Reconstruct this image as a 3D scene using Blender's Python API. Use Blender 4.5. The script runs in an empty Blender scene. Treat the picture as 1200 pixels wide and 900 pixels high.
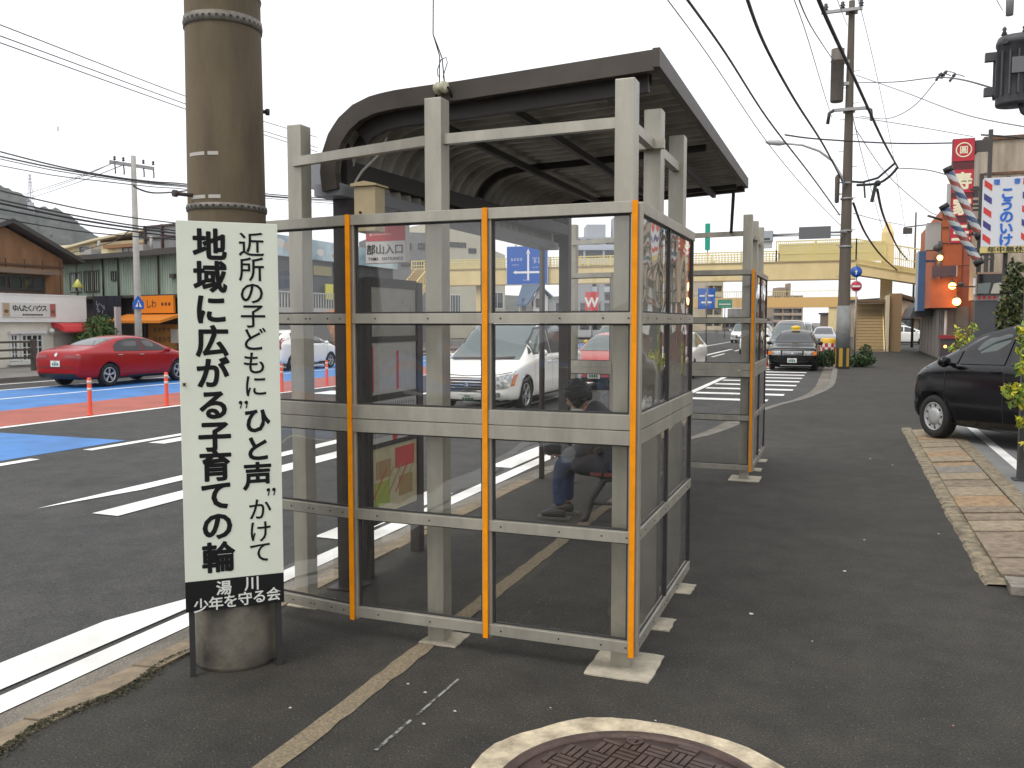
import bpy, bmesh, math, random
from mathutils import Vector, Matrix
from mathutils.bvhtree import BVHTree
from mathutils.geometry import delaunay_2d_cdt
PI = math.pi
SC = bpy.context.scene
COL = SC.collection
random.seed(7)

# ------------------------------------------------------------------ camera
F_PX, CXP, CYP, HOR, EYE = 1025.0, 600.0, 450.0, 378.0, 1.65
PITCH = math.atan((CYP - HOR) / F_PX)
YAW = math.atan((990 - 600) / F_PX)
cam_data = bpy.data.cameras.new('camera')
cam = bpy.data.objects.new('camera', cam_data)
COL.objects.link(cam)
cam.location = (0, 0, EYE)
cam.rotation_euler = (PI / 2 - PITCH, 0, YAW)
cam_data.sensor_width = 36.0
cam_data.lens = 36.0 * F_PX / 1200.0
cam_data.clip_start = 0.05
cam_data.clip_end = 6000
SC.camera = cam

# ------------------------------------------------------------------ sky, sun, exposure
SUN_EL, SUN_AZ = math.radians(58), math.radians(205)      # azimuth clockwise from +Y
w = bpy.data.worlds.new('World')
SC.world = w
w.use_nodes = True
nt = w.node_tree
bg = nt.nodes['Background']
sky = nt.nodes.new('ShaderNodeTexSky')
sky.sky_type = 'NISHITA'
sky.sun_disc = False
sky.sun_elevation = SUN_EL
sky.sun_rotation = SUN_AZ
sky.dust_density = 4.0
mixs = nt.nodes.new('ShaderNodeMix')
mixs.data_type = 'RGBA'
mixs.inputs['Factor'].default_value = 0.92                # overcast: white cloud over most of the blue
mixs.inputs['B'].default_value = (11.0, 11.1, 11.3, 1)
nt.links.new(sky.outputs['Color'], mixs.inputs['A'])
nt.links.new(mixs.outputs['Result'], bg.inputs['Color'])
bg.inputs['Strength'].default_value = 0.115
sd = bpy.data.lights.new('sun', 'SUN')
sd.energy = 1.45
sd.angle = math.radians(25)
sd.color = (1.0, 0.96, 0.9)
sun = bpy.data.objects.new('sun', sd)
COL.objects.link(sun)
sdir = Vector((math.sin(SUN_AZ) * math.cos(SUN_EL), math.cos(SUN_AZ) * math.cos(SUN_EL), math.sin(SUN_EL)))
sun.rotation_euler = (-sdir).to_track_quat('-Z', 'Y').to_euler()
sun.location = (0, -5, 20)
SC.view_settings.view_transform = 'Standard'
SC.view_settings.look = 'None'
SC.view_settings.gamma = 1.0
SC.view_settings.exposure = 0.14
SC.view_settings.use_curve_mapping = False
SC.cycles.max_bounces = 8
SC.cycles.transparent_max_bounces = 24
SC.cycles.use_denoising = True

# ------------------------------------------------------------------ measuring helpers (photo measures -> metres)
_fw = Vector((-math.sin(YAW) * math.cos(PITCH), math.cos(YAW) * math.cos(PITCH), -math.sin(PITCH)))
_rt = Vector((math.cos(YAW), math.sin(YAW), 0))
_up = _rt.cross(_fw)
_C = Vector((0, 0, EYE))
def ray(x, y): return _fw + _rt * ((x - CXP) / F_PX) - _up * ((y - CYP) / F_PX)
def G(x, y, z=0.0):
    r = ray(x, y); return _C + r * ((z - EYE) / r.z)
def onX(x, y, X):
    r = ray(x, y); return _C + r * (X / r.x)
def onY(x, y, Y):
    r = ray(x, y); return _C + r * (Y / r.y)
def D(x, y, d): return _C + ray(x, y) * d

# ------------------------------------------------------------------ materials
MATS = {}
def mat(name, col, rough=0.7, metal=0.0, spec=0.5, noise=0.0, nscale=6.0, col2=None, bump=0.0, bscale=60.0, coat=0.0, emit=None, estr=0.0, stretch=None):
    if name in MATS: return MATS[name]
    m = bpy.data.materials.new(name); m.use_nodes = True
    n = m.node_tree.nodes; l = m.node_tree.links
    b = n['Principled BSDF']
    b.inputs['Base Color'].default_value = (*col, 1)
    b.inputs['Roughness'].default_value = rough
    b.inputs['Metallic'].default_value = metal
    b.inputs['Specular IOR Level'].default_value = spec
    if coat: b.inputs['Coat Weight'].default_value = coat; b.inputs['Coat Roughness'].default_value = 0.04
    if emit:
        b.inputs['Emission Color'].default_value = (*emit, 1); b.inputs['Emission Strength'].default_value = estr
    if noise or bump or col2:
        tc = n.new('ShaderNodeNewGeometry')
        src = tc.outputs['Position']
        if stretch:
            mp = n.new('ShaderNodeMapping'); mp.inputs['Scale'].default_value = stretch
            l.new(src, mp.inputs['Vector']); src = mp.outputs['Vector']
    if noise or col2:
        t = n.new('ShaderNodeTexNoise'); t.inputs['Scale'].default_value = nscale; t.inputs['Detail'].default_value = 6; t.inputs['Roughness'].default_value = 0.65
        l.new(src, t.inputs['Vector'])
        r = n.new('ShaderNodeValToRGB'); r.color_ramp.elements[0].position = 0.32; r.color_ramp.elements[1].position = 0.68
        a = col; c2 = col2 if col2 else col
        k = noise
        r.color_ramp.elements[0].color = (*[max(0, x * (1 - k)) for x in a], 1)
        r.color_ramp.elements[1].color = (*[min(1, x * (1 + k)) for x in c2], 1)
        l.new(t.outputs['Fac'], r.inputs['Fac']); l.new(r.outputs['Color'], b.inputs['Base Color'])
        mr = n.new('ShaderNodeMapRange'); mr.inputs['To Min'].default_value = max(0.03, rough - 0.1); mr.inputs['To Max'].default_value = min(1, rough + 0.1)
        l.new(t.outputs['Fac'], mr.inputs['Value']); l.new(mr.outputs['Result'], b.inputs['Roughness'])
    if bump:
        t2 = n.new('ShaderNodeTexNoise'); t2.inputs['Scale'].default_value = bscale; t2.inputs['Detail'].default_value = 4
        l.new(src, t2.inputs['Vector'])
        bp = n.new('ShaderNodeBump'); bp.inputs['Strength'].default_value = bump; bp.inputs['Distance'].default_value = 0.01
        l.new(t2.outputs['Fac'], bp.inputs['Height']); l.new(bp.outputs['Normal'], b.inputs['Normal'])
    MATS[name] = m
    return m

def asphalt(name, base, patch, fleck=0.16, fl_th=0.66, tint=(1, 1, 1)):
    """asphalt: broad worn patches, fine stone speckle, scattered pale flecks, bump"""
    m = bpy.data.materials.new(name); m.use_nodes = True
    n = m.node_tree.nodes; l = m.node_tree.links; b = n['Principled BSDF']
    b.inputs['Roughness'].default_value = 0.82; b.inputs['Specular IOR Level'].default_value = 0.35
    g = n.new('ShaderNodeNewGeometry'); P = g.outputs['Position']
    def noise(s, d, r=0.6):
        t = n.new('ShaderNodeTexNoise'); t.inputs['Scale'].default_value = s; t.inputs['Detail'].default_value = d; t.inputs['Roughness'].default_value = r
        l.new(P, t.inputs['Vector']); return t.outputs['Fac']
    def ramp(f, p0, c0, p1, c1):
        r = n.new('ShaderNodeValToRGB'); e = r.color_ramp.elements
        e[0].position = p0; e[0].color = (*c0, 1); e[1].position = p1; e[1].color = (*c1, 1)
        l.new(f, r.inputs['Fac']); return r.outputs['Color']
    def mix(a, bb, f, mode='MIX'):
        x = n.new('ShaderNodeMix'); x.data_type = 'RGBA'; x.blend_type = mode
        if isinstance(f, float): x.inputs['Factor'].default_value = f
        else: l.new(f, x.inputs['Factor'])
        l.new(a, x.inputs['A']); l.new(bb, x.inputs['B']); return x.outputs['Result']
    big = ramp(noise(0.55, 8, 0.7), 0.35, base, 0.68, patch)
    mid = ramp(noise(3.5, 7, 0.7), 0.33, (0.72, 0.72, 0.72), 0.67, (1.22, 1.21, 1.20))
    fine = ramp(noise(95, 4, 0.75), 0.36, (0.42, 0.42, 0.42), 0.64, (1.75, 1.73, 1.69))
    c = mix(mix(big, mid, 1.0, 'MULTIPLY'), fine, 1.0, 'MULTIPLY')
    v = n.new('ShaderNodeTexVoronoi'); v.inputs['Scale'].default_value = 75; l.new(P, v.inputs['Vector'])
    sep = n.new('ShaderNodeSeparateColor'); l.new(v.outputs['Color'], sep.inputs['Color'])
    near = n.new('ShaderNodeMath'); near.operation = 'LESS_THAN'; near.inputs[1].default_value = 0.16; l.new(v.outputs['Distance'], near.inputs[0])
    pick = n.new('ShaderNodeMath'); pick.operation = 'GREATER_THAN'; pick.inputs[1].default_value = fl_th + 0.22; l.new(sep.outputs['Red'], pick.inputs[0])
    both = n.new('ShaderNodeMath'); both.operation = 'MULTIPLY'; l.new(near.outputs[0], both.inputs[0]); l.new(pick.outputs[0], both.inputs[1])
    fc = n.new('ShaderNodeRGB'); fc.outputs[0].default_value = (fleck, fleck * 0.97, fleck * 0.9, 1)
    c = mix(c, fc.outputs[0], both.outputs[0])
    l.new(c, b.inputs['Base Color'])
    bp = n.new('ShaderNodeBump'); bp.inputs['Strength'].default_value = 0.7; bp.inputs['Distance'].default_value = 0.008
    l.new(noise(110, 3), bp.inputs['Height']); l.new(bp.outputs['Normal'], b.inputs['Normal'])
    MATS[name] = m
    return m

def worn_paint(name, col, under=(0.055, 0.055, 0.055), wear=0.36, rough=0.6):
    """road paint with small worn-through chips and grime"""
    m = bpy.data.materials.new(name); m.use_nodes = True
    n = m.node_tree.nodes; l = m.node_tree.links; b = n['Principled BSDF']
    b.inputs['Roughness'].default_value = rough
    g = n.new('ShaderNodeNewGeometry'); P = g.outputs['Position']
    t = n.new('ShaderNodeTexNoise'); t.inputs['Scale'].default_value = 26; t.inputs['Detail'].default_value = 9; t.inputs['Roughness'].default_value = 0.75; l.new(P, t.inputs['Vector'])
    r = n.new('ShaderNodeValToRGB'); e = r.color_ramp.elements
    e[0].position = wear - 0.03; e[0].color = (*under, 1); e[1].position = wear + 0.03; e[1].color = (*col, 1)
    l.new(t.outputs['Fac'], r.inputs['Fac'])
    t2 = n.new('ShaderNodeTexNoise'); t2.inputs['Scale'].default_value = 1.6; t2.inputs['Detail'].default_value = 6; l.new(P, t2.inputs['Vector'])
    r2 = n.new('ShaderNodeValToRGB'); e = r2.color_ramp.elements; e[0].position = 0.3; e[0].color = (0.72, 0.71, 0.69, 1); e[1].position = 0.6; e[1].color = (1, 1, 1, 1)
    l.new(t2.outputs['Fac'], r2.inputs['Fac'])
    x = n.new('ShaderNodeMix'); x.data_type = 'RGBA'; x.blend_type = 'MULTIPLY'; x.inputs['Factor'].default_value = 1
    l.new(r.outputs['Color'], x.inputs['A']); l.new(r2.outputs['Color'], x.inputs['B'])
    l.new(x.outputs['Result'], b.inputs['Base Color'])
    MATS[name] = m
    return m

def glass(name, tint=(0.8, 0.8, 0.8), refl=1.0, film=0.0):
    """thin pane: tinted see-through, Fresnel reflection, a little surface dirt"""
    m = bpy.data.materials.new(name); m.use_nodes = True
    n = m.node_tree.nodes; l = m.node_tree.links
    for x in list(n):
        if x.type == 'BSDF_PRINCIPLED': n.remove(x)
    out = [x for x in n if x.type == 'OUTPUT_MATERIAL'][0]
    tr = n.new('ShaderNodeBsdfTransparent'); tr.inputs['Color'].default_value = (*tint, 1)
    gl = n.new('ShaderNodeBsdfGlossy'); gl.inputs['Roughness'].default_value = 0.015; gl.inputs['Color'].default_value = (0.95, 0.95, 0.95, 1)
    gw = n.new('ShaderNodeNewGeometry'); wn = n.new('ShaderNodeTexNoise'); wn.inputs['Scale'].default_value = 2.2; wn.inputs['Detail'].default_value = 1; l.new(gw.outputs['Position'], wn.inputs['Vector'])
    wb = n.new('ShaderNodeBump'); wb.inputs['Strength'].default_value = 0.35; wb.inputs['Distance'].default_value = 0.03; l.new(wn.outputs['Fac'], wb.inputs['Height']); l.new(wb.outputs['Normal'], gl.inputs['Normal'])
    fr = n.new('ShaderNodeFresnel'); fr.inputs['IOR'].default_value = 1.42
    ml = n.new('ShaderNodeMath'); ml.operation = 'MULTIPLY'; ml.inputs[1].default_value = refl
    l.new(fr.outputs[0], ml.inputs[0])
    gb = n.new('ShaderNodeNewGeometry'); ib = n.new('ShaderNodeMath'); ib.operation = 'SUBTRACT'; ib.inputs[0].default_value = 1.0; l.new(gb.outputs['Backfacing'], ib.inputs[1])
    mb_ = n.new('ShaderNodeMath'); mb_.operation = 'MULTIPLY'; l.new(ml.outputs[0], mb_.inputs[0]); l.new(ib.outputs[0], mb_.inputs[1])
    df = n.new('ShaderNodeBsdfDiffuse'); df.inputs['Color'].default_value = (0.30, 0.29, 0.27, 1)
    m1 = n.new('ShaderNodeMixShader'); m2 = n.new('ShaderNodeMixShader')
    g = n.new('ShaderNodeNewGeometry')
    t = n.new('ShaderNodeTexNoise'); t.inputs['Scale'].default_value = 5; t.inputs['Detail'].default_value = 8; l.new(g.outputs['Position'], t.inputs['Vector'])
    mr = n.new('ShaderNodeMapRange'); mr.inputs['From Min'].default_value = 0.45; mr.inputs['From Max'].default_value = 0.75; mr.inputs['To Min'].default_value = film * 0.4; mr.inputs['To Max'].default_value = film * 2
    l.new(t.outputs['Fac'], mr.inputs['Value'])
    l.new(mr.outputs['Result'], m1.inputs[0]); l.new(tr.outputs[0], m1.inputs[1]); l.new(df.outputs[0], m1.inputs[2])
    l.new(mb_.outputs[0], m2.inputs[0]); l.new(m1.outputs[0], m2.inputs[1]); l.new(gl.outputs[0], m2.inputs[2])
    l.new(m2.outputs[0], out.inputs['Surface'])
    MATS[name] = m
    return m

# ------------------------------------------------------------------ mesh collector
class MB:
    def __init__(self): self.bm = bmesh.new(); self.mi = 0
    def _f(self, vs, mi=None, smooth=False):
        try: f = self.bm.faces.new(vs)
        except ValueError: return None
        f.material_index = self.mi if mi is None else mi; f.smooth = smooth
        return f
    def box(self, lo, hi, mx=None, bevel=0.0):
        x0, y0, z0 = lo; x1, y1, z1 = hi
        c = [Vector(p) for p in ((x0,y0,z0),(x1,y0,z0),(x1,y1,z0),(x0,y1,z0),(x0,y0,z1),(x1,y0,z1),(x1,y1,z1),(x0,y1,z1))]
        if mx is not None: c = [mx @ p for p in c]
        v = [self.bm.verts.new(p) for p in c]
        fs = [self._f([v[i] for i in q]) for q in ((0,3,2,1),(4,5,6,7),(0,1,5,4),(1,2,6,5),(2,3,7,6),(3,0,4,7))]
        if bevel:
            es = list({e for f in fs if f for e in f.edges})
            r = bmesh.ops.bevel(self.bm, geom=es, offset=bevel, segments=2, affect='EDGES', profile=0.6)
            for f in r['faces']: f.material_index = self.mi
        return self
    def bar(self, a, b, w, h=None, up=(0, 0, 1), bevel=0.0):
        """rectangular bar from a to b, width w (sideways), height h"""
        a = Vector(a); b = Vector(b); h = w if h is None else h
        d = (b - a); L = d.length; d.normalize(); u = Vector(up)
        if abs(d.dot(u)) > 0.98: u = Vector((0, 1, 0))
        s = d.cross(u).normalized(); u = s.cross(d)
        mx = Matrix((( d.x, s.x, u.x, a.x), (d.y, s.y, u.y, a.y), (d.z, s.z, u.z, a.z), (0, 0, 0, 1)))
        return self.box((0, -w/2, -h/2), (L, w/2, h/2), mx, bevel)
    def tube(self, pts, r, n=8, cap=True, smooth=True):
        pts = [Vector(p) for p in pts]
        rs = r if isinstance(r, (list, tuple)) else [r] * len(pts)
        rings = []; ref = None
        for i, p in enumerate(pts):
            t = (pts[min(i+1, len(pts)-1)] - pts[max(i-1, 0)]).normalized()
            if ref is None: ref = Vector((0, 0, 1)) if abs(t.z) < 0.9 else Vector((1, 0, 0))
            s = t.cross(ref)
            if s.length < 1e-6: s = t.orthogonal()
            s.normalize(); u = s.cross(t).normalized(); ref = u
            rings.append([self.bm.verts.new(p + (s * math.cos(2*PI*k/n) + u * math.sin(2*PI*k/n)) * rs[i]) for k in range(n)])
        for a, b in zip(rings, rings[1:]):
            for k in range(n): self._f([a[k], a[(k+1) % n], b[(k+1) % n], b[k]], smooth=smooth)
        if cap: self._f(rings[0][::-1]); self._f(rings[-1])
        return self
    def cyl(self, a, b, r, r2=None, n=20, smooth=True):
        return self.tube([a, b], [r, r if r2 is None else r2], n, True, smooth)
    def lathe(self, prof, o=(0,0,0), n=24, mx=None, smooth=True, closed=False):
        o = Vector(o); rings = []
        for r, z in prof:
            ring = []
            for k in range(n):
                p = Vector((r * math.cos(2*PI*k/n), r * math.sin(2*PI*k/n), z))
                p = (mx @ p) if mx is not None else p + o
                ring.append(self.bm.verts.new(p))
            rings.append(ring)
        prs = list(zip(rings, rings[1:]))
        if closed: prs.append((rings[-1], rings[0]))
        for a, b in prs:
            for k in range(n): self._f([a[k], a[(k+1) % n], b[(k+1) % n], b[k]], smooth=smooth)
        if not closed: self._f(rings[0][::-1]); self._f(rings[-1])
        return self
    def poly(self, pts): 
        return self._f([self.bm.verts.new(Vector(p)) for p in pts])
    def prism(self, pts, ext):
        """closed polygon (3-D points) pushed along ext"""
        e = Vector(ext); a = [self.bm.verts.new(Vector(p)) for p in pts]; b = [self.bm.verts.new(Vector(p) + e) for p in pts]
        self._f(a[::-1]); self._f(b)
        for i in range(len(a)): self._f([a[i], a[(i+1) % len(a)], b[(i+1) % len(b)], b[i]])
        return self
    def sphere(self, c, r, sc=(1,1,1), u=12, v=8):
        mx = Matrix.Translation(Vector(c)) @ Matrix.Diagonal((r*sc[0], r*sc[1], r*sc[2], 1))
        q = bmesh.ops.create_uvsphere(self.bm, u_segments=u, v_segments=v, radius=1, matrix=mx)
        for f in {f for x in q['verts'] for f in x.link_faces}: f.material_index = self.mi; f.smooth = True
        return self
    def mesh(self, me, mx=None):
        off = len(self.bm.verts)
        vs = [self.bm.verts.new((mx @ v.co) if mx is not None else v.co) for v in me.vertices]
        for p in me.polygons: self._f([vs[i] for i in p.vertices])
        return self

def link(name, me, mats, parent=None):
    o = bpy.data.objects.new(name, me)
    COL.objects.link(o)
    for m in (mats if isinstance(mats, (list, tuple)) else [mats]): me.materials.append(m)
    if parent is not None: o.parent = parent
    return o
def obj(name, mb, mats, parent=None, world=False, recalc=True):
    if recalc: bmesh.ops.recalc_face_normals(mb.bm, faces=mb.bm.faces[:])
    if world and parent is not None:
        root = parent
        mx = Matrix.Identity(4)
        while root is not None:
            mx = Matrix.LocRotScale(root.location, root.rotation_euler, None) @ mx
            root = root.parent
        mb.bm.transform(mx.inverted())
    elif world:
        pass
    me = bpy.data.meshes.new(name)
    mb.bm.to_mesh(me); mb.bm.free()
    return link(name, me, mats, parent)
def thing(name, label, cat, loc=(0, 0, 0), rz=0.0, group=None):
    o = bpy.data.objects.new(name, None); COL.objects.link(o)
    o.empty_display_size = 0.2
    o.location = loc; o.rotation_euler = (0, 0, rz)
    return tag(o, label, cat, group)
def tag(o, label, cat, group=None):
    o['label'] = label; o['category'] = cat
    if group: o['group'] = group
    return o
def struct(name, mb, mats):
    o = obj(name, mb, mats); o['kind'] = 'structure'; return o
def solo(name, mb, mats, label, cat, group=None, at=None):
    """a thing that is one mesh; its origin goes to `at`"""
    o = obj(name, mb, mats)
    if at is not None:
        at = Vector(at); o.data.transform(Matrix.Translation(-at)); o.location = at
    return tag(o, label, cat, group)
def copy_tree(o, parent=None):
    c = o.copy(); COL.objects.link(c)
    if parent is not None: c.parent = parent
    for ch in [x for x in COL.objects if x.parent == o]: copy_tree(ch, c)
    return c

# ------------------------------------------------------------------ lettering (Blender's own built-in font)
_glyph = {}
def glyph(ch, bold):
    k = (ch, bold)
    if k not in _glyph:
        cu = bpy.data.curves.new('glyph', 'FONT'); cu.body = ch; cu.size = 1.0; cu.offset = bold; cu.resolution_u = 3
        cu.align_x = 'CENTER'
        o = bpy.data.objects.new('glyph', cu); COL.objects.link(o)
        me = bpy.data.meshes.new_from_object(o.evaluated_get(bpy.context.evaluated_depsgraph_get()))
        bpy.data.objects.remove(o); bpy.data.curves.remove(cu)
        _glyph[k] = me
    return _glyph[k]
def text(mb, s, o, xd, yd, size, bold=0.0, step=None, vertical=False, sx=1.0, center=True):
    """row (or column) of characters; o = middle of the first cell (vertical) or middle of the row"""
    o = Vector(o); xd = Vector(xd).normalized(); yd = Vector(yd).normalized(); zd = xd.cross(yd)
    st = size * (step or 1.0)
    for i, ch in enumerate(s):
        if ch == ' ': continue
        c = o - yd * (st * i) if vertical else o + xd * (st * sx * (i - (len(s) - 1) / 2))
        c = c - yd * (size * 0.36)
        mx = Matrix(((xd.x*size*sx, yd.x*size, zd.x, c.x), (xd.y*size*sx, yd.y*size, zd.y, c.y), (xd.z*size*sx, yd.z*size, zd.z, c.z), (0, 0, 0, 1)))
        b0 = min(bold, .012)
        mb.mesh(glyph(ch, b0), mx)
        if bold > b0:                                  # heavier strokes: the same outline again, nudged all round
            for k in range(8):
                a = 2*PI*k/8; sh = xd * (math.cos(a) * (bold - b0) * size) + yd * (math.sin(a) * (bold - b0) * size) - zd * (.00012 * (k + 1))
                mb.mesh(glyph(ch, b0), Matrix.Translation(sh) @ mx)

# ------------------------------------------------------------------ common materials
ALU = mat('aluminium_bronze', (0.35, 0.33, 0.275), 0.40, 0.40, noise=0.17, nscale=7, stretch=(1, 1, 0.3), bump=0.04, bscale=30)
DKBROWN = mat('dark_brown_steel', (0.035, 0.029, 0.026), 0.55, 0.0, noise=0.25, nscale=8)
BLACK = mat('black', (0.012, 0.012, 0.013), 0.5)
RUBBER = mat('rubber', (0.014, 0.014, 0.014), 0.85)
WHITE = mat('white_paint', (0.78, 0.78, 0.75), 0.5, noise=0.05, nscale=5)
CONC = mat('concrete', (0.28, 0.26, 0.23), 0.85, noise=0.25, nscale=7, bump=0.3, bscale=80)
STEEL = mat('galvanised_steel', (0.33, 0.33, 0.33), 0.45, 0.6, noise=0.15, nscale=12)
WIRE = mat('wire_black', (0.02, 0.02, 0.022), 0.6)
ORANGE_TAPE = mat('orange_tape', (0.80, 0.27, 0.0), 0.6, spec=0.2, noise=0.12, nscale=14)
PANE = glass('windbreak_glass', (0.958, 0.958, 0.950), 1.8, 0.008)
# ================================================================== SETTING
ROADZ = -0.13
M_ROAD = asphalt('road_asphalt', (0.040, 0.040, 0.040), (0.056, 0.056, 0.054), 0.22, 0.66)
M_PAVE = asphalt('pavement_asphalt', (0.0265, 0.0248, 0.0212), (0.043, 0.0400, 0.0345), 0.20, 0.64)
M_LINE = worn_paint('white_line_paint', (0.84, 0.84, 0.82), wear=0.32)
M_BLUE = worn_paint('blue_lane_paint', (0.045, 0.19, 0.49), wear=0.27)
M_RED = worn_paint('red_lane_paint', (0.37, 0.085, 0.052), wear=0.27)
M_KERB = mat('kerb_concrete', (0.21, 0.165, 0.11), 0.9, noise=0.35, nscale=9, bump=0.5, bscale=120)
M_GUTTER = asphalt('gutter_concrete', (0.10, 0.09, 0.075), (0.20, 0.18, 0.15), 0.42, 0.5)
M_EARTH = mat('town_ground', (0.13, 0.125, 0.115), 0.95, noise=0.3, nscale=0.05)

mb = MB(); mb.poly([(-3000, -400, -.17), (3000, -400, -.17), (3000, 4500, -.17), (-3000, 4500, -.17)])
struct('ground', mb, M_EARTH)
mb = MB(); mb.poly([(-23.4, -60, ROADZ), (1.5, -60, ROADZ), (1.5, 420, ROADZ), (-23.4, 420, ROADZ)])
struct('road', mb, M_ROAD)
mb = MB(); mb.poly([(2.0, 66, -.06), (60, 66, -.06), (60, 84, -.06), (2.0, 84, -.06)])
struct('side_road', mb, M_ROAD)

KERB = [(-3.20, -7), (-3.20, 8.5), (-3.12, 9.9), (-2.72, 11.2), (-2.15, 12.4), (-1.75, 14.5), (-1.5, 17.4), (-.85, 20.5), (-.45, 24), (-.4, 30), (-.42, 36), (-.4, 62), (-.4, 160)]
def smooth_line(p, n=6):
    out = []
    for i in range(len(p) - 1):
        a = Vector(p[max(i-1, 0)]); b = Vector(p[i]); c = Vector(p[i+1]); d = Vector(p[min(i+2, len(p)-1)])
        if i == 0: a = b * 2 - c
        L = (c - b).length
        for k in range(n):
            t = k / n
            m1 = (c - a) * (L / max((c - a).length, 1e-6)) if i else (c - b); m2 = (d - b) * (L / max((d - b).length, 1e-6))
            t2, t3 = t*t, t*t*t
            out.append(b * (2*t3 - 3*t2 + 1) + m1 * (t3 - 2*t2 + t) + c * (-2*t3 + 3*t2) + m2 * (t3 - t2))
    out.append(Vector(p[-1])); return out
KL = smooth_line([(-3.20, 8.0)] + KERB[2:11], 6)
KL = [Vector((-3.20, -7))] + KL + [Vector(p) for p in KERB[11:]]
def kx(y):
    for a, b in zip(KL, KL[1:]):
        if a.y <= y <= b.y: return a.x + (b.x - a.x) * (y - a.y) / max(b.y - a.y, 1e-6)
    return KL[-1].x
mb = MB()
for a, b in zip(KL, KL[1:]):
    mb.poly([(a.x + .17, a.y, 0), (26, a.y, 0), (26, b.y, 0), (b.x + .17, b.y, 0)])
struct('sidewalk', mb, M_PAVE)
mb = MB()
ys = []; y = -7.0
while y < 60: ys.append(y); y += .6 if y < 25 else 2.4
for y0, y1 in zip(ys, ys[1:]):
    e0, e1 = kx(y0 + .006), kx(y1 - .006); dz = random.uniform(-.004, .006)
    p = [(e0, y0+.006), (e1, y1-.006)]
    sec = [(0.0, -.16), (0.003, -.022 + dz), (.016, -.006 + dz), (.18, .006 + dz), (.18, -.02)]
    A = [mb.bm.verts.new((e0 + s, y0 + .006, z)) for s, z in sec]; B = [mb.bm.verts.new((e1 + s, y1 - .006, z)) for s, z in sec]
    mb.mi = 0 if y0 < 8.4 else 1
    for i in range(4): mb._f([A[i], A[i+1], B[i+1], B[i]])
    mb._f(A[::-1]); mb._f(B)
struct('kerb', mb, [M_KERB, mat('kerb_grey', (0.155, 0.145, 0.125), 0.9, noise=0.25, nscale=6, bump=0.3, bscale=90)])
mb = MB()
for a, b in zip(KL, KL[1:]):
    if a.y > 60: break
    mb.poly([(a.x - .345, a.y, ROADZ + .004), (a.x + .01, a.y, -.035 if a.y < 9 else ROADZ + .03), (b.x + .01, b.y, -.035 if b.y < 9 else ROADZ + .03), (b.x - .345, b.y, ROADZ + .004)])
struct('gutter', mb, M_GUTTER)
mb = MB(); mb.box((-60, -20, -.16), (-23.4, 70, -.01)); mb.box((-23.62, -20, -.16), (-23.38, 70, 0.0))
struct('far_sidewalk', mb, mat('far_pavement', (0.15, 0.14, 0.13), 0.9, noise=0.2, nscale=2))

# painted markings: strips of (x0, x1, y0, y1)
def strips(name, rs, m, z=ROADZ + .008):
    mb = MB()
    for x0, x1, y0, y1 in rs:
        n = max(1, int((y1 - y0) / 6))
        for k in range(n):
            a, b = y0 + (y1 - y0) * k / n, y0 + (y1 - y0) * (k + 1) / n
            mb.poly([(x0, a, z), (x1, a, z), (x1, b, z), (x0, b, z)])
    return struct(name, mb, m)
strips('blue_lane', [(-20.6, -15.85, -30, 75), (-12.9, -10.12, -30, 10.2)], M_BLUE, ROADZ + .004)
strips('red_lane', [(-15.85, -13.42, -30, 75)], M_RED, ROADZ + .004)
rs = [(-3.72, -3.55, -9, 40), (-13.38, -13.22, -30, 80), (-18.36, -18.22, -30, 80), (-20.78, -20.62, -30, 80), (-22.7, -22.55, -30, 80),
      (-9.92, -9.74, -30, 8.35), (-9.92, -9.74, 9.2, 90), (-9.6, -9.3, 10.1, 13.0), (-7.18, -6.95, 7.2, 60), (-6.52, -6.21, 6.13, 11.3)]
rs += [(-4.08, -3.78, y, y + 2.1) for y in (6.1, 9.9, 13.7, 17.5)]
rs += [(-6.5, -6.35, y, y + 5) for y in range(16, 150, 10)] + [(-12.5, -11.2, 18.6, 19.6), (-12.5, -11.2, 20.2, 21.2)]
strips('lane_lines', rs, M_LINE)
z = ROADZ + .008
mb = MB()
mb.poly([(-4.08, -9, z), (-3.78, -9, z), (-3.78, 4.6, z), (-3.86, 4.6, z), (-4.08, 3.9, z)])
mb.poly([(-7.18, 6.1, z), (-6.95, 7.2, z), (-7.18, 7.2, z)])
struct('edge_marking', mb, M_LINE)
hy = [20.4 + 1.72 * k for k in range(15)]
strips('hatched_zone', [(-3.5, max(-2.4, min(kx(y) - .75, -1.25)), y, y + .5) for y in hy], M_LINE, z)

# old concrete strip let into the pavement, with ragged edges
M_STRIP = mat('old_concrete_strip', (0.19, 0.152, 0.098), 0.95, noise=0.42, nscale=75, bump=0.7, bscale=90)
mb = MB(); rnd = random.Random(3); prev = None; y = 0.6
while y < 10.5:
    a = -2.015 + rnd.uniform(-.008, .006); b = -1.917 + rnd.uniform(-.006, .008)
    cur = (mb.bm.verts.new((a, y, .004)), mb.bm.verts.new((b, y, .004)))
    if prev: mb._f([prev[0], prev[1], cur[1], cur[0]])
    prev = cur; y += .09
struct('concrete_strip', mb, M_STRIP)
mb = MB(); mb.poly([(-1.664, 2.87, .003), (-1.648, 2.87, .003), (-1.64, 3.15, .003), (-1.655, 3.15, .003)]); mb.poly([(-1.652, 3.2, .003), (-1.638, 3.2, .003), (-1.63, 3.6, .003), (-1.642, 3.6, .003)])
struct('chalk_mark', mb, worn_paint('chalk', (0.3, 0.3, 0.29), (0.05, 0.047, 0.043), wear=0.5))

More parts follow.
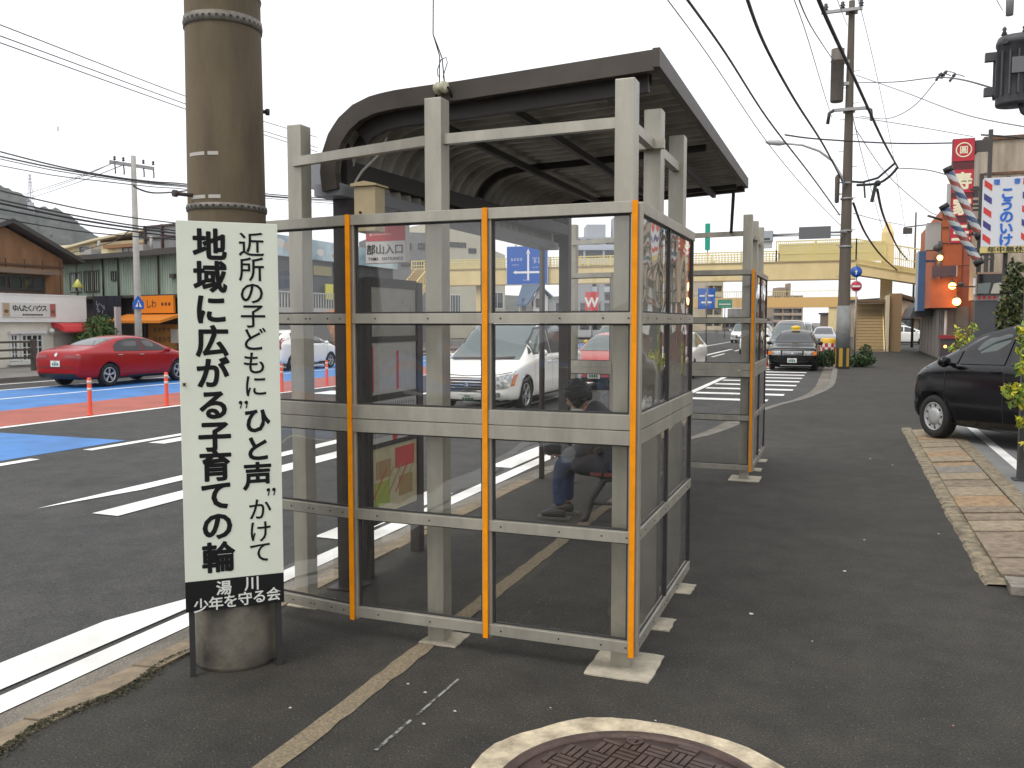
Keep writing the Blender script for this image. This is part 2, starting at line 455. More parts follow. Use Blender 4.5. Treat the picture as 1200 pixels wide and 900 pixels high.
# moss and weeds where the pavement meets the kerb
M_MOSS = mat('moss', (0.020, 0.030, 0.007), 0.95, noise=0.5, nscale=14, col2=(0.05, 0.042, 0.02))
mb = MB(); rnd = random.Random(5)
for k in range(7500):
    y = rnd.uniform(-.5, 3.6); x = -3.025 + abs(rnd.gauss(0, .035)) - .02 + .03 * math.sin(y * 9)
    r = rnd.uniform(.003, .008); a = rnd.uniform(0, 2*PI); t = rnd.uniform(-.8, .8)
    c = Vector((x, y, .006 + rnd.uniform(0, .005))); u = Vector((math.cos(a), math.sin(a), t)) * r; v = Vector((-math.sin(a), math.cos(a), rnd.uniform(-.6, .6))) * r
    mb.poly([c - u, c - v * .6, c + u, c + v * .6])
o = obj('moss', mb, M_MOSS, recalc=False); o['kind'] = 'stuff'
o['label'] = 'low moss growing along the inner edge of the kerb'

# ramped drain apron of old slabs in front of the car lot, its edging, and the lot
M_SLAB = [mat('slab_tan', (0.255, 0.205, 0.14), 0.9, noise=0.35, nscale=14, bump=0.6), mat('slab_ochre', (0.27, 0.18, 0.10), 0.9, noise=0.4, nscale=14, bump=0.6),
          mat('slab_grey', (0.19, 0.172, 0.145), 0.9, noise=0.35, nscale=14, bump=0.6), mat('slab_brown', (0.20, 0.155, 0.11), 0.9, noise=0.4, nscale=14, bump=0.6)]
mb = MB(); rnd = random.Random(11); y = 6.25
mb.mi = 4; mb.box((.965, 6.2, -.02), (1.41, 14.6, .004))
while y < 14.3:
    L = rnd.choice((.3, .38, .42, .45, .5)); mb.mi = rnd.choice((0, 2, 2, 0, 3, 1)) if y < 11 else rnd.choice((0, 1, 1, 0, 2))
    dz = rnd.uniform(-.006, .006); g = rnd.choice((.02, .035, .055))
    mb.prism([(.97, y, .022 + dz), (1.40, y, .06 + dz), (1.40, y + L - g, .06 + dz), (.97, y + L - g, .022 + dz)], (0, 0, .018)); y += L
struct('drain_apron', mb, M_SLAB + [BLACK])
mb = MB(); rnd = random.Random(2); prev = None; y = 6.1
while y < 14.8:
    a = .85 + rnd.uniform(-.009, .012); b = .985 + rnd.uniform(-.01, .01); h = .012 + rnd.uniform(0, .008)
    cur = [mb.bm.verts.new(p) for p in ((a, y, .0), (a + .02, y, h), (b, y, h + .006), (b, y, 0))]
    if prev:
        for i in range(3): mb._f([prev[i], prev[i+1], cur[i+1], cur[i]])
    prev = cur; y += rnd.uniform(.05, .11)
mb.box((1.41, 6.2, 0), (1.56, 14.8, .085))
struct('apron_edging', mb, mat('edging_stone', (0.20, 0.165, 0.11), 0.95, noise=0.6, nscale=12, bump=0.7))
mb = MB(); mb.box((.98, 5.95, 0), (1.62, 6.2, .05)); mb.box((1.05, 5.3, 0), (1.7, 5.94, .02))
struct('concrete_patch', mb, M_SLAB[2])
mb = MB(); mb.box((1.56, 5.9, -.05), (9, 17.6, .07))
struct('car_lot', mb, mat('lot_concrete', (0.17, 0.17, 0.17), 0.85, noise=0.15, nscale=3))
strips('lot_marking', [(1.75, 1.87, 9.0, 15.5), (4.3, 4.42, 9.0, 15.5)], M_LINE, .075)
mb = MB(); mb.box((3.9, 38, 0), (4.4, 43.2, .12))
struct('step', mb, M_SLAB[0])

# hill behind the left row
rnd = random.Random(9)
ridge = [(-420, 150), (-250, 165), (-120, 172), (-40, 196), (0, 216), (25, 226), (45, 243), (65, 244), (85, 255), (100, 268), (118, 279), (132, 286), (160, 297), (210, 306), (290, 316), (420, 330), (600, 345), (800, 352)]
mb = MB(); rows = []
for j in range(14):
    t = j / 13; row = []
    for i in range(len(ridge) * 5 - 4):
        k = i // 5; f = (i % 5) / 5
        a = ridge[k]; b = ridge[min(k + 1, len(ridge) - 1)]
        px = a[0] + (b[0] - a[0]) * f; py = a[1] + (b[1] - a[1]) * f + (rnd.uniform(-2.0, 2.0) if j == 0 else 0)
        P = D(px, py, 950)
        dirn = Vector((P.x, P.y, 0)).normalized()
        hz = (P.z + .2) * (1 - t) ** 1.15
        q = Vector((P.x, P.y, 0)) - dirn * (520 * t) + Vector((rnd.uniform(-3, 3), rnd.uniform(-3, 3), 0)) * (1 if 0 < j < 13 else 0)
        row.append(mb.bm.verts.new((q.x, q.y, hz - .2 + (rnd.uniform(-1.5, 1.5) * (1 - t) if 0 < j < 13 else 0))))
    rows.append(row)
for a, b in zip(rows, rows[1:]):
    for i in range(len(a) - 1): mb._f([a[i], a[i+1], b[i+1], b[i]], smooth=True)
struct('hill', mb, mat('hill_forest', (0.055, 0.062, 0.052), 1.0, noise=0.25, nscale=0.03, col2=(0.075, 0.08, 0.07), spec=0.1))

# thin damp air: far things pale towards the hill
mb = MB(); mb.box((-1150, -60, -1.2), (700, 1300, 320))
hz_ = bpy.data.materials.new('haze'); hz_.use_nodes = True
for x in list(hz_.node_tree.nodes):
    if x.type == 'BSDF_PRINCIPLED': hz_.node_tree.nodes.remove(x)
pv = hz_.node_tree.nodes.new('ShaderNodeVolumePrincipled'); pv.inputs['Color'].default_value = (0.86, 0.89, 0.95, 1); pv.inputs['Density'].default_value = 0.00014; pv.inputs['Anisotropy'].default_value = 0.0
hz_.node_tree.links.new(pv.outputs[0], [x for x in hz_.node_tree.nodes if x.type == 'OUTPUT_MATERIAL'][0].inputs['Volume'])
o = obj('haze', mb, hz_); o['kind'] = 'stuff'; o['label'] = 'thin grey-blue haze over the town and the hill'
# ================================================================== CONCRETE POLE + NOTICE BOARD
PX0, PY0 = -2.77, 3.46
M_POLE = mat('pole_concrete', (0.092, 0.066, 0.038), 0.8, noise=0.25, nscale=4, stretch=(1, 1, 0.25), bump=0.15, bscale=60, col2=(0.118, 0.090, 0.052))
pole = thing('utility_pole', 'thick round brown concrete utility pole beside the kerb, right behind the white vertical notice board', 'utility pole', (PX0, PY0, 0), 0, 'utility poles')
mb = MB(); mb.lathe([(.192 - .0066 * k, k) for k in (0, .3, .6, 1, 1.5, 2, 2.5, 3, 4, 6, 8, 10.5)], n=40)
obj('shaft', mb, M_POLE, pole)
mb = MB(); mb.lathe([(.1935, 0), (.1945, .02), (.193, .36), (.18, .362), (.18, 0)], n=40, closed=True); obj('base_coat', mb, mat('pole_base_grey', (0.062, 0.056, 0.045), 0.9, noise=0.5, nscale=4, bump=0.4, bscale=40, col2=(0.09, 0.08, 0.062)), pole)
M_BAND = mat('band_steel', (0.17, 0.155, 0.13), 0.6, 0.5, noise=0.3, nscale=40)
def rad(zz): return .192 - .0066 * zz
for zz, h in ((3.035, .045), (2.185, .028)):
    mb = MB(); r = rad(zz); mb.lathe([(r - .01, zz - h/2), (r + .006, zz - h/2), (r + .006, zz + h/2), (r - .01, zz + h/2)], n=40, closed=True)
    mb.mi = 1
    for k in range(36):
        a = 2*PI*k/36; c = Vector((math.cos(a), math.sin(a), 0)) * (r + .0055); t = Vector((-math.sin(a), math.cos(a), 0))
        mb.bar(c - t * .006 + Vector((0, 0, zz)), c + t * .006 + Vector((0, 0, zz)), .004, .011)
    obj('band', mb, [M_BAND, BLACK], pole)
zz = 3.16; r = rad(zz); mb = MB(); mb.lathe([(r - .005, zz - .006), (r + .005, zz - .006), (r + .005, zz + .006), (r - .005, zz + .006)], n=40, closed=True)
mb.box((.02, -r - .02, zz - .018), (.06, -r + .003, zz + .014)); obj('wire_clamp', mb, STEEL, pole)
mb = MB()
for zz, a0, a1 in ((2.42, -2.0, -1.45), (2.42, -1.36, -1.08), (2.225, -1.95, -1.45), (2.225, -1.36, -1.05)):
    r = rad(zz); mb = MB()
    pts = [Vector((math.cos(a0 + (a1-a0)*k/8) * (r + .0015), math.sin(a0 + (a1-a0)*k/8) * (r + .0015), zz)) for k in range(9)]
    for p, q in zip(pts, pts[1:]): mb.poly([p + Vector((0, 0, -.008)), q + Vector((0, 0, -.008)), q + Vector((0, 0, .008)), p + Vector((0, 0, .008))])
    obj('tape_remnant', mb, mat('tape_pale', (0.42, 0.40, 0.36), 0.6), pole)
for zz, a in ((2.235, math.radians(250)), (2.66, math.radians(42))):
    d = Vector((math.cos(a), math.sin(a), 0)); mb = MB(); r = rad(zz); o = Vector((0, 0, zz))
    mb.cyl(o + d * (r - .02), o + d * (r + .075 if zz < 2.5 else r + .012), .009, n=10)
    e = o + d * (r + .075 if zz < 2.5 else r + .012); mb.cyl(e, e + d * .018, .016, n=12)
    obj('step_bolt', mb, mat('rusty_steel', (0.07, 0.055, 0.05), 0.7, 0.4), pole)

# white vertical notice board on two legs
BC = Vector((-2.652, 3.312, 0)); BRZ = math.atan2(.67, .74); SB = 4.04 / F_PX
board = thing('notice_board', 'tall white vertical notice board with black Japanese lettering and a black foot band', 'notice board', BC, BRZ)
def bz(y): return 1.65 - (y - 378) * SB
def bx(x, y): return (x - 270 - (y - 480) * .0065) * SB * .92
M_BOARD = mat('board_white', (0.66, 0.69, 0.58), 0.45, noise=0.04, nscale=3)
mb = MB(); mb.box((-.221, -.006, bz(681)), (.221, .006, bz(262)), bevel=.002); panel = obj('white_panel', mb, M_BOARD, board)
mb = MB(); mb.box((-.221, -.0065, bz(717)), (.221, .006, bz(681) - .001)); obj('black_panel', mb, mat('board_black', (0.010, 0.010, 0.011), 0.7, spec=0.2), board)
M_LEG = mat('leg_black', (0.025, 0.024, 0.023), 0.6)
for s in (-1, 1):
    mb = MB(); mb.box((s * .196 - .013, .007, 0), (s * .196 + .013, .033, bz(275))); obj('leg', mb, M_LEG, board)
mb = MB()
XD, YD = (1, 0, 0), (0, 0, 1); yb = -.0085
col1 = [('近', 297, 287.5, 29), ('所', 297, 316, 29), ('の', 297, 343.5, 29), ('子', 298, 370.5, 29), ('ど', 298, 398, 29), ('も', 299, 426, 28), ('に', 300, 453, 28), ('か', 303, 601, 27), ('け', 303, 628, 27), ('て', 303, 653, 27)]
col2 = [('ひ', 301, 494, 31), ('と', 301, 528, 31), ('声', 301, 561, 33)]
col3 = [('地', 247, 289, 36), ('域', 247, 326, 36), ('に', 247, 363, 36), ('広', 248, 400, 36), ('が', 248, 437, 36), ('る', 248.5, 474, 36), ('子', 249, 511, 36), ('育', 249.5, 546, 36), ('て', 250, 581, 36), ('の', 250.5, 617, 36), ('輪', 251, 655, 36)]
for cs, b in ((col1, .008), (col2, .030), (col3, .034)):
    for ch, x, y, s in cs: text(mb, ch, (bx(x, y), yb, bz(y)), XD, YD, s * SB * 1.04, b)
for (x, y) in ((281, 472), (288, 472), (314, 578), (321, 578)):
    mb.lathe([(.001, 0), (.0085, .0005)], mx=Matrix.Translation((bx(x, y), yb, bz(y))) @ Matrix.Rotation(PI/2, 4, 'X'), n=12)
    mb.poly([(bx(x, y) + .008, yb, bz(y)), (bx(x, y) + .002, yb, bz(y + 7)), (bx(x, y) - .004, yb, bz(y + 7)), (bx(x, y) + .001, yb, bz(y + 2))])
obj('black_lettering', mb, mat('ink_black', (0.011, 0.011, 0.012), 0.8, spec=0.15), board)
mb = MB()
for ch, x, y, s in (('湯', 257, 692, 18), ('川', 292, 690, 18)): text(mb, ch, (bx(x, y), yb, bz(y)), XD, YD, s * SB, .022)
for i, ch in enumerate('少年を守る会'): text(mb, ch, (bx(229 + 18 * i, 709), yb, bz(710.5 - .9 * i)), XD, YD, 17.2 * SB, .018)
obj('white_lettering', mb, mat('ink_white', (0.66, 0.67, 0.62), 0.5), board)
mb = MB(); mb.cyl((bx(214, 449), -.006, bz(449)), (bx(214, 449), -.010, bz(449)), .006, n=10); mb.bar((bx(212, 447), -.011, bz(447)), (bx(216, 451), -.011, bz(451)), .003); mb.bar((bx(216, 447), -.0115, bz(447)), (bx(212, 451), -.0115, bz(451)), .003)
obj('rivet', mb, mat('rust', (0.05, 0.02, 0.012), 0.8), board)

# ================================================================== GLASS WINDBREAKS
RAILS = [(2.143, 2.195, .030), (1.645, 1.695, .022), (1.158, 1.228, .03), (1.088, 1.154, .03), (.632, .685, .022), (.112, .166, .022)]
ROWS = [(.166, .632), (.685, 1.088), (1.228, 1.645), (1.695, 2.143)]
M_GASK = mat('gasket_dark', (0.03, 0.029, 0.028), 0.6)
M_PAD = mat('mortar_pad', (0.40, 0.36, 0.28), 0.9, noise=0.2, nscale=14, bump=0.5)
def windbreak(label):
    t = thing('windbreak', label, 'windbreak', (-.97, 4.05, 0), 0, 'glazed windbreaks of the bus stop')
    def P(x, y, z): return (x + .97, y - 4.05, z)
    posts = [(-.97, 4.05), (-.97, 4.67), (-.97, 5.36), (-1.945, 4.05), (-2.94, 4.31)]
    for x, y in posts:
        mb = MB(); mb.box(P(x - .046, y - .05, 0), P(x + .046, y + .05, 2.765), bevel=.004); obj('post', mb, ALU, t)
    for i, (x, y) in enumerate(posts):
        mb = MB(); r = random.Random(i + 40); hx, hy = (.155, .175) if i == 0 else (.10, .10); ox, oy = (.015, -.01) if i == 0 else (.03, 0)
        c4 = [(-hx, -hy), (hx, -hy), (hx, hy), (-hx, hy)]; pts = []
        for q in range(4):
            (xa, ya), (xb, yb_) = c4[q], c4[(q+1) % 4]
            for k in range(6): pts.append(P(x + ox + xa + (xb - xa) * k / 6 + r.uniform(-.005, .005), y + oy + ya + (yb_ - ya) * k / 6 + r.uniform(-.005, .005), 0.0))
        mb.prism(pts, (0, 0, .007)); obj('footing', mb, M_PAD, t)
    F0, F1, F2 = -.89, -1.62, -2.375; W = (-2.96, 4.0)
    segs = [((F0, 3.92), (F1, 3.92)), ((F1, 3.92), (F2, 3.92)), ((F2, 3.92), W), ((F0, 3.92), (F0, 4.67)), ((F0, 4.67), (F0, 5.42))]
    runs = [((F0 + .0, 3.92), (F2, 3.92)), ((F2 - .002, 3.921), W), ((F0, 3.947), (F0, 5.42))]
    for i, (a, b) in enumerate(runs):
        d = (Vector(b) - Vector(a)).normalized(); n = Vector((d.y, -d.x)) if i < 2 else Vector((1, 0))
        if i < 2 and n.y > 0: n = -n
        for z0, z1, th in RAILS:
            mb = MB(); aa = Vector(a) + n * .001; zc = (z0 + z1) / 2
            mb.bar(P(aa.x, aa.y, zc), P(b[0], b[1], zc), th + .012, z1 - z0, bevel=.002)
            mb.mi = 1; L = (Vector(b) - Vector(a)).length
            if z1 < 1.1 or 1.6 < z1 < 1.75:
                for f in (.02, .1, .24, .44, .49, .7, .9):
                    q = Vector(a) + d * (L * f) + n * (th / 2 + .006); mb.cyl(P(q.x, q.y, zc), P(q.x + n.x * .003, q.y + n.y * .003, zc), .0045, n=8)
            obj('rail', mb, [ALU, M_GASK], t)
    for (x, y), dirx in (((F0, 3.92), 0), ((F1, 3.92), 0), ((F2, 3.92), 0), ((W[0], W[1]), 0), ((F0, 4.67), 1), ((F0, 5.42), 1)):
        mb = MB(); wd = .05 if not dirx else .028
        if dirx: mb.box(P(x - .016, y - wd/2, .10), P(x + .012, y + wd/2, 2.188))
        else: mb.box(P(x - wd/2, y - .012, .10), P(x + wd/2, y + .03, 2.188), bevel=.002)
        obj('mullion', mb, ALU if not dirx else DKBROWN, t)
    for x in (F0 - .002, F1, F2):
        mb = MB()
        mb.box(P(x - .0125, 3.888, .10), P(x + .0125, 3.8955, 2.196)); obj('orange_tape_strip', mb, ORANGE_TAPE, t)
    # panes, each in a dark gasket
    for a, b in segs:
        a = Vector(a); b = Vector(b); d = (b - a).normalized(); nn = Vector((-d.y, d.x))
        for z0, z1 in ROWS:
            p, q = a + d * .032, b - d * .032
            mb = MB(); mb.bar(P(p.x, p.y + .012, (z0+z1)/2), P(q.x, q.y + .012, (z0+z1)/2), .005, z1 - z0 - .002)
            g = obj('glass_pane', mb, PANE, t)
            mb = MB(); off = Vector((0, .012))
            for e in (p - d * .002, q + d * .002): mb.bar(P(e.x, e.y + .012, z0 + .002), P(e.x, e.y + .012, z1 - .002), .012, .014)
            for zz in (z0 + .005, z1 - .005): mb.bar(P(p.x + d.x * .006, p.y + d.y * .006 + .012, zz), P(q.x - d.x * .006, q.y - d.y * .006 + .012, zz), .012, .008)
            obj('gasket', mb, M_GASK, g)
    mb = MB(); mb.bar(P(-2.94, 4.262, 2.555), P(-1.99, 4.05, 2.565), .04, .05); mb.bar(P(-1.9, 4.05, 2.565), P(-1.016, 4.05, 2.575), .04, .05)
    obj('tie_beam', mb, ALU, t)
    mb = MB(); mb.bar(P(-.97, 4.1, 2.575), P(-.97, 4.62, 2.575), .04, .05); mb.bar(P(-.97, 4.72, 2.575), P(-.97, 5.31, 2.575), .04, .05)
    mb.bar(P(-1.06, 4.585, 2.575), P(-.9, 4.585, 2.575), .04, .05)
    obj('tie_beam', mb, ALU, t)
    return t
wb_near = windbreak('near glazed aluminium windbreak with three orange tape strips, right of the notice board')
wb_far = copy_tree(wb_near); wb_far.location.y += 5.4
wb_far['label'] = 'farther glazed aluminium windbreak beyond the seated person, before the hatched road area'
for k_, ch in enumerate([x for x in COL.objects if x.parent == wb_far and x.name.startswith('orange_tape')]):
    if k_: bpy.data.objects.remove(ch)

# ================================================================== DARK BUS SHELTER ROOF
SY0, SY1 = 4.5, 8.65
prof = [(768, 62), (700, 73), (640, 82.5), (590, 90.5), (540, 98.5), (500, 104), (466, 109), (440, 115), (418, 126), (401, 142), (390, 160), (383, 182), (381, 205), (384, 226)]
PR = [onY(x, y, SY0) for x, y in prof]; PR = [Vector((p.x, p.z)) for p in PR]
def resample(p, n):
    L = [0]
    for a, b in zip(p, p[1:]): L.append(L[-1] + (b - a).length)
    out = []
    for k in range(n):
        s = L[-1] * k / (n - 1); i = 0
        while i < len(p) - 2 and L[i+1] < s: i += 1
        out.append(p[i] + (p[i+1] - p[i]) * ((s - L[i]) / max(L[i+1] - L[i], 1e-9)))
    return out
PRS = resample(PR, 42)
def nrm(i):
    a, b = PRS[max(i-1, 0)], PRS[min(i+1, len(PRS)-1)]; d = (b - a).normalized(); return Vector((d.y, -d.x))
shelter = thing('bus_shelter', 'dark brown bus shelter with a curved corrugated metal roof on steel posts at the kerb', 'bus shelter', (-2.8, 4.65, 0))
M_SHEET = mat('corrugated_sheet', (0.27, 0.255, 0.225), 0.5, 0.15, noise=0.3, nscale=3, stretch=(1, 3, 1), col2=(0.33, 0.31, 0.27))
M_FASC = mat('roof_fascia', (0.052, 0.041, 0.031), 0.5, 0.1, noise=0.25, nscale=5)
mb = MB(); rows = []; ny = int((SY1 - SY0) / .0187)
inner = [PRS[i] + nrm(i) * -.04 for i in range(len(PRS))]
for k in range(ny + 1):
    y = SY0 + .01 + (SY1 - SY0 - .02) * k / ny; h = .036 * math.sin((y - SY0) * 2*PI / .15)
    rows.append([mb.bm.verts.new((inner[i].x - nrm(i).x * h, y, inner[i].y - nrm(i).y * h)) for i in range(len(PRS))])
for a, b in zip(rows, rows[1:]):
    for i in range(len(a) - 1): mb._f([a[i], a[i+1], b[i+1], b[i]], smooth=True)
roof = obj('roof', mb, M_SHEET, shelter, world=True)
sol = roof.modifiers.new('thickness', 'SOLIDIFY'); sol.thickness = .006
def band(y0, y1, o0, o1, m, name, i0=0, i1=None):
    """curved strip following the roof profile between offsets o0 and o1 (inwards)"""
    i1 = len(PRS) if i1 is None else i1; mb = MB(); sec = []
    for i in range(i0, i1):
        n = nrm(i) * -1; a = PRS[i] + n * o0; b = PRS[i] + n * o1
        sec.append([mb.bm.verts.new(p) for p in ((a.x, y0, a.y), (b.x, y0, b.y), (b.x, y1, b.y), (a.x, y1, a.y))])
    for a, b in zip(sec, sec[1:]):
        for j in range(4): mb._f([a[j], a[(j+1) % 4], b[(j+1) % 4], b[j]])
    mb._f(sec[0][::-1]); mb._f(sec[-1]); return obj(name, mb, m, shelter, world=True)
band(SY0 - .05, SY0, -.004, .098, M_FASC, 'fascia'); band(SY1, SY1 + .05, -.004, .12, M_FASC, 'fascia'); band(SY0 + .06, SY0 + .1, .05, .17, DKBROWN, 'end_beam', 1, 34)
for y in (4.66, 6.6, 8.5): band(y - .02, y + .02, .06, .11, DKBROWN, 'rafter', 1, 37)
for i in (5, 15, 24):
    p = PRS[i] + nrm(i) * -.135; mb = MB(); mb.bar((p.x, SY0 + .11, p.y), (p.x, SY1 - .02, p.y), .035, .045); obj('purlin', mb, DKBROWN, shelter, world=True)
p = PRS[0]; mb = MB(); mb.box((p.x - .002, SY0 - .06, p.y - .085), (p.x + .035, SY1 + .06, p.y + .008)); obj('edge_trim', mb, M_FASC, shelter, world=True)
p = PRS[-1]; mb = MB(); mb.box((p.x - .08, SY0 - .02, p.y - .02), (p.x + .1, SY1, p.y + .05)); mb.box((p.x - .16, SY0 + .05, p.y + .04), (p.x - .03, SY0 + .5, p.y + .2)); obj('gutter', mb, mat('gutter_grey', (0.24, 0.25, 0.27), 0.5), shelter, world=True)
POSTS = [(-2.86, 4.66), (-2.66, 8.5)]
for x, y in POSTS:
    mb = MB(); mb.box((x - .05, y - .05, 0), (x + .05, y + .05, 2.72)); mb.box((x - .1, y - .1, 0), (x + .1, y + .1, .012)); obj('post', mb, DKBROWN, shelter, world=True)
mb = MB(); mb.bar((-2.86, 4.66, 2.57), (-2.66, 8.5, 2.57), .1, .1); obj('eaves_beam', mb, DKBROWN, shelter, world=True)
mb = MB(); mb.cyl((-2.98, 8.72, -.02), (-2.98, 8.72, 2.45), .03, n=12); obj('downpipe', mb, DKBROWN, shelter, world=True)
mb = MB(); mb.bar((-1.02, 8.56, 2.86), (-1.14, 9.43, 2.60), .03, .04); obj('brace', mb, DKBROWN, shelter, world=True)

# meter box on the shelter post
p = onY(437, 232, 4.6)
mbx = thing('meter_box', 'small cream metal electric box with a peaked lid fixed to the dark shelter post', 'electric box', (p.x, 4.58, 2.18))
M_CREAM = mat('cream_enamel', (0.50, 0.40, 0.235), 0.45, noise=0.08, nscale=12)
mb = MB(); mb.box((-.075, -.07, 0), (.065, .05, .26), bevel=.006); obj('case', mb, M_CREAM, mbx)
mb = MB(); mb.prism([(-.09, -.085, .262), (.08, -.085, .262), (.08, -.085, .272), (0, -.085, .29), (-.09, -.085, .278)], (0, .15, 0)); obj('lid', mb, M_CREAM, mbx)
mb = MB(); mb.cyl((-.03, -.072, .11), (-.03, -.08, .11), .008, n=10); obj('lock', mb, BLACK, mbx)
mb = MB(); mb.tube([(-.085, -.03, .02), (-.085, -.03, .30), (-.06, 0, .36), (.05, .05, .48), (.08, .05, .56)], .008, 8); mb.box((-.092, -.02, .01), (-.07, .04, .2)); obj('conduit', mb, mat('conduit_grey', (0.3, 0.29, 0.27), 0.6), mbx)
mb = MB(); mb.cyl((-.10, -.06, .045), (-.10, .05, .045), .038, n=16); obj('alarm_cup', mb, mat('cup_grey', (0.2, 0.19, 0.18), 0.5), mbx)

# spool insulator on the roof edge and the lead-in wire going up
p = onY(517, 103, SY0 - .09)
ins = thing('insulator', 'cream and brown ceramic spool insulator on the front edge of the shelter roof', 'insulator', p)
mb = MB(); mb.lathe([(.0, -.035), (.03, -.035), (.034, -.02), (.02, -.006), (.02, .006), (.034, .02), (.03, .035), (0, .035)], mx=Matrix.Rotation(PI/2, 4, 'Y') @ Matrix.Rotation(.35, 4, 'X'), n=20)
obj('spool', mb, mat('ceramic', (0.42, 0.4, 0.27), 0.25, noise=0.3, nscale=30), ins)
mb = MB(); mb.tube([(-.045, .05, -.05), (-.045, 0, 0), (.045, 0, 0), (.045, .05, -.05)], .006, 8); obj('bracket', mb, BLACK, ins)
q = onY(508, -40, SY0 - .2); q2 = onY(507.5, 40, SY0 - .12)
mb = MB(); mb.tube([q, q2, p + Vector((.006, 0, .16)), p + Vector((.02, 0, .03))], .0032, 6)
mb.tube([q2, p + Vector((-.008, 0, .17)), p + Vector((-.01, 0, .03))], .003, 6)
mb.tube([p + Vector((.02, 0, .03)), p + Vector((.012, 0, .06)), p + Vector((.038, 0, .13)), p + Vector((.03, 0, .16)), p + Vector((.0, 0, .15)), p + Vector((-.022, 0, .1)), p + Vector((-.02, 0, .07)), p + Vector((-.008, 0, .055))], .0025, 6)
solo('lead_in_wire', mb, WIRE, 'thin black lead-in wire dropping to the spool insulator on the shelter roof', 'wire', at=p)

# ================================================================== BUS STOP FURNITURE
a = onY(431, 265, 5.3); b = onY(478, 308, 5.3)
sg = thing('bus_stop_sign', 'red and white bus stop sign hung under the shelter roof behind the glass', 'bus stop sign', ((a.x + b.x) / 2, 5.3, b.z))
wd, ht = b.x - a.x, a.z - b.z
mb = MB(); mb.box((-wd/2, -.03, 0), (wd/2, .03, ht), bevel=.004); obj('sign_box', mb, mat('sign_white', (0.62, 0.60, 0.58), 0.4), sg)
mb = MB(); mb.box((-wd/2 + .003, -.0325, ht * .58), (wd/2 - .003, -.0305, ht - .003)); obj('red_header', mb, mat('sign_red', (0.48, 0.03, 0.04), 0.4), sg)
mb = MB(); text(mb, '部山入口', (-.005, -.0335, ht * .36), XD, YD, wd * .235, .012); text(mb, 'YAMA ENTRANCE', (0, -.0335, ht * .12), XD, YD, wd * .095, .012, step=.72)
obj('lettering', mb, mat('ink_grey', (0.05, 0.045, 0.05), 0.5), sg)
mb = MB()
for k in range(9): mb.box((-wd * .3 + k * .016, -.0345, ht * .73), (-wd * .3 + k * .016 + .011, -.0335, ht * .77))
mb.cyl((-wd * .36, -.0335, ht * .75), (-wd * .36, -.0345, ht * .75), .011, n=14); obj('emblem', mb, mat('emblem_pink', (0.7, 0.35, 0.33), 0.5), sg)
mb = MB()
for s in (-.09, .09): mb.cyl((s, 0, ht - .002), (s, 0, ht + .72), .008, n=8)
obj('hanger', mb, DKBROWN, sg)

tt = thing('timetable_stand', 'dark framed bus timetable stand with notices and a pale route map at the kerb', 'timetable stand', (-2.86, 5.23, 0))
for y in (-.36, .36):
    mb = MB(); mb.box((-.035, y - .04, 0), (.035, y + .04, 1.93)); obj('leg', mb, DKBROWN, tt)
M_PAPER = mat('notice_grey', (0.40, 0.39, 0.37), 0.35, noise=0.08, nscale=20)
cells = [(1.56, 1.88, 'notice_panel', mat('notice_greige', (0.30, 0.285, 0.255), 0.3, noise=0.12, nscale=6)), (1.18, 1.52, 'notice_panel', M_PAPER), (.86, 1.14, 'timetable', mat('timetable_paper', (0.46, 0.455, 0.44), 0.35)), (.38, .83, 'route_map', mat('map_cream', (0.42, 0.37, 0.235), 0.4, noise=0.15, nscale=9))]
for z0, z1, nm, m in cells:
    mb = MB(); mb.box((-.02, -.318, z0), (.02, .318, z1)); pn = obj(nm, mb, m, tt)
    mb = MB(); c = .0215
    if nm == 'route_map':
        mb.box((.02, .0, .66), (c, .28, .80)); mb.mi = 1; mb.box((.02, -.28, .44), (c, -.08, .6)); mb.mi = 2; mb.box((.02, -.26, .62), (c, -.06, .74)); mb.box((.02, .05, .46), (c, .25, .6))
        for k in range(5): mb.mi = k % 3; mb.bar((c + .001, -.3 + .1 * k, .5), (c + .001, -.12 + .1 * k, .68), .008, .002, up=(1, 0, 0))
        obj('route_drawing', mb, [mat('map_red', (0.45, 0.06, 0.05), 0.5), mat('map_green', (0.28, 0.33, 0.06), 0.5), mat('map_brown', (0.30, 0.2, 0.09), 0.5)], pn)
    elif nm == 'timetable':
        for k in range(22): 
            mb.box((.02, -.29 + k * .027, .9), (c, -.284 + k * .027, 1.12))
        for k in range(6): mb.box((.02, -.3, .9 + .04 * k), (c + .0005, .3, .903 + .04 * k))
        mb.mi = 1; mb.cyl((.02, .0, .885), (c, .0, .885), .035, n=16); obj('table_print', mb, [mat('print_grey', (0.16, 0.16, 0.17), 0.5), mat('map_red', (0.45, .06, .05))], pn)
    elif z0 < 1.4:
        mb.box((.02, -.3, 1.2), (c, -.28, 1.5)); mb.box((.02, .03, 1.2), (c, .06, 1.46)); obj('red_rule', mb, mat('sign_red', (0.48, .03, .04)), pn)
for z0, z1 in ((1.88, 1.94), (1.52, 1.56), (1.14, 1.18), (.83, .86), (.33, .38)):
    mb = MB(); mb.box((-.03, -.32, z0), (.03, .32, z1)); obj('crossbar', mb, DKBROWN, tt)

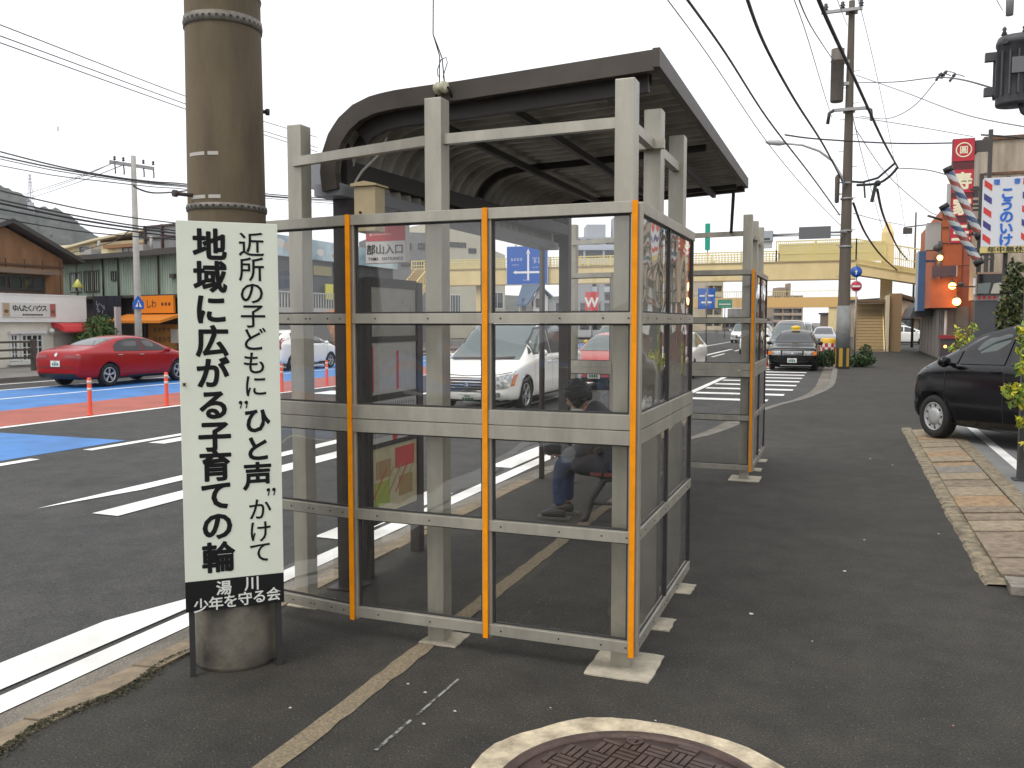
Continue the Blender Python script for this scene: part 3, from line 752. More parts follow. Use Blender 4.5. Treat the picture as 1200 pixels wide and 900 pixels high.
# ================================================================== BENCH
bn = thing('bench', 'park bench with red slats and black cast iron ends inside the shelter', 'bench', (-1.7, 7.55, 0))
M_RED_SLAT = mat('bench_red', (0.17, 0.045, 0.035), 0.5, noise=0.15, nscale=20)
M_IRON = mat('cast_iron', (0.05, 0.05, 0.052), 0.5, 0.2)
for k in range(4):
    mb = MB(); mb.box((-.22 + k * .115, -.72, .40), (-.22 + k * .115 + .095, .72, .43), bevel=.006); obj('seat_slat', mb, M_RED_SLAT, bn)
for k in range(2):
    mb = MB(); mb.box((.262 + .03 * k, -.72, .56 + .13 * k), (.285 + .03 * k, .72, .65 + .13 * k), bevel=.006); obj('back_slat', mb, M_RED_SLAT, bn)
for y in (-.64, .64):
    mb = MB()
    mb.tube([(-.30, y, 0), (-.27, y, .04), (-.22, y, .2), (-.12, y, .36), (0, y, .385), (.2, y, .385)], [.032, .028, .026, .026, .024, .024], 8)
    mb.tube([(.34, y, 0), (.3, y, .05), (.22, y, .25), (.2, y, .385), (.24, y, .6), (.30, y, .82)], [.03, .026, .025, .024, .02, .018], 8)
    mb.tube([(-.24, y, .16), (0, y, .17), (.25, y, .16)], .014, 8)
    obj('end_frame', mb, M_IRON, bn)
    mb = MB(); mb.tube([(.26, y, .66), (.0, y, .63), (-.16, y, .61), (-.22, y, .57), (-.2, y, .46), (-.14, y, .37)], [.02, .022, .022, .02, .018, .016], 8); obj('armrest', mb, M_IRON, bn)

# ================================================================== SEATED PERSON
def skin(name, pts, edges, rad_, mats, parent, lvl=2, root=0, smooth=True):
    me = bpy.data.meshes.new(name); me.from_pydata([Vector(p) for p in pts], edges, [])
    o = bpy.data.objects.new(name, me); COL.objects.link(o)
    o.modifiers.new('s', 'SKIN'); sv = me.skin_vertices[0].data
    for i, r in enumerate(rad_):
        sv[i].radius = (r, r) if not isinstance(r, tuple) else r
        sv[i].use_root = (i == root)
    m = o.modifiers.new('ss', 'SUBSURF'); m.levels = lvl; m.render_levels = lvl
    dg = bpy.context.evaluated_depsgraph_get(); dg.update()
    out = bpy.data.meshes.new_from_object(o.evaluated_get(dg))
    bpy.data.objects.remove(o)
    for p in out.polygons: p.use_smooth = smooth
    return out
M_SKIN = mat('skin', (0.38, 0.22, 0.15), 0.5)
M_HAIR = mat('hair_black', (0.010, 0.009, 0.009), 0.6, bump=0.6, bscale=140)
M_JACKET = mat('jacket_charcoal', (0.042, 0.043, 0.050), 0.85, noise=0.25, nscale=12, bump=0.4, bscale=18)
M_JEANS = mat('jeans_navy', (0.030, 0.048, 0.10), 0.9, noise=0.3, nscale=14, bump=0.4, bscale=22)
M_SHOE = mat('shoe_dark', (0.03, 0.028, 0.027), 0.6)
pr = thing('person', 'person sitting hunched on the bench in a dark jacket and jeans', 'person', (-1.66, 7.06, 0))
# local axes: faces -x; near (left) side is -y
P_ = dict(pel=(-.03, 0, .48), spine=(-.09, 0, .65), chest=(-.22, 0, .83), neck=(-.33, 0, .92), head0=(-.36, 0, .92))
bp = [P_['pel'], P_['spine'], P_['chest'], P_['neck'], (-.385, 0, .955)]
be = [(0, 1), (1, 2), (2, 3), (3, 4)]; brad = [.12, .115, .12, .05, .05]
def limb(chain, rr, start):
    i = start
    for p, r in zip(chain, rr):
        bp.append(p); brad.append(r); be.append((i, len(bp) - 1)); i = len(bp) - 1
for s in (-1, 1):
    limb([(-.24, s*.16, .785), (-.30, s*.20, .62), (-.47, s*.14, .56), (-.53, s*.09, .545)], [.055, .045, .036, .026], 2)
    limb([(-.08, s*.10, .49), (-.53, s*.115, .485), (-.55, s*.11, .27), (-.545, s*.11, .09)], [.085, .062, .052, .036], 0)
body_me = skin('body', bp, be, brad, None, None, 2, 0)
mb = MB(); mb.mesh(body_me)
# head, tipped down towards the lap
HM = Matrix.Translation((-.435, 0, 1.035)) @ Matrix.Rotation(math.radians(-40), 4, 'Y')
def hp(p): return HM @ Vector(p)
q = bmesh.ops.create_uvsphere(mb.bm, u_segments=20, v_segments=16, radius=1)
for v in q['verts']:
    x, y, z_ = v.co; X = x * .096; Y = y * .076; Z = z_ * .118
    if z_ < 0: X = X * (1 - .18 * -z_) - .014 * -z_; Y *= 1 - .30 * -z_
    v.co = hp((X, Y, Z))
mb.prism([hp(p) for p in ((-.088, -.012, -.03), (-.088, .012, -.03), (-.094, .004, .02), (-.094, -.004, .02))], HM.to_3x3() @ Vector((-.022, 0, -.006)))
for s in (-1, 1):
    mb.sphere(hp((.004, s * .077, -.005)), .03, (.55, .25, 1), 10, 8)
    mb.sphere(hp((-.088, s * .03, .012)), .011, (.6, 1, .6), 8, 6)
mb.bar(hp((-.086, -.022, -.058)), hp((-.086, .022, -.058)), .008, .008)
# hands: palm and five fingers closed over the bag
for s in (-1, 1):
    base = Vector((-.555, s * .075, .54)); pts = [base + Vector((.03, s*.01, .006)), base]; ed = [(0, 1)]; rr = [.024, .026]
    for k, L in enumerate((.060, .072, .068, .052)):
        o0 = base + Vector((-.028, s * (-.028 + .019 * k), .004)); i0 = len(pts)
        pts += [o0, o0 + Vector((-L * .5, 0, -.004)), o0 + Vector((-L * .85, 0, -.026)), o0 + Vector((-L * .82, 0, -.05))]
        ed += [(1, i0), (i0, i0+1), (i0+1, i0+2), (i0+2, i0+3)]; rr += [.0095, .0088, .0082, .0068]
    i0 = len(pts); pts += [base + Vector((-.01, -s*.03, 0)), base + Vector((-.04, -s*.05, -.006)), base + Vector((-.065, -s*.045, -.014))]; ed += [(1, i0), (i0, i0+1), (i0+1, i0+2)]; rr += [.011, .0095, .008]
    mb.mesh(skin('hand', pts, ed, rr, None, None, 1, 1))
body = obj('body', mb, M_SKIN, pr)
for p in body.data.polygons: p.use_smooth = True
mb = MB(); q = bmesh.ops.create_uvsphere(mb.bm, u_segments=28, v_segments=20, radius=1); hr = random.Random(4)
for v in list(q['verts']):
    x, y, z_ = v.co; k = 1 + hr.uniform(-.03, .06)
    v.co = hp((x * .120 * k + .012, y * .100 * k, z_ * .128 * k + .016))
dele = [v for v in mb.bm.verts if (HM.inverted() @ v.co).x < -.075 and (HM.inverted() @ v.co).z < .05 or (HM.inverted() @ v.co).z < -.10]
bmesh.ops.delete(mb.bm, geom=dele, context='VERTS')
h = obj('hair', mb, M_HAIR, pr, recalc=False)
sm = h.modifiers.new('t', 'SOLIDIFY'); sm.thickness = .012
jp = [(-.02, 0, .48), (-.08, 0, .64), (-.205, 0, .835), (-.31, 0, .93), (-.345, 0, .955), (-.18, -.10, .50), (-.46, -.118, .50), (-.18, .10, .50), (-.46, .118, .50)]; je = [(0, 1), (1, 2), (2, 3), (3, 4), (0, 5), (5, 6), (0, 7), (7, 8)]; jr = [(.175, .15), (.165, .14), (.19, .155), (.11, .11), (.075, .075), (.15, .14), (.125, .12), (.15, .14), (.125, .12)]
def jl(chain, rr):
    i = 2
    for p, r in zip(chain, rr): jp.append(p); jr.append(r); je.append((i, len(jp) - 1)); i = len(jp) - 1
for s in (-1, 1): jl([(-.23, s*.165, .785), (-.29, s*.215, .62), (-.46, s*.15, .565), (-.515, s*.10, .548)], [.078, .066, .054, .044])
jm = skin('jacket', jp, je, jr, None, None, 2, 0); mb = MB(); mb.mesh(jm); j = obj('jacket', mb, M_JACKET, pr)
for p in j.data.polygons: p.use_smooth = True
tp = [(-.03, 0, .49)]; te = []; tr_ = [(.15, .12)]
for s in (-1, 1):
    i = 0
    for p, r in (((-.10, s*.10, .495), .10), ((-.30, s*.115, .50), .088), ((-.54, s*.118, .485), .074), ((-.56, s*.112, .27), .064), ((-.55, s*.112, .10), .056)):
        tp.append(p); tr_.append(r); te.append((i, len(tp) - 1)); i = len(tp) - 1
tm = skin('trousers', tp, te, tr_, None, None, 2, 0); mb = MB(); mb.mesh(tm); j = obj('trousers', mb, M_JEANS, pr)
for p in j.data.polygons: p.use_smooth = True
for s in (-1, 1):
    mb = MB(); mb.mesh(skin('shoe', [(-.50, s*.112, .05), (-.58, s*.115, .055), (-.66, s*.12, .04), (-.72, s*.122, .033)], [(0, 1), (1, 2), (2, 3)], [(.045, .048), (.045, .05), (.046, .036), (.038, .028)], None, None, 2, 1))
    mb.mi = 1; mb.prism([(-.455, s*.112 - .042, 0), (-.60, s*.115 - .046, 0), (-.72, s*.12 - .042, 0), (-.755, s*.122, 0), (-.72, s*.12 + .042, 0), (-.60, s*.115 + .046, 0), (-.455, s*.112 + .042, 0)], (0, 0, .02))
    j = obj('shoe', mb, [M_SHOE, mat('sole', (0.1, 0.095, 0.085), 0.8)], pr)
bag = thing('handbag', 'soft dark bag held on the lap of the seated person', 'bag', (-2.27, 7.06, .545))
mb = MB(); q = bmesh.ops.create_uvsphere(mb.bm, u_segments=20, v_segments=14, radius=1)
for v in q['verts']:
    c = v.co; c.x = math.copysign(abs(c.x) ** .6, c.x) * .11; c.y = math.copysign(abs(c.y) ** .6, c.y) * .15; c.z = math.copysign(abs(c.z) ** .7, c.z) * .075 + .06 + .012 * math.sin(c.y * 30)
for f in mb.bm.faces: f.smooth = True
obj('pouch', mb, mat('bag_black', (0.018, 0.018, 0.02), 0.6, bump=0.4, bscale=30), bag)
mb = MB(); mb.tube([(-.02, -.1, .12), (-.05, -.09, .17), (-.05, .09, .17), (-.02, .1, .12)], .008, 8); obj('strap', mb, BLACK, bag)

# ================================================================== MANHOLE
MC = Vector((-.63, 2.855, 0))
mb = MB(); rnd = random.Random(8); N = 90; inn, out = [], []; jag = [rnd.uniform(-.02, .016) for _ in range(19)]; jag[18] = jag[0]
for k in range(N):
    a = 2*PI*k/N; rr = .642 + .014 * math.sin(3*a + 1) + .006 * math.sin(5*a) + (jag[k // 5] + (jag[k // 5 + 1] - jag[k // 5]) * (k % 5) / 5) * (1.0 if .9 < a < 3.2 else .4) + rnd.uniform(-.003, .003) * (1 if a > 1.2 else .3)
    inn.append(mb.bm.verts.new((MC.x + .516 * math.cos(a), MC.y + .516 * math.sin(a), .007))); out.append(mb.bm.verts.new((MC.x + rr * math.cos(a), MC.y + rr * math.sin(a), .005)))
for k in range(N): mb._f([inn[k], out[k], out[(k+1) % N], inn[(k+1) % N]])
M_SURR = mat('manhole_mortar', (0.37, 0.31, 0.21), 0.9, noise=0.40, nscale=9, col2=(0.45, 0.385, 0.275), bump=0.5, bscale=50)
nt_ = M_SURR.node_tree; b_ = nt_.nodes['Principled BSDF']      # chipped, stained patches on one side
struct('manhole_surround', mb, M_SURR)
mh = thing('manhole_cover', 'round brown cast iron manhole cover with a woven relief set in pale mortar', 'manhole cover', MC)
M_CI = mat('manhole_iron', (0.075, 0.048, 0.040), 0.5, 0.35, noise=0.35, nscale=8, bump=0.3, bscale=120)
mb = MB(); mb.lathe([(.47, .004), (.475, .018), (.508, .018), (.518, .005)], n=72); 
mb.bm.faces.ensure_lookup_table(); bmesh.ops.delete(mb.bm, geom=[f for f in mb.bm.faces if len(f.verts) > 10], context='FACES')
obj('frame', mb, M_CI, mh, recalc=False)
mb = MB(); mb.lathe([(0.001, .009), (.462, .009), (.464, -.01), (.001, -.01)], n=72)
obj('cover', mb, M_CI, mh)
mb = MB(); cell = .088; R_ = Matrix.Rotation(math.radians(-14), 4, 'Z')
for i in range(-6, 7):
    for j in range(-6, 7):
        for k in range(3):
            o = (k - 1) * .0285
            if (i + j) % 2: lo, hi = (i*cell - .041, j*cell + o - .0105, .008), (i*cell + .041, j*cell + o + .0105, .0165)
            else: lo, hi = (i*cell + o - .0105, j*cell - .041, .008), (i*cell + o + .0105, j*cell + .041, .0165)
            if max(math.hypot(x, y) for x in (lo[0], hi[0]) for y in (lo[1], hi[1])) < .46: mb.box(lo, hi, R_)
obj('relief', mb, mat('manhole_relief', (0.088, 0.058, 0.048), 0.42, 0.4, noise=0.3, nscale=10), mh)
mb = MB(); mb.lathe([(.014, .01), (.03, .012), (.034, .022), (.026, .022)], o=(-.10, .415, 0), n=20, closed=True); obj('lifting_eye', mb, M_CI, mh)

# scraps of litter and small stones
rnd = random.Random(21)
spots = [G(x, y) for x, y in ((1117, 851), (478, 802), (497, 849), (498, 812), (533, 834), (1046, 545), (1013, 633), (1100, 626), (645, 830), (880, 720), (990, 670), (952, 752), (768, 845), (340, 830), (1020, 538))]
for i, p in enumerate(spots):
    mb = MB(); r = rnd.uniform(.004, .008) * (1 if p.y < 5 else 1.7); n = rnd.randint(5, 7)
    pts = [(r * rnd.uniform(.6, 1.2) * math.cos(2*PI*k/n), r * rnd.uniform(.5, 1) * math.sin(2*PI*k/n), .002) for k in range(n)]
    mb.prism(pts, (0, 0, r * .35)); o = obj('litter_scrap', mb, mat('litter_pink', (0.5, 0.2, 0.16)) if i == 0 else mat('litter_pale', (0.55, 0.53, 0.5), 0.8)); o.location = p
    tag(o, 'small pink scrap of litter alone on the right of the dark pavement' if i == 0 else 'tiny pale scrap of litter lying on the dark pavement', 'litter', None if i == 0 else 'scraps of litter on the pavement')
# ================================================================== VEHICLES
def paint(name, col, metal=0.0, rough=0.16): return mat('car_paint_' + name, col, rough, metal, 0.5, coat=0.3)
M_CGLASS = mat('car_glass', (0.018, 0.022, 0.024), 0.04, 0, 0.9)
M_CGLASS2 = mat('car_glass_pale', (0.085, 0.115, 0.115), 0.05, 0, 0.9)
M_LAMP = mat('lamp_clear', (0.22, 0.23, 0.23), 0.06, 0.5, 0.9, noise=0.6, nscale=22, col2=(0.42, 0.43, 0.42))  # mottled greys in the colour stand in for chrome reflections
M_TAIL = mat('lamp_red', (0.20, 0.008, 0.012), 0.1, 0, 0.8)
M_AMBER = mat('lamp_amber', (0.6, 0.18, 0.03), 0.15)
M_CHROME = mat('chrome', (0.62, 0.62, 0.62), 0.12, 1.0)
M_ALLOY = mat('alloy', (0.50, 0.50, 0.50), 0.28, 0.8)
M_TRIM = mat('car_trim_black', (0.016, 0.016, 0.017), 0.5)
M_PLATE = mat('plate_white', (0.70, 0.71, 0.68), 0.4)
M_PLATETXT = mat('plate_green', (0.03, 0.14, 0.07), 0.5)

def body_mesh(st, lvl=2):
    mb = MB(); rings = []
    for (x, zb, zs, zt, wb, ws, wt) in st:
        dz = zt - zs
        h = [(0, zb), (wb * .86, zb), (wb, zb + .07), (max(wb, ws) + .012, zb + (zs - zb) * .5), (ws + .004, zs - .07), (ws - .012, zs - .004), (ws - .05, zs + min(.03, dz * .3)), (wt + (ws - wt) * .12 if dz < .15 else wt + .03, zs + dz * (.78 if dz > .15 else .8)), (wt * .86, zt - .012), (0, zt)]
        ring = [(x, y, z) for y, z in h] + [(x, -y, z) for y, z in h[-2:0:-1]]
        rings.append([mb.bm.verts.new(p) for p in ring])
    n = len(rings[0])
    for a, b in zip(rings, rings[1:]):
        for k in range(n): mb._f([a[k], a[(k+1) % n], b[(k+1) % n], b[k]], smooth=True)
    mb._f(rings[0]); mb._f(rings[-1][::-1])
    bmesh.ops.recalc_face_normals(mb.bm, faces=mb.bm.faces[:])
    me = bpy.data.meshes.new('body'); mb.bm.to_mesh(me); mb.bm.free()
    o = bpy.data.objects.new('body', me); COL.objects.link(o)
    m = o.modifiers.new('s', 'SUBSURF'); m.levels = lvl; m.render_levels = lvl
    dg = bpy.context.evaluated_depsgraph_get(); dg.update()
    out = bpy.data.meshes.new_from_object(o.evaluated_get(dg)); bpy.data.objects.remove(o)
    return out
def inside(p, poly):
    c = False; j = len(poly) - 1
    for i in range(len(poly)):
        a, b = poly[i], poly[j]
        if (a[1] > p[1]) != (b[1] > p[1]) and p[0] < (b[0]-a[0]) * (p[1]-a[1]) / (b[1]-a[1]) + a[0]: c = not c
        j = i
    return c
def drape(mb, bvh, poly, mode, side=1, eps=.006, step=.06, dome=0.0):
    """lay a flat outline onto the body: outline -> fine triangles -> pushed on to the surface"""
    pts = []; 
    for i in range(len(poly)):
        a = Vector(poly[i]); b = Vector(poly[(i+1) % len(poly)]); n = max(1, int((b - a).length / step))
        for k in range(n): pts.append(a + (b - a) * (k / n))
    nb = len(pts); xs = [p.x for p in pts]; ys_ = [p.y for p in pts]
    x = min(xs) + step * .5
    while x < max(xs):
        y = min(ys_) + step * .5
        while y < max(ys_):
            if inside((x, y), poly) and min((p - Vector((x, y))).length for p in pts[:nb]) > step * .45: pts.append(Vector((x, y)))
            y += step
        x += step
    r = delaunay_2d_cdt(pts, [(i, (i+1) % nb) for i in range(nb)], [list(range(nb))], 1, 1e-5)
    vs = []
    for p in r[0]:
        if mode == 'side': o, d = Vector((p.x, 3 * side, p.y)), Vector((0, -side, 0))
        elif mode == 'front': o, d = Vector((6, p.x, p.y)), Vector((-1, 0, 0))
        elif mode == 'rear': o, d = Vector((-6, p.x, p.y)), Vector((1, 0, 0))
        else: o, d = Vector((p.x, p.y, 5)), Vector((0, 0, -1))
        loc, nn, _, _ = bvh.ray_cast(o, d)
        vs.append(None if loc is None else mb.bm.verts.new(loc + (nn if nn.dot(d) < 0 else -nn) * eps))
    for f in r[2]:
        q = [vs[i] for i in f]
        if all(q): mb._f(q, smooth=True)
def line_poly(pts, w):
    """thin outline round a polyline (2-D)"""
    L, R = [], []
    for i, p in enumerate(pts):
        a = Vector(pts[max(i-1, 0)]); b = Vector(pts[min(i+1, len(pts)-1)]); t = (b - a).normalized(); n = Vector((-t.y, t.x)) * w / 2
        L.append(tuple(Vector(p) + n)); R.append(tuple(Vector(p) - n))
    return L + R[::-1]
def wheel_part(parent, x, y, r, side, style, m_rim, width=.19):
    mb = MB(); mx = Matrix.Translation((x, y, r)) @ Matrix.Rotation(PI/2 * (-side), 4, 'X')     # lathe axis z -> outward
    h = width / 2
    mb.lathe([(r * .66, -h), (r * .9, -h), (r * .985, -h * .75), (r, -h * .4), (r, h * .4), (r * .985, h * .75), (r * .93, h), (r * .72, h * .98), (r * .64, h * .82), (r * .64, -h)], mx=mx, n=32, closed=True)
    t = obj('wheel', mb, RUBBER, parent)
    mb = MB(); ri = r * .66
    mb.mi = 1; mb.lathe([(.001, h * .25), (ri, h * .25), (ri, h * .1), (.001, h * .1)], mx=mx, n=24); mb.mi = 0
    mb.lathe([(ri * .88, h * .5), (ri * .91, h * .86), (ri * 1.0, h * .88), (ri * 1.0, h * .3), (ri * .9, h * .3)], mx=mx, n=32, closed=True)
    if style == 'cap':
        prof_ = [(.001, h * .92), (ri * .35, h * .9), (ri * .62, h * .82), (ri * .62, h * .3), (.001, h * .3)]; mb.lathe(prof_, mx=mx, n=28)
        for k in range(9):
            a = 2*PI*k/9; c, s = math.cos(a), math.sin(a)
            mb.bar(mx @ Vector((c * ri * .55, s * ri * .55, h * .72)), mx @ Vector((c * ri * .94, s * ri * .94, h * .74)), ri * .36, .012, up=mx.to_3x3() @ Vector((0, 0, 1)))
    else:
        mb.lathe([(.001, h * .8), (ri * .2, h * .78), (ri * .24, h * .5), (.001, h * .5)], mx=mx, n=16)
        n_ = 5 if style == 'five' else 10
        for k in range(n_):
            a = 2*PI*k/n_ + .3
            for da in ((-.13, .13) if style == 'five' else (0,)):
                mb.bar(mx @ Vector((math.cos(a) * ri * .16, math.sin(a) * ri * .16, h * .68)), mx @ Vector((math.cos(a + da) * ri * .95, math.sin(a + da) * ri * .95, h * .74)), ri * .15, .02, up=mx.to_3x3() @ Vector((0, 0, 1)), bevel=.003)
    obj('rim', mb, [m_rim, M_TRIM], t)
    return t

SPECS = {}
SPECS['sedan'] = dict(st=[(-2.35,.38,.80,.86,.66,.68,.52), (-2.27,.24,.93,1.01,.80,.82,.64), (-2.0,.2,.95,1.07,.87,.88,.68), (-1.55,.2,.95,1.14,.89,.90,.66), (-1.0,.18,.94,1.33,.89,.91,.585), (-.3,.18,.92,1.42,.89,.91,.585), (.3,.18,.91,1.405,.89,.91,.59), (.85,.18,.90,1.19,.89,.91,.66), (1.2,.18,.89,1.0,.89,.90,.73), (1.75,.2,.80,.90,.88,.88,.68), (2.12,.22,.68,.76,.80,.80,.56), (2.31,.32,.55,.62,.58,.6,.42)],
    ax=(1.35, -1.35), wr=.325, ww=.80, side=[[(-1.12, .985), (-1.02, 1.13), (-.80, 1.24), (-.45, 1.30), (-.08, 1.315), (-.08, .97)], [(-.02, .97), (-.02, 1.315), (.35, 1.27), (.72, 1.09), (.92, .965)]],
    front=[(-.60, 1.03), (.60, 1.03), (.50, 1.345), (-.50, 1.345)], rear=[(-.56, 1.145), (.56, 1.145), (.46, 1.335), (-.46, 1.335)], door=[[(.95, .93), (1.0, .6), (.9, .28)], [(-.05, .96), (-.07, .28)], [(-.95, .96), (-.9, .62), (-.72, .45)]], handle=[(-.18, .86), (-.98, .87)], hl=[(.45, .62), (.72, .66), (.74, .74), (.45, .73)], tl=[(.30, .83), (.80, .80), (.80, .89), (.32, .90)], grille=[(-.18, .38), (.18, .38), (.12, .62), (-.12, .62)], mirror=(.78, .97, .97), plate_f=.36, plate_r=.66)
SPECS['van'] = dict(st=[(2.33,.40,.62,.68,.62,.62,.5), (2.25,.25,.73,.79,.82,.80,.68), (2.0,.2,.83,.89,.89,.88,.76), (1.6,.2,.90,.97,.9,.9,.79), (1.3,.2,.96,1.07,.9,.9,.78), (.85,.2,1.01,1.40,.9,.9,.72), (.4,.2,1.05,1.74,.9,.9,.68), (-.1,.2,1.05,1.87,.9,.9,.68), (-1.3,.2,1.05,1.92,.9,.9,.69), (-2.15,.2,1.05,1.88,.9,.9,.68), (-2.42,.25,1.05,1.7,.88,.88,.66), (-2.51,.4,1.0,1.4,.74,.75,.6)],
    ax=(1.45, -1.45), wr=.335, ww=.80, side=[[(1.12, 1.10), (.98, 1.14), (.98, 1.25), (1.02, 1.2)], [(.92, 1.09), (.92, 1.30), (.42, 1.60), (-.05, 1.66), (-.05, 1.09)], [(-.13, 1.09), (-.13, 1.68), (-1.15, 1.70), (-1.15, 1.09)], [(-1.23, 1.09), (-1.23, 1.70), (-2.1, 1.66), (-2.2, 1.12)]],
    front=[(-.74, 1.0), (.74, 1.0), (.65, 1.66), (-.65, 1.66)], rear=[(-.66, 1.15), (.66, 1.15), (.6, 1.68), (-.6, 1.68)], door=[[(1.0, 1.0), (1.02, .6), (.92, .3)], [(-.09, 1.7), (-.09, .3)], [(-1.19, 1.7), (-1.19, .5)], [(-.09, .95), (-2.1, .98)]], handle=[(.1, .92), (-.3, .92)], hl=[(.48, .47), (.80, .50), (.86, .77), (.50, .70)], tl=[(.68, .8), (.84, .8), (.84, 1.3), (.7, 1.3)], grille=[(-.42, .42), (.42, .42), (.46, .69), (-.46, .69)], mirror=(.95, 1.02, 1.12), plate_f=.30, plate_r=.9)
SPECS['hatch'] = dict(st=[(2.02,.36,.56,.62,.52,.54,.42), (1.93,.24,.72,.79,.76,.75,.58), (1.65,.18,.83,.92,.84,.83,.66), (1.25,.18,.90,1.02,.845,.84,.68), (.85,.18,.93,1.19,.845,.84,.64), (.3,.18,.95,1.43,.845,.84,.57), (-.3,.18,.97,1.525,.845,.84,.56), (-1.0,.18,.99,1.50,.845,.84,.56), (-1.55,.2,1.01,1.38,.84,.83,.56), (-1.8,.26,1.0,1.18,.78,.78,.54), (-1.88,.4,.9,1.0,.62,.64,.46)],
    ax=(1.25, -1.25), wr=.295, ww=.755, side=[[(1.02, .995), (.78, .985), (.78, 1.10)], [(.73, .98), (.73, 1.13), (.40, 1.29), (-.05, 1.395), (-.05, 1.0)], [(-.12, 1.0), (-.12, 1.40), (-.6, 1.42), (-1.1, 1.37), (-1.28, 1.07)]],
    front=[(-.60, 1.02), (.60, 1.02), (.48, 1.42), (-.48, 1.42)], rear=[(-.54, 1.1), (.54, 1.1), (.46, 1.38), (-.46, 1.38)], door=[[(1.02, .93), (1.0, .55), (.86, .3)], [(-.08, .97), (-.09, .3)], [(-1.05, 1.0), (-.95, .7), (-.8, .5)]], handle=[(.07, .90), (-.92, .92)], hl=[(.42, .62), (.68, .66), (.70, .80), (.52, .76)], tl=[(.55, .8), (.72, .8), (.68, 1.25), (.6, 1.2)], grille=[(-.34, .56), (.34, .56), (.32, .66), (-.32, .66)], mirror=(.78, .93, 1.0), plate_f=.40, plate_r=.75)
SPECS['taxi'] = dict(st=[(2.24,.36,.70,.75,.74,.75,.64), (2.19,.24,.80,.86,.83,.82,.70), (1.9,.2,.84,.90,.845,.84,.74), (1.1,.2,.89,.96,.845,.84,.74), (.85,.2,.91,1.02,.845,.84,.72), (.5,.2,.92,1.26,.845,.84,.66), (.15,.2,.93,1.47,.845,.84,.60), (-.5,.2,.93,1.515,.845,.84,.60), (-1.15,.2,.93,1.46,.845,.84,.60), (-1.6,.2,.93,1.12,.845,.84,.68), (-1.85,.2,.92,1.0,.845,.84,.72), (-2.3,.22,.86,.92,.83,.82,.68), (-2.42,.38,.74,.79,.7,.7,.56)],
    ax=(1.39, -1.39), wr=.31, ww=.755, side=[[(.78, .985), (.68, .985), (.3, 1.33), (.0, 1.40), (-.35, 1.41), (-.35, .98)], [(-.42, .98), (-.42, 1.41), (-1.0, 1.39), (-1.35, .99)]],
    front=[(-.66, 1.03), (.66, 1.03), (.53, 1.43), (-.53, 1.43)], rear=[(-.6, 1.06), (.6, 1.06), (.52, 1.4), (-.52, 1.4)], door=[[(.85, .9), (.85, .3)], [(-.38, .95), (-.38, .3)]], handle=[(-.2, .85), (-1.1, .85)], hl=[(.40, .58), (.74, .58), (.76, .75), (.40, .75)], tl=[(.5, .65), (.75, .65), (.75, .8), (.5, .8)], grille=[(-.36, .58), (.36, .58), (.36, .75), (-.36, .75)], mirror=(.72, .90, 1.0), plate_f=.40, plate_r=.6)

SPECS['wagon'] = dict(SPECS['hatch'], st=[(1.84,.36,.64,.74,.60,.62,.48), (1.78,.24,.82,.91,.79,.78,.62), (1.58,.18,.91,1.03,.84,.83,.68), (1.30,.18,.96,1.13,.845,.84,.69), (.95,.18,1.0,1.33,.845,.84,.64), (.45,.18,1.02,1.55,.845,.84,.59), (-.2,.18,1.03,1.66,.845,.84,.58), (-1.0,.18,1.04,1.66,.845,.84,.58), (-1.7,.2,1.05,1.60,.84,.83,.58), (-2.0,.26,1.0,1.40,.80,.80,.56), (-2.1,.4,.9,1.1,.66,.68,.5)],
    side=[[(1.20, 1.05), (.86, 1.04), (.86, 1.20)], [(.81, 1.04), (.81, 1.22), (.50, 1.40), (.02, 1.50), (.02, 1.06)], [(-.08, 1.06), (-.08, 1.52), (-.6, 1.55), (-1.0, 1.54), (-1.0, 1.08)]], front=[(-.62, 1.12), (.62, 1.12), (.50, 1.54), (-.50, 1.54)], mirror=(.92, .92, 1.06), hl=[(.45, .76), (.74, .80), (.78, .97), (.56, .92)], handle=[(.12, .96), (-.92, .97)], door=[[(1.05, .98), (1.02, .55), (.88, .3)], [(-.03, 1.03), (-.04, .3)], [(-1.05, 1.05), (-.95, .7), (-.8, .5)]])
def rect(x0, x1, z0, z1): return [(x0, z0), (x1, z0), (x1, z1), (x0, z1)]
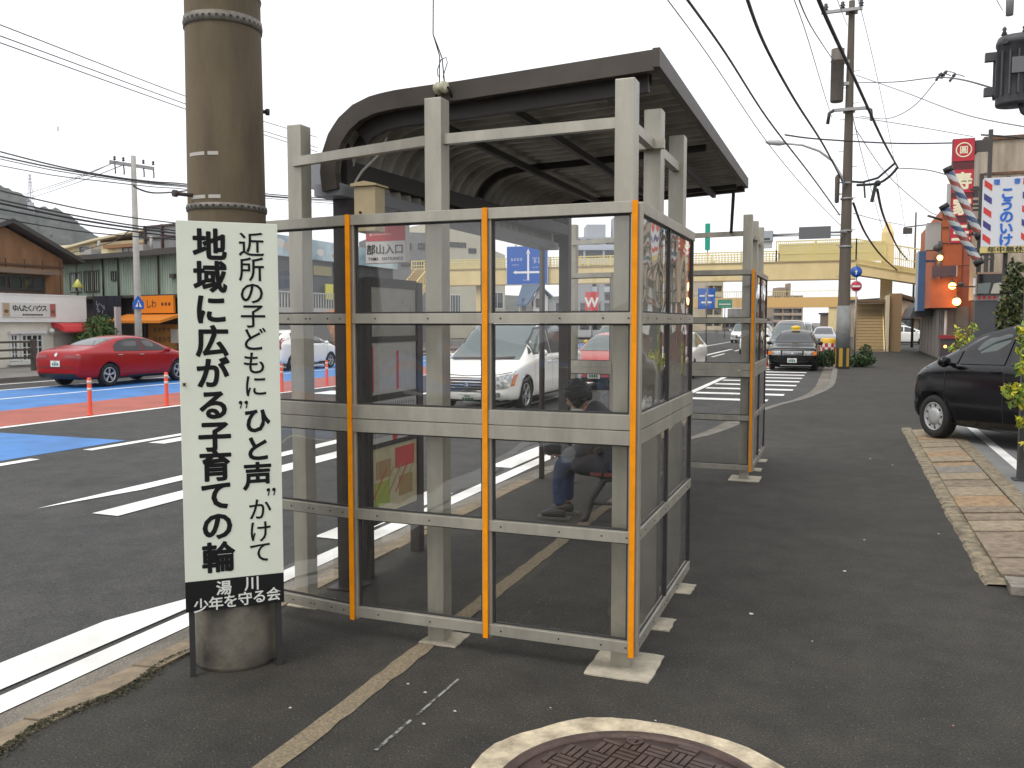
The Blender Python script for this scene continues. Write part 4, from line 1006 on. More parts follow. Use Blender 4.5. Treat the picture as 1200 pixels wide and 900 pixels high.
def car(name, label, cat, kind, loc, rz, m_body, full=True, group=None, glass_m=None, rim='five', m_rim=None, sc=1.0):
    S = SPECS[kind]; t = thing(name, label, cat, loc, rz, group); t.scale = (sc, sc, sc)
    me = body_mesh(S['st'], 2); glass_m = glass_m or M_CGLASS; m_rim = m_rim or M_ALLOY
    bmx = bmesh.new(); bmx.from_mesh(me); bvh = BVHTree.FromBMesh(bmx); bmx.free()
    # cut the wheel arches
    o = bpy.data.objects.new('tmp', me); COL.objects.link(o); wr = S['wr']
    mb = MB(); hw = max(s[5] for s in S['st'])
    for ax in S['ax']:
        for sd in (-1, 1): mb.cyl((ax, sd * (hw - .27), wr), (ax, sd * (hw + .3), wr), wr + .045, n=36)
    bmesh.ops.recalc_face_normals(mb.bm, faces=mb.bm.faces[:])
    cm = bpy.data.meshes.new('cut'); mb.bm.to_mesh(cm); mb.bm.free(); co = bpy.data.objects.new('cut', cm); COL.objects.link(co)
    m = o.modifiers.new('b', 'BOOLEAN'); m.operation = 'DIFFERENCE'; m.object = co; m.solver = 'EXACT'
    dg = bpy.context.evaluated_depsgraph_get(); dg.update()
    out = bpy.data.meshes.new_from_object(o.evaluated_get(dg)); bpy.data.objects.remove(o); bpy.data.objects.remove(co)
    out.materials.clear()
    for p in out.polygons:
        p.use_smooth = True; c = p.center
        p.material_index = 1 if any(math.hypot(c.x - ax, c.z - wr) < wr + .0455 and (abs(p.normal.y) < .3 or abs(c.y) < hw - .2) and (p.normal.x * (c.x - ax) + p.normal.z * (c.z - wr) < .001) for ax in S['ax']) else 0
        if c.z < .27: p.material_index = 1
    body = link('body', out, [m_body, M_TRIM], t)
    def part(nm, polys, mode, m, side=1, eps=.006, parent=None, step=.06):
        mb = MB()
        for p in polys: drape(mb, bvh, p, mode, side, eps, step)
        return obj(nm, mb, m, parent or t, recalc=False)
    sides = (1, -1)
    for sd in sides:
        for p in S['side']: part('side_window', [p], 'side', glass_m, sd)
        if full:
            fr = []
            for p in S['side']: fr.append(line_poly(list(p) + [p[0]], .018))
            part('window_trim', fr, 'side', M_TRIM, sd, .009, step=.05)
    part('windscreen', [S['front']], 'front', glass_m, eps=.007)
    part('rear_window', [S['rear']], 'rear', glass_m, eps=.007)
    for sd in sides:
        part('headlight', [[(y * sd, z) for y, z in S['hl']]], 'front', M_LAMP, eps=.010)
        part('taillight', [[(y * sd, z) for y, z in S['tl']]], 'rear', M_TAIL, eps=.010)
    g = part('grille', [S['grille']], 'front', M_TRIM, eps=.008)
    z0 = S['plate_f']
    for nm, z0, mode in (('number_plate', S['plate_f'], 'front'), ('number_plate', S['plate_r'], 'rear')):
        pl = part(nm, [rect(-.165, .165, z0 - .08, z0 + .08)], mode, M_PLATE, eps=.018, step=.33)
        if full: part('plate_print', [rect(-.12 + .062 * k, -.12 + .062 * k + .042, z0 - .05, z0 + .02) for k in range(4)] + [rect(-.06, .06, z0 + .04, z0 + .06)], mode, M_PLATETXT, eps=.021, parent=pl, step=.1)
    if full:
        if kind in ('van', 'taxi', 'sedan'):
            ys2 = S['grille']; lo, hi = ys2[0][1], ys2[2][1]; n_ = 5 if kind == 'van' else 4
            part('grille_bar', [rect(ys2[0][0] * .96, -ys2[0][0] * .96, lo + (hi - lo) * (k + .5) / n_ - .009, lo + (hi - lo) * (k + .5) / n_ + .009) for k in range(n_)], 'front', M_CHROME, eps=.016, step=.08, parent=g)
            part('badge', [[(.045 * math.cos(a), (lo + hi) / 2 + .035 * math.sin(a)) for a in [2*PI*k/12 for k in range(12)]]], 'front', M_CHROME, eps=.022, parent=g)
        part('lower_intake', [rect(-.5, .5, .20, .26) if kind == 'van' else rect(-.55, .55, .25, .34)], 'front', M_TRIM, eps=.008)
        for sd in sides:
            part('door_seam', [line_poly(p, .009) for p in S['door']], 'side', M_TRIM, sd, .004, step=.08)
            for hx, hz in S['handle']:
                loc_, n2, _, _ = bvh.ray_cast(Vector((hx, 3 * sd, hz)), Vector((0, -sd, 0)))
                if loc_: mb = MB(); mb.box((hx - .085, loc_.y - .012, hz - .014), (hx + .085, loc_.y + .022 if sd > 0 else loc_.y + .012, hz + .014), bevel=.006) if sd > 0 else mb.box((hx - .085, loc_.y - .022, hz - .014), (hx + .085, loc_.y + .012, hz + .014), bevel=.006); obj('door_handle', mb, M_CHROME if kind == 'sedan' else m_body, t)
    for sd in sides:
        mx_, my_, mz_ = S['mirror']; mb = MB(); mb.sphere((mx_, sd * (my_ + .03), mz_), .1, (.55, .95, .75), 12, 8); mb.bar((mx_, sd * (my_ - .14), mz_ - .05), (mx_, sd * my_, mz_ - .03), .05, .04); obj('wing_mirror', mb, [m_body], t)
    for i, ax in enumerate(S['ax']):
        for sd in sides: wheel_part(t, ax, sd * S['ww'], wr, sd, rim, m_rim)
    return t

UP, DOWN = PI / 2, -PI / 2          # heading: +Y (away) and -Y (towards the viewer)
RED = mat('car_paint_red', (0.29, 0.006, 0.009), 0.22, 0, 0.3, coat=0.08); PEARL = paint('pearl_white', (0.80, 0.79, 0.75)); PBLACK = mat('car_paint_black', (0.004, 0.004, 0.005), 0.13, 0, 0.4, coat=0.0); SILVER = paint('silver', (0.42, 0.43, 0.44), 0.6)
PGREY = paint('dark_grey', (0.05, 0.055, 0.065), 0.4)
sed = car('parked_car', 'red saloon car seen from behind on the blue lane across the road', 'car', 'sedan', (-19.98, 20.08, ROADZ + .006), UP, RED, m_rim=M_ALLOY)
S_ = SPECS['sedan']; me_ = body_mesh(S_['st'], 2); b_ = bmesh.new(); b_.from_mesh(me_); bvh_ = BVHTree.FromBMesh(b_); b_.free()
def sdecal(nm, polys, mode, m, eps=.006, side=1, step=.06):
    mb = MB()
    for p in polys: drape(mb, bvh_, p, mode, side, eps, step)
    return obj(nm, mb, m, sed, recalc=False)
sdecal('bumper_insert', [[(-.72, .25), (.72, .25), (.66, .40), (-.66, .40)]], 'rear', M_TRIM, .008)
sdecal('boot_seam', [line_poly([(-.66, 1.0), (-.70, .80), (-.62, .58), (.62, .58), (.70, .80), (.66, 1.0)], .012), line_poly([(-.82, .54), (-.4, .545), (.4, .545), (.82, .54)], .012)], 'rear', M_TRIM, .004)
sdecal('badge', [[(.05 * math.cos(a), .90 + .05 * math.sin(a)) for a in [2*PI*k/14 for k in range(14)]]], 'rear', M_CHROME, .012)
sdecal('sill_line', [line_poly([(1.0, .36), (-.95, .36)], .014)], 'side', M_TRIM, .004, -1)
mb = MB(); mb.tube([(-1.0, 0, 1.36), (-1.2, 0, 1.52)], .006, 6); obj('aerial', mb, BLACK, sed)
van = car('minivan', 'large white minivan facing the viewer on the near lane, seen through the windbreak glass', 'minivan', 'van', (-6.86, 17.95, ROADZ), DOWN, PEARL, glass_m=M_CGLASS2, sc=1.035)
S_ = SPECS['van']; me_ = body_mesh(S_['st'], 2); b_ = bmesh.new(); b_.from_mesh(me_); bvh_ = BVHTree.FromBMesh(b_); b_.free()
for sd in (-1, 1):
    for nm, pl, m_, e_ in (('indicator', [(sd*.825, .53), (sd*.865, .55), (sd*.88, .76), (sd*.85, .74)], M_AMBER, .016), ('fog_lamp', [(sd*.52, .33), (sd*.66, .34), (sd*.66, .42), (sd*.52, .41)], M_LAMP, .01)):
        mb = MB(); drape(mb, bvh_, pl, 'front', 1, e_, .04); obj(nm, mb, m_, van, recalc=False)
mb = MB(); drape(mb, bvh_, line_poly([(-.86, .80), (-.6, .745), (0, .72), (.6, .745), (.86, .80)], .012), 'front', 1, .004, .05); obj('bonnet_seam', mb, M_TRIM, van, recalc=False)
mb = MB(); drape(mb, bvh_, line_poly([(-.66, 1.0), (-.1, 1.01), (.1, 1.0), (.62, 1.03)], .035), 'front', 1, .02, .05); obj('wiper', mb, M_TRIM, van, recalc=False)
hat = car('hatchback', 'black hatchback parked nose-out over the drain slabs at the right edge', 'car', 'wagon', (2.53, 12.62, .072), math.radians(122), PBLACK, glass_m=mat('car_glass_green', (0.05, 0.07, 0.062), 0.05, 0, 0.8), rim='cap', m_rim=mat('wheel_cap_grey', (0.40, 0.40, 0.40), 0.4, 0.3))
mb = MB()
for p in ([(.80, 1.21), (.49, 1.39), (.02, 1.49), (.02, 1.53), (.47, 1.43), (.80, 1.25)], [(-.08, 1.51), (-.6, 1.54), (-1.0, 1.53), (-1.0, 1.565), (-.6, 1.58), (-.08, 1.55)]): 
    pr_ = [Vector((x, .70 + (1.50 - z) * .40, z)) for x, z in p]; mb.prism(pr_, (0, .006, .002))
obj('rain_visor', mb, mat('smoked_plastic', (0.03, 0.03, 0.032), 0.2), hat)
txi = car('taxi', 'black taxi saloon with a yellow roof lamp, facing the viewer beside the kerb', 'taxi', 'taxi', (-1.80, 35.8, ROADZ), DOWN, PBLACK, rim='cap')
mb = MB(); mb.sphere((.0, .0, 1.58), .12, (.8, 1.5, .7), 16, 10); mb.box((-.08, -.16, 1.49), (.08, .16, 1.54)); obj('roof_lamp', mb, mat('roof_lamp_yellow', (0.75, 0.48, 0.03), 0.3), txi)
mb = MB()
for s in (-1, 1): mb.box((2.18, s * .78 - .07, .60), (2.255, s * .78 + .07, .73))
obj('indicator', mb, M_AMBER, txi)
wcar = car('hatchback', 'white hatchback on the far blue lane ahead of the red saloon', 'car', 'hatch', (-19.85, 28.55, ROADZ + .006), UP, PEARL)
rcar = car('hatchback', 'red small car facing the viewer behind the white minivan', 'car', 'hatch', (-6.15, 24.2, ROADZ), DOWN, paint('coral', (0.45, 0.07, 0.06)), glass_m=M_CGLASS2)
ycar = car('minivan', 'yellow van waiting behind the red small car', 'van', 'van', (-7.25, 29.9, ROADZ), DOWN, paint('yellow', (0.62, 0.42, 0.03)), full=False, glass_m=M_CGLASS2)
w2 = car('hatchback', 'white car beyond the windbreak side panes, level with the hatched road area', 'car', 'hatch', (-5.32, 29.4, ROADZ), DOWN, PEARL, full=False)
def again(src, label, loc, rz, m_body, sc=1.0, group='cars queueing far down the road'):
    c = copy_tree(src); c.location = loc; c.rotation_euler = (0, 0, rz); c['label'] = label; c.scale = (sc, sc, sc); c['group'] = group
    for ch in [x for x in COL.objects if x.parent == c]:
        if ch.name.split('.')[0] in ('body', 'wing_mirror') and m_body:
            ch.data = ch.data.copy(); ch.data.materials[0] = m_body
    return c
again(ycar, 'dark grey van queueing directly behind the black taxi', (-2.62, 46.5, ROADZ), DOWN, PGREY)
again(w2, 'white car just left of and behind the black taxi', (-4.75, 52.5, ROADZ), DOWN, PEARL)
again(w2, 'silver car with pale windscreen by the checkered barrier beyond the taxi', (-1.35, 63, ROADZ), DOWN, SILVER)
again(ycar, 'white minivan far down the road, seen through the farther windbreak', (-8.45, 80, ROADZ), DOWN, PEARL)
again(w2, 'dark car far down the road to the right of the distant white minivan', (-6.25, 72, ROADZ), DOWN, PGREY, 1.12)
again(w2, 'red car far down the road between the distant white minivan and the dark car', (-9.0, 102, ROADZ), DOWN, RED)
again(ycar, 'grey van behind the dark grey van in the queue past the taxi', (-3.1, 70, ROADZ), DOWN, SILVER)
again(w2, 'white car passing under the footbridge stairs on the side street', (4.2, 73, -.05), 0, PEARL, group='cars on the side street')
again(ycar, 'pale van behind the white car on the side street under the stairs', (4.0, 80, -.05), 0, SILVER, group='cars on the side street')
# ================================================================== FACADE TOOL
class Fac:
    """vertical facade from A to B (ground points); local x runs along it, local -y faces the street"""
    def __init__(s, A, B):
        s.A = Vector((A[0], A[1], 0)); d = Vector((B[0] - A[0], B[1] - A[1], 0)); s.L = d.length; s.d = d.normalized()
        s.rz = math.atan2(s.d.y, s.d.x); s.n = Vector((s.d.y, -s.d.x, 0))
    def uz(s, x, y):
        r = ray(x, y); t = (s.A - _C).dot(s.n) / r.dot(s.n); p = _C + r * t; return (p - s.A).dot(s.d), p.z
    def R(s, x0, y0, x1, y1):
        u0 = s.uz(x0, (y0+y1)/2)[0]; u1 = s.uz(x1, (y0+y1)/2)[0]; z1 = s.uz((x0+x1)/2, y0)[1]; z0 = s.uz((x0+x1)/2, y1)[1]; return u0, u1, z0, z1
    def box(s, mb, r, d0, d1, bevel=0):
        u0, u1, z0, z1 = r; mb.box((u0, -d1, z0), (u1, -d0, z1), bevel=bevel); return mb
    def thing(s, name, label, cat, group=None): return thing(name, label, cat, s.A, s.rz, group)
def window(F, t, r, frame=.06, bars=(0, 0), m_fr=None, m_gl=None, name='window'):
    u0, u1, z0, z1 = r; mb = MB(); m_fr = m_fr or M_FRAME
    for q in ((u0, u1, z0, z0 + frame), (u0, u1, z1 - frame, z1), (u0, u0 + frame, z0 + frame, z1 - frame), (u1 - frame, u1, z0 + frame, z1 - frame)): F.box(mb, q, 0.003, .06)
    for k in range(bars[0]):
        c = u0 + (u1 - u0) * (k + 1) / (bars[0] + 1); F.box(mb, (c - .018, c + .018, z0 + frame, z1 - frame), .012, .05)
    for k in range(bars[1]):
        c = z0 + (z1 - z0) * (k + 1) / (bars[1] + 1); F.box(mb, (u0 + frame, u1 - frame, c - .015, c + .015), .013, .048)
    w_ = obj(name, mb, m_fr, t)
    mb = MB(); F.box(mb, (u0 + frame, u1 - frame, z0 + frame, z1 - frame), .004, .010); obj('pane', mb, m_gl or M_WGL, w_)
    return w_
M_FRAME = mat('window_frame_white', (0.6, 0.6, 0.58), 0.5)
M_DKFR = mat('window_frame_dark', (0.05, 0.045, 0.04), 0.5)
M_WGL = mat('window_glass', (0.03, 0.034, 0.036), 0.06, 0, 0.8)
M_CREAMWALL = mat('shop_wall_white', (0.60, 0.57, 0.49), 0.8, noise=0.10, nscale=0.9, bump=0.1)
def leaves(mb, blobs, n, size, seed, mats=3, flat=0.0):
    """many leaf-sized faces through lumpy volumes; blobs = (centre, radii)"""
    r = random.Random(seed); vol = [b[1][0] * b[1][1] * b[1][2] for b in blobs]; tot = sum(vol)
    for (c, q), v in zip(blobs, vol):
        for k in range(max(1, int(n * v / tot))):
            while True:
                p = Vector((r.uniform(-1, 1), r.uniform(-1, 1), r.uniform(-1, 1)))
                if p.length <= 1 and r.random() < .25 + .75 * p.length: break
            w_ = Vector((c[0] + p.x * q[0], c[1] + p.y * q[1], c[2] + p.z * q[2]))
            a = Vector((r.gauss(0, 1), r.gauss(0, 1), r.gauss(0, 1))).normalized(); b = a.orthogonal().normalized(); b = Matrix.Rotation(r.uniform(0, 2*PI), 3, a) @ b
            s = size * r.uniform(.6, 1.3); mb.mi = r.randrange(mats); b2 = a.cross(b) * .55
            vs = [mb.bm.verts.new(w_ + x) for x in (-b * s, -b2 * s * .8 - a * s * .1, b * s, b2 * s * .8 - a * s * .1)]
            mb._f(vs)
LEAF_G = [mat('leaf_dark', (0.020, 0.045, 0.012), 0.6), mat('leaf_mid', (0.035, 0.07, 0.018), 0.6), mat('leaf_light', (0.06, 0.10, 0.028), 0.6)]
LEAF_Y = [mat('leaf_yellow', (0.50, 0.45, 0.025), 0.5), mat('leaf_lime', (0.30, 0.38, 0.035), 0.5), mat('leaf_green', (0.13, 0.21, 0.03), 0.5)]
M_BARK = mat('bark', (0.09, 0.065, 0.045), 0.9, noise=0.3, nscale=20)

# ================================================================== LEFT ROW
# brown gabled house
F = Fac((-31, 20.6), (-31, 28.05)); hs = F.thing('house', 'brown timber house with a dark gabled roof rising behind the white shop', 'house')
apex_u, apex_z = F.uz(5, 262); er_u, er_z = F.uz(86, 308); w_u = F.L; wz = 4.45
el_u = apex_u - (er_u - apex_u)
M_BRWALL = mat('brown_cladding', (0.22, 0.115, 0.055), 0.8, noise=0.25, nscale=2.5, stretch=(1, 1, .3))
mb = MB(); sl = (apex_z - er_z) / (er_u - apex_u); ru = w_u; lu = 2 * apex_u - ru; zr = apex_z - .12 - sl * (ru - apex_u)
mb.prism([(lu, 0, -.1), (ru, 0, -.1), (ru, 0, zr), (apex_u, 0, apex_z - .12), (lu, 0, zr)], (0, 9, 0))
mb.mi = 1; 
for k in range(12): mb.box((lu + .1 + k * .85, -.02, 2.6), (lu + .14 + k * .85, .003, min(zr, 4.2)))
mb.box((lu, -.05, 3.92), (ru, .003, 4.0)); obj('wall', mb, [M_BRWALL, mat('brown_batten', (0.10, 0.06, 0.035), 0.8)], hs)
M_TILE = mat('roof_tile_dark', (0.055, 0.052, 0.05), 0.7, noise=0.25, nscale=6)
mb = MB()
mb.prism([(apex_u, -.5, apex_z + .02), (er_u + .1, -.5, er_z - .05), (er_u + .1, -.5, er_z + .12), (apex_u, -.5, apex_z + .2)], (0, 10, 0))
mb.prism([(apex_u, -.5, apex_z + .02), (el_u - .1, -.5, er_z - .05), (el_u - .1, -.5, er_z + .12), (apex_u, -.5, apex_z + .2)], (0, 10, 0))
obj('roof', mb, M_TILE, hs)
r = F.R(-12, 322, 52, 341); window(F, hs, (F.uz(0, 330)[0] - 1.2, r[1], r[2], r[3]), .07, (5, 0), M_DKFR)
r = F.R(-12, 315.5, 58, 321); mb = MB(); F.box(mb, (0.2, r[1], r[2], r[3]), .003, .6); obj('canopy', mb, mat('canopy_brown', (0.16, 0.11, 0.08), 0.7), hs)
r = F.R(0, 339, 50, 349); mb = MB()
for k in range(3): F.box(mb, (0.2, r[1], r[2] + .1 + .12 * k, r[2] + .14 + .12 * k), .1, .14)
obj('balcony_rail', mb, M_DKFR, hs)

# white single-storey shop
F = Fac((-29, 19.8), (-29, 27.12)); sh = F.thing('shop', 'low white shop with a wide signboard fascia and a red awning', 'shop')
mb = MB(); mb.box((0, 0, -.1), (F.L, 1.9, 1.66)); obj('wall', mb, M_CREAMWALL, sh)
mb = MB(); mb.box((-.1, -.18, 1.665), (F.L + .04, 1.95, 2.68)); mb.box((-.12, -.2, 2.681), (F.L + .06, 1.96, 2.73)); obj('fascia', mb, mat('fascia_white', (0.74, 0.73, 0.70), 0.6, noise=0.06, nscale=1), sh)
F.A += F.n * .19
r = F.R(2, 355, 65, 371.5); F.A -= F.n * .19
mb = MB(); F.box(mb, r, .183, .22); sb = obj('signboard', mb, mat('sign_pale', (0.62, 0.60, 0.57), 0.5), sh)
mb = MB(); W = r[1] - r[0]; H = r[3] - r[2]; text(mb, 'ゆんたくハウス', (r[0] + W * .5, -.224, r[2] + H * .62), XD, YD, H * .5, .03, step=.80)
for k in range(9): mb.box((r[0] + W * .36 + k * .1, -.2245, r[2] + H * .1), (r[0] + W * .36 + k * .1 + .075, -.2235, r[2] + H * .22))
obj('lettering', mb, M_LEG, sb)
for x0, x1, m1, q in ((r[0] + .02, r[0] + W * .13, mat('pic_tan', (0.42, 0.32, 0.2)), (1.1, .1, .8)), (r[1] - W * .12, r[1] - .02, mat('pic_red', (0.4, 0.12, 0.1)), (1, .1, 1))):
    mb = MB(); mb.box((x0, -.2235, r[2] + .02), (x1, -.2215, r[3] - .02)); mb.mi = 1; mb.sphere(((x0 + x1) / 2, -.222, r[2] + H * .4), .09, q); obj('picture', mb, [m1, mat('pic_brown', (0.16, 0.08, 0.05))], sb)
window(F, sh, F.R(11, 391, 21, 423), .07, (1, 3)); window(F, sh, F.R(24, 391, 50, 423), .07, (3, 3))
r = F.R(9, 388, 52, 391); mb = MB(); F.box(mb, r, .003, .15); r = F.R(9, 423.5, 52, 427); F.box(mb, r, .003, .18); obj('window_sill', mb, M_FRAME, sh)
r = F.R(63, 391, 92, 432); mb = MB(); F.box(mb, r, .003, .02)
for k in range(14): F.box(mb, (r[0], r[1], r[2] + k * .1, r[2] + k * .1 + .02), .02, .03)
obj('shutter', mb, mat('shutter_grey', (0.36, 0.34, 0.29), 0.6, noise=.1, nscale=3), sh)
r = F.R(60, 378, 101, 389); mb = MB(); u0, u1 = r[0], F.L + .35
pts = [(u0, .0, 1.66), (u0, -.35, 1.62), (u0, -.62, 1.5), (u0, -.72, 1.34), (u0, -.72, 1.27), (u0, -.69, 1.27), (u0, 0, 1.52)]; mb.prism(pts, (u1 - u0, 0, 0)); obj('awning', mb, mat('awning_red', (0.48, 0.03, 0.035), 0.7), sh)
u, z_ = F.uz(57.5, 388); mb = MB(); mb.sphere((u, -.14, z_), .11); mb.cyl((u, 0, z_), (u, -.1, z_), .03); obj('globe_lamp', mb, M_FRAME, sh)

# brown rail fence in front of the shop
F = Fac((-26.3, 17.5), (-26.3, 22.6)); fe = F.thing('fence', 'low brown rail fence on the pavement before the white shop', 'fence')
M_FBR = mat('fence_brown', (0.06, 0.045, 0.035), 0.7)
for k in range(3): mb = MB(); mb.bar((0, 0, .45 + .27 * k), (F.L, 0, .45 + .27 * k), .06, .07); obj('rail', mb, M_FBR, fe)
for u in (.3, 2.4, 4.95): mb = MB(); mb.box((u - .07, -.07, -.02), (u + .07, .07, 1.08)); obj('post', mb, M_FBR, fe)

# green corrugated building with the orange eatery
a = D(76, 378, 41.0); b = D(226, 378, 36.0); F = Fac((a.x, a.y), (b.x, b.y)); gb = F.thing('building', 'pale green corrugated two-storey building with dark ground-floor shopfronts', 'building')
eave = F.uz(120, 303)[1]; mid = F.uz(150, 346)[1]
M_GREEN = mat('green_corrugated', (0.27, 0.34, 0.28), 0.65, noise=0.25, nscale=1.4, stretch=(1, 1, .25))
mb = MB(); mb.box((0, 0, mid), (F.L, 2.5, eave))
k = 0.0
while k < F.L: mb.box((k, -.02, mid + .06), (k + .05, .003, eave)); k += .16
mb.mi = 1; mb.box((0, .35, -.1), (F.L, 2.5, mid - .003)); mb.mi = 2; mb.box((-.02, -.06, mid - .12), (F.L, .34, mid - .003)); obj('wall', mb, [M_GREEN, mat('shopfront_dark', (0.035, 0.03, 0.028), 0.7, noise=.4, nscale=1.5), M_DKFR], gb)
mb = MB(); mb.box((-.3, -.5, eave + .002), (F.L + .2, 2.6, eave + .16)); mb.mi = 1; mb.box((-.3, -.55, eave - .06), (F.L + .2, -.48, eave + .1)); obj('roof', mb, [M_TILE, M_DKFR], gb)
for q, bb in (((82, 318, 96, 342), (1, 0)), ((99, 317, 117, 342), (2, 0)), ((131, 317.5, 138.5, 329), (0, 0))): window(F, gb, F.R(*q), .05, bb, M_DKFR if q[0] > 90 else mat('frame_green', (.2, .25, .2)))
for x in (122, 140, 187): u, z_ = F.uz(x, 320); mb = MB(); mb.cyl((u, -.07, mid), (u, -.07, eave - .05), .04, n=8); obj('downpipe', mb, M_DKFR, gb)
r = F.R(202, 321, 207, 326); mb = MB(); F.box(mb, r, .0, .15); obj('vent', mb, M_DKFR, gb)
for x in (90, 150): 
    u, z_ = F.uz(x, 300); mb = MB(); mb.box((u, .4, eave + .16), (u + .5, .9, eave + .55)); mb.cyl((u + .8, .6, eave + .16), (u + .8, .6, eave + .9), .06); obj('roof_vent', mb, mat('vent_grey', (0.35, 0.33, 0.3), 0.6), gb)
r = F.R(112, 347, 145, 376); mb = MB(); W = (r[1] - r[0]) / 4
for k in range(4): mb.prism([(r[0] + k * W + .01, -.1, r[2] + .03 * (k % 2)), (r[0] + (k+1) * W - .01, -.1, r[2]), (r[0] + (k+1) * W - .01, -.1, r[3]), (r[0] + k * W + .01, -.1, r[3])], (0, -.012, 0))
mb.mi = 1; rr_ = random.Random(2)
for k in range(16):
    a_ = rr_.uniform(0, 2*PI); q = rr_.uniform(.15, .42); mb.bar((r[0] + 2*W*.5 + math.cos(a_) * q * .9, -.114, r[2] + .62 + math.sin(a_) * q), (r[0] + W + math.cos(a_ + .5) * q * .7, -.114, r[2] + .62 + math.sin(a_ + .5) * q * .8), .04, .004, up=(0, 1, 0))
obj('noren_curtain', mb, [mat('noren_navy', (0.012, 0.014, 0.028), 0.8), mat('noren_white', (0.35, 0.35, 0.4), 0.8)], gb)
r = F.R(166, 346.5, 206, 367); mb = MB(); F.box(mb, r, .02, .12); sb = obj('signboard', mb, mat('sign_orange', (0.72, 0.22, 0.01), 0.5), gb)
mb = MB(); W = r[1] - r[0]; H = r[3] - r[2]; text(mb, 'しわ', (r[0] + W * .36, -.125, r[2] + H * .52), XD, YD, H * .5, .02)
for k in range(3): mb.box((r[0] + W * (.66 + .1 * k), -.126, r[2] + H * .42), (r[0] + W * (.72 + .1 * k), -.124, r[2] + H * .6))
obj('lettering', mb, mat('ink_brown', (0.10, 0.03, 0.01), 0.6), sb)
r = F.R(149, 368, 212, 377); mb = MB(); mb.prism([(r[0], -.003, r[3]), (r[0], -1.0, r[2] + .05), (r[0], -1.0, r[2] - .06), (r[0], -.003, r[3] - .12)], (r[1] - r[0], 0, 0)); obj('awning', mb, mat('awning_orange', (0.62, 0.20, 0.015), 0.7), gb)
r = F.R(167, 380, 200, 409); mb = MB(); F.box(mb, r, -.34, -.28); dr = obj('menu_panel', mb, mat('panel_ochre', (0.45, 0.2, 0.035), 0.6, noise=.15, nscale=3), gb)
mb = MB(); W = r[1] - r[0]; H = r[3] - r[2]
for row in range(2):
    for k in range(4): text(mb, 'ひまわり'[k] if row else 'おかずや'[k], (r[0] + W * (.26 + .16 * k), .278, r[2] + H * (.78 - .4 * row)), XD, YD, H * (.2 if not row else .26), .03)
obj('lettering', mb, mat('ink_brown', (0.10, 0.03, 0.01), 0.6), dr)
r = F.R(199, 386, 207, 402); mb = MB(); F.box(mb, r, -.3, -.05); obj('ac_unit', mb, mat('ac_white', (0.5, 0.48, 0.44), 0.5), gb)
mb = MB()
for x in (151, 158, 164): u, _z = F.uz(x, 390); mb.box((u, .2, -.1), (u + .1, .35, mid - .15))
obj('shopfront_post', mb, M_DKFR, gb)

# pale yellow building behind, rooftop billboard
a = D(66, 378, 55); b = D(182, 378, 50); F = Fac((a.x, a.y), (b.x, b.y)); yb_ = F.thing('building', 'pale yellow flat-roofed building showing above the green building roof', 'building')
zt = F.uz(120, 284)[1]; mb = MB(); mb.box((0, 0, -.1), (F.L, 9, zt)); obj('wall', mb, mat('yellow_wall', (0.66, 0.56, 0.34), 0.8, noise=.15, nscale=1), yb_)
mb = MB(); mb.prism([(0, -.4, zt - .45), (F.L * .5, -.4, zt + .1), (F.L, -.4, zt + .45), (F.L, 9, zt + .45), (F.L * .5, 9, zt + .1), (0, 9, zt - .45)], (0, 0, .12)); obj('roof', mb, mat('yellow_roof', (0.62, 0.55, 0.38), 0.7), yb_)
r = F.R(126, 286, 178, 290); mb = MB(); F.box(mb, r, .003, .3); obj('lintel', mb, mat('lintel_brown', (0.25, 0.12, 0.05), 0.7), yb_)
for x in (100, 150): r = F.R(x - 7, 288, x + 7, 297); window(F, yb_, r, .06, (1, 0))
a = D(174, 378, 40); b = D(236, 378, 38); F = Fac((a.x, a.y), (b.x, b.y)); bb = F.thing('billboard', 'grey framed rooftop billboard seen from behind above the green building', 'billboard')
r = F.R(175, 263, 232, 291); mb = MB(); mb.box((0, 0, r[2]), (F.L, .08, r[3])); obj('panel', mb, mat('billboard_grey', (0.22, 0.22, 0.22), 0.6, noise=.2, nscale=1.5), bb)
mb = MB()
for k in range(4): u = F.L * k / 3; mb.box((u - .05, -.1, r[2] - .6), (u + .05, -.002, r[3] + .05))
for zz in (r[2], (r[2] + r[3]) / 2, r[3]): mb.box((0, -.08, zz - .04), (F.L, -.003, zz + .04))
obj('frame', mb, mat('billboard_frame', (0.07, 0.04, 0.035), 0.6), bb)

# mural building with a dark arcade
F = Fac((-31, 40.5), (-31, 57.0)); mu = F.thing('building', 'dark arcaded building with a pale blue painted parapet, seen through the left windbreak panes', 'building')
zt = F.uz(360, 281)[1]; zm = F.uz(360, 304)[1]
mb = MB(); mb.box((0, 0, -.1), (F.L, 8, zm)); obj('wall', mb, mat('mural_dark_wall', (0.05, 0.055, 0.065), 0.7, noise=.3, nscale=.8), mu)
mb = MB(); mb.box((-.05, -.35, zm + .002), (F.L + .05, 8, zt)); par = obj('parapet', mb, mat('mural_blue', (0.22, 0.36, 0.44), 0.6, noise=.3, nscale=.55, col2=(0.42, 0.52, 0.55)), mu)
mb = MB(); rr_ = random.Random(5)
for k in range(11):
    c = Vector((.6 + k * 1.5 + rr_.uniform(-.3, .3), -.352, zm + (zt - zm) * rr_.uniform(.3, .7))); s_ = rr_.uniform(.22, .42); mb.mi = k % 3
    pts = [c + Vector((math.cos(2*PI*i/10) * s_ * (1.3 if i % 3 else .9), 0, math.sin(2*PI*i/10) * s_ * .7)) for i in range(10)]; mb.prism(pts, (0, -.006, 0))
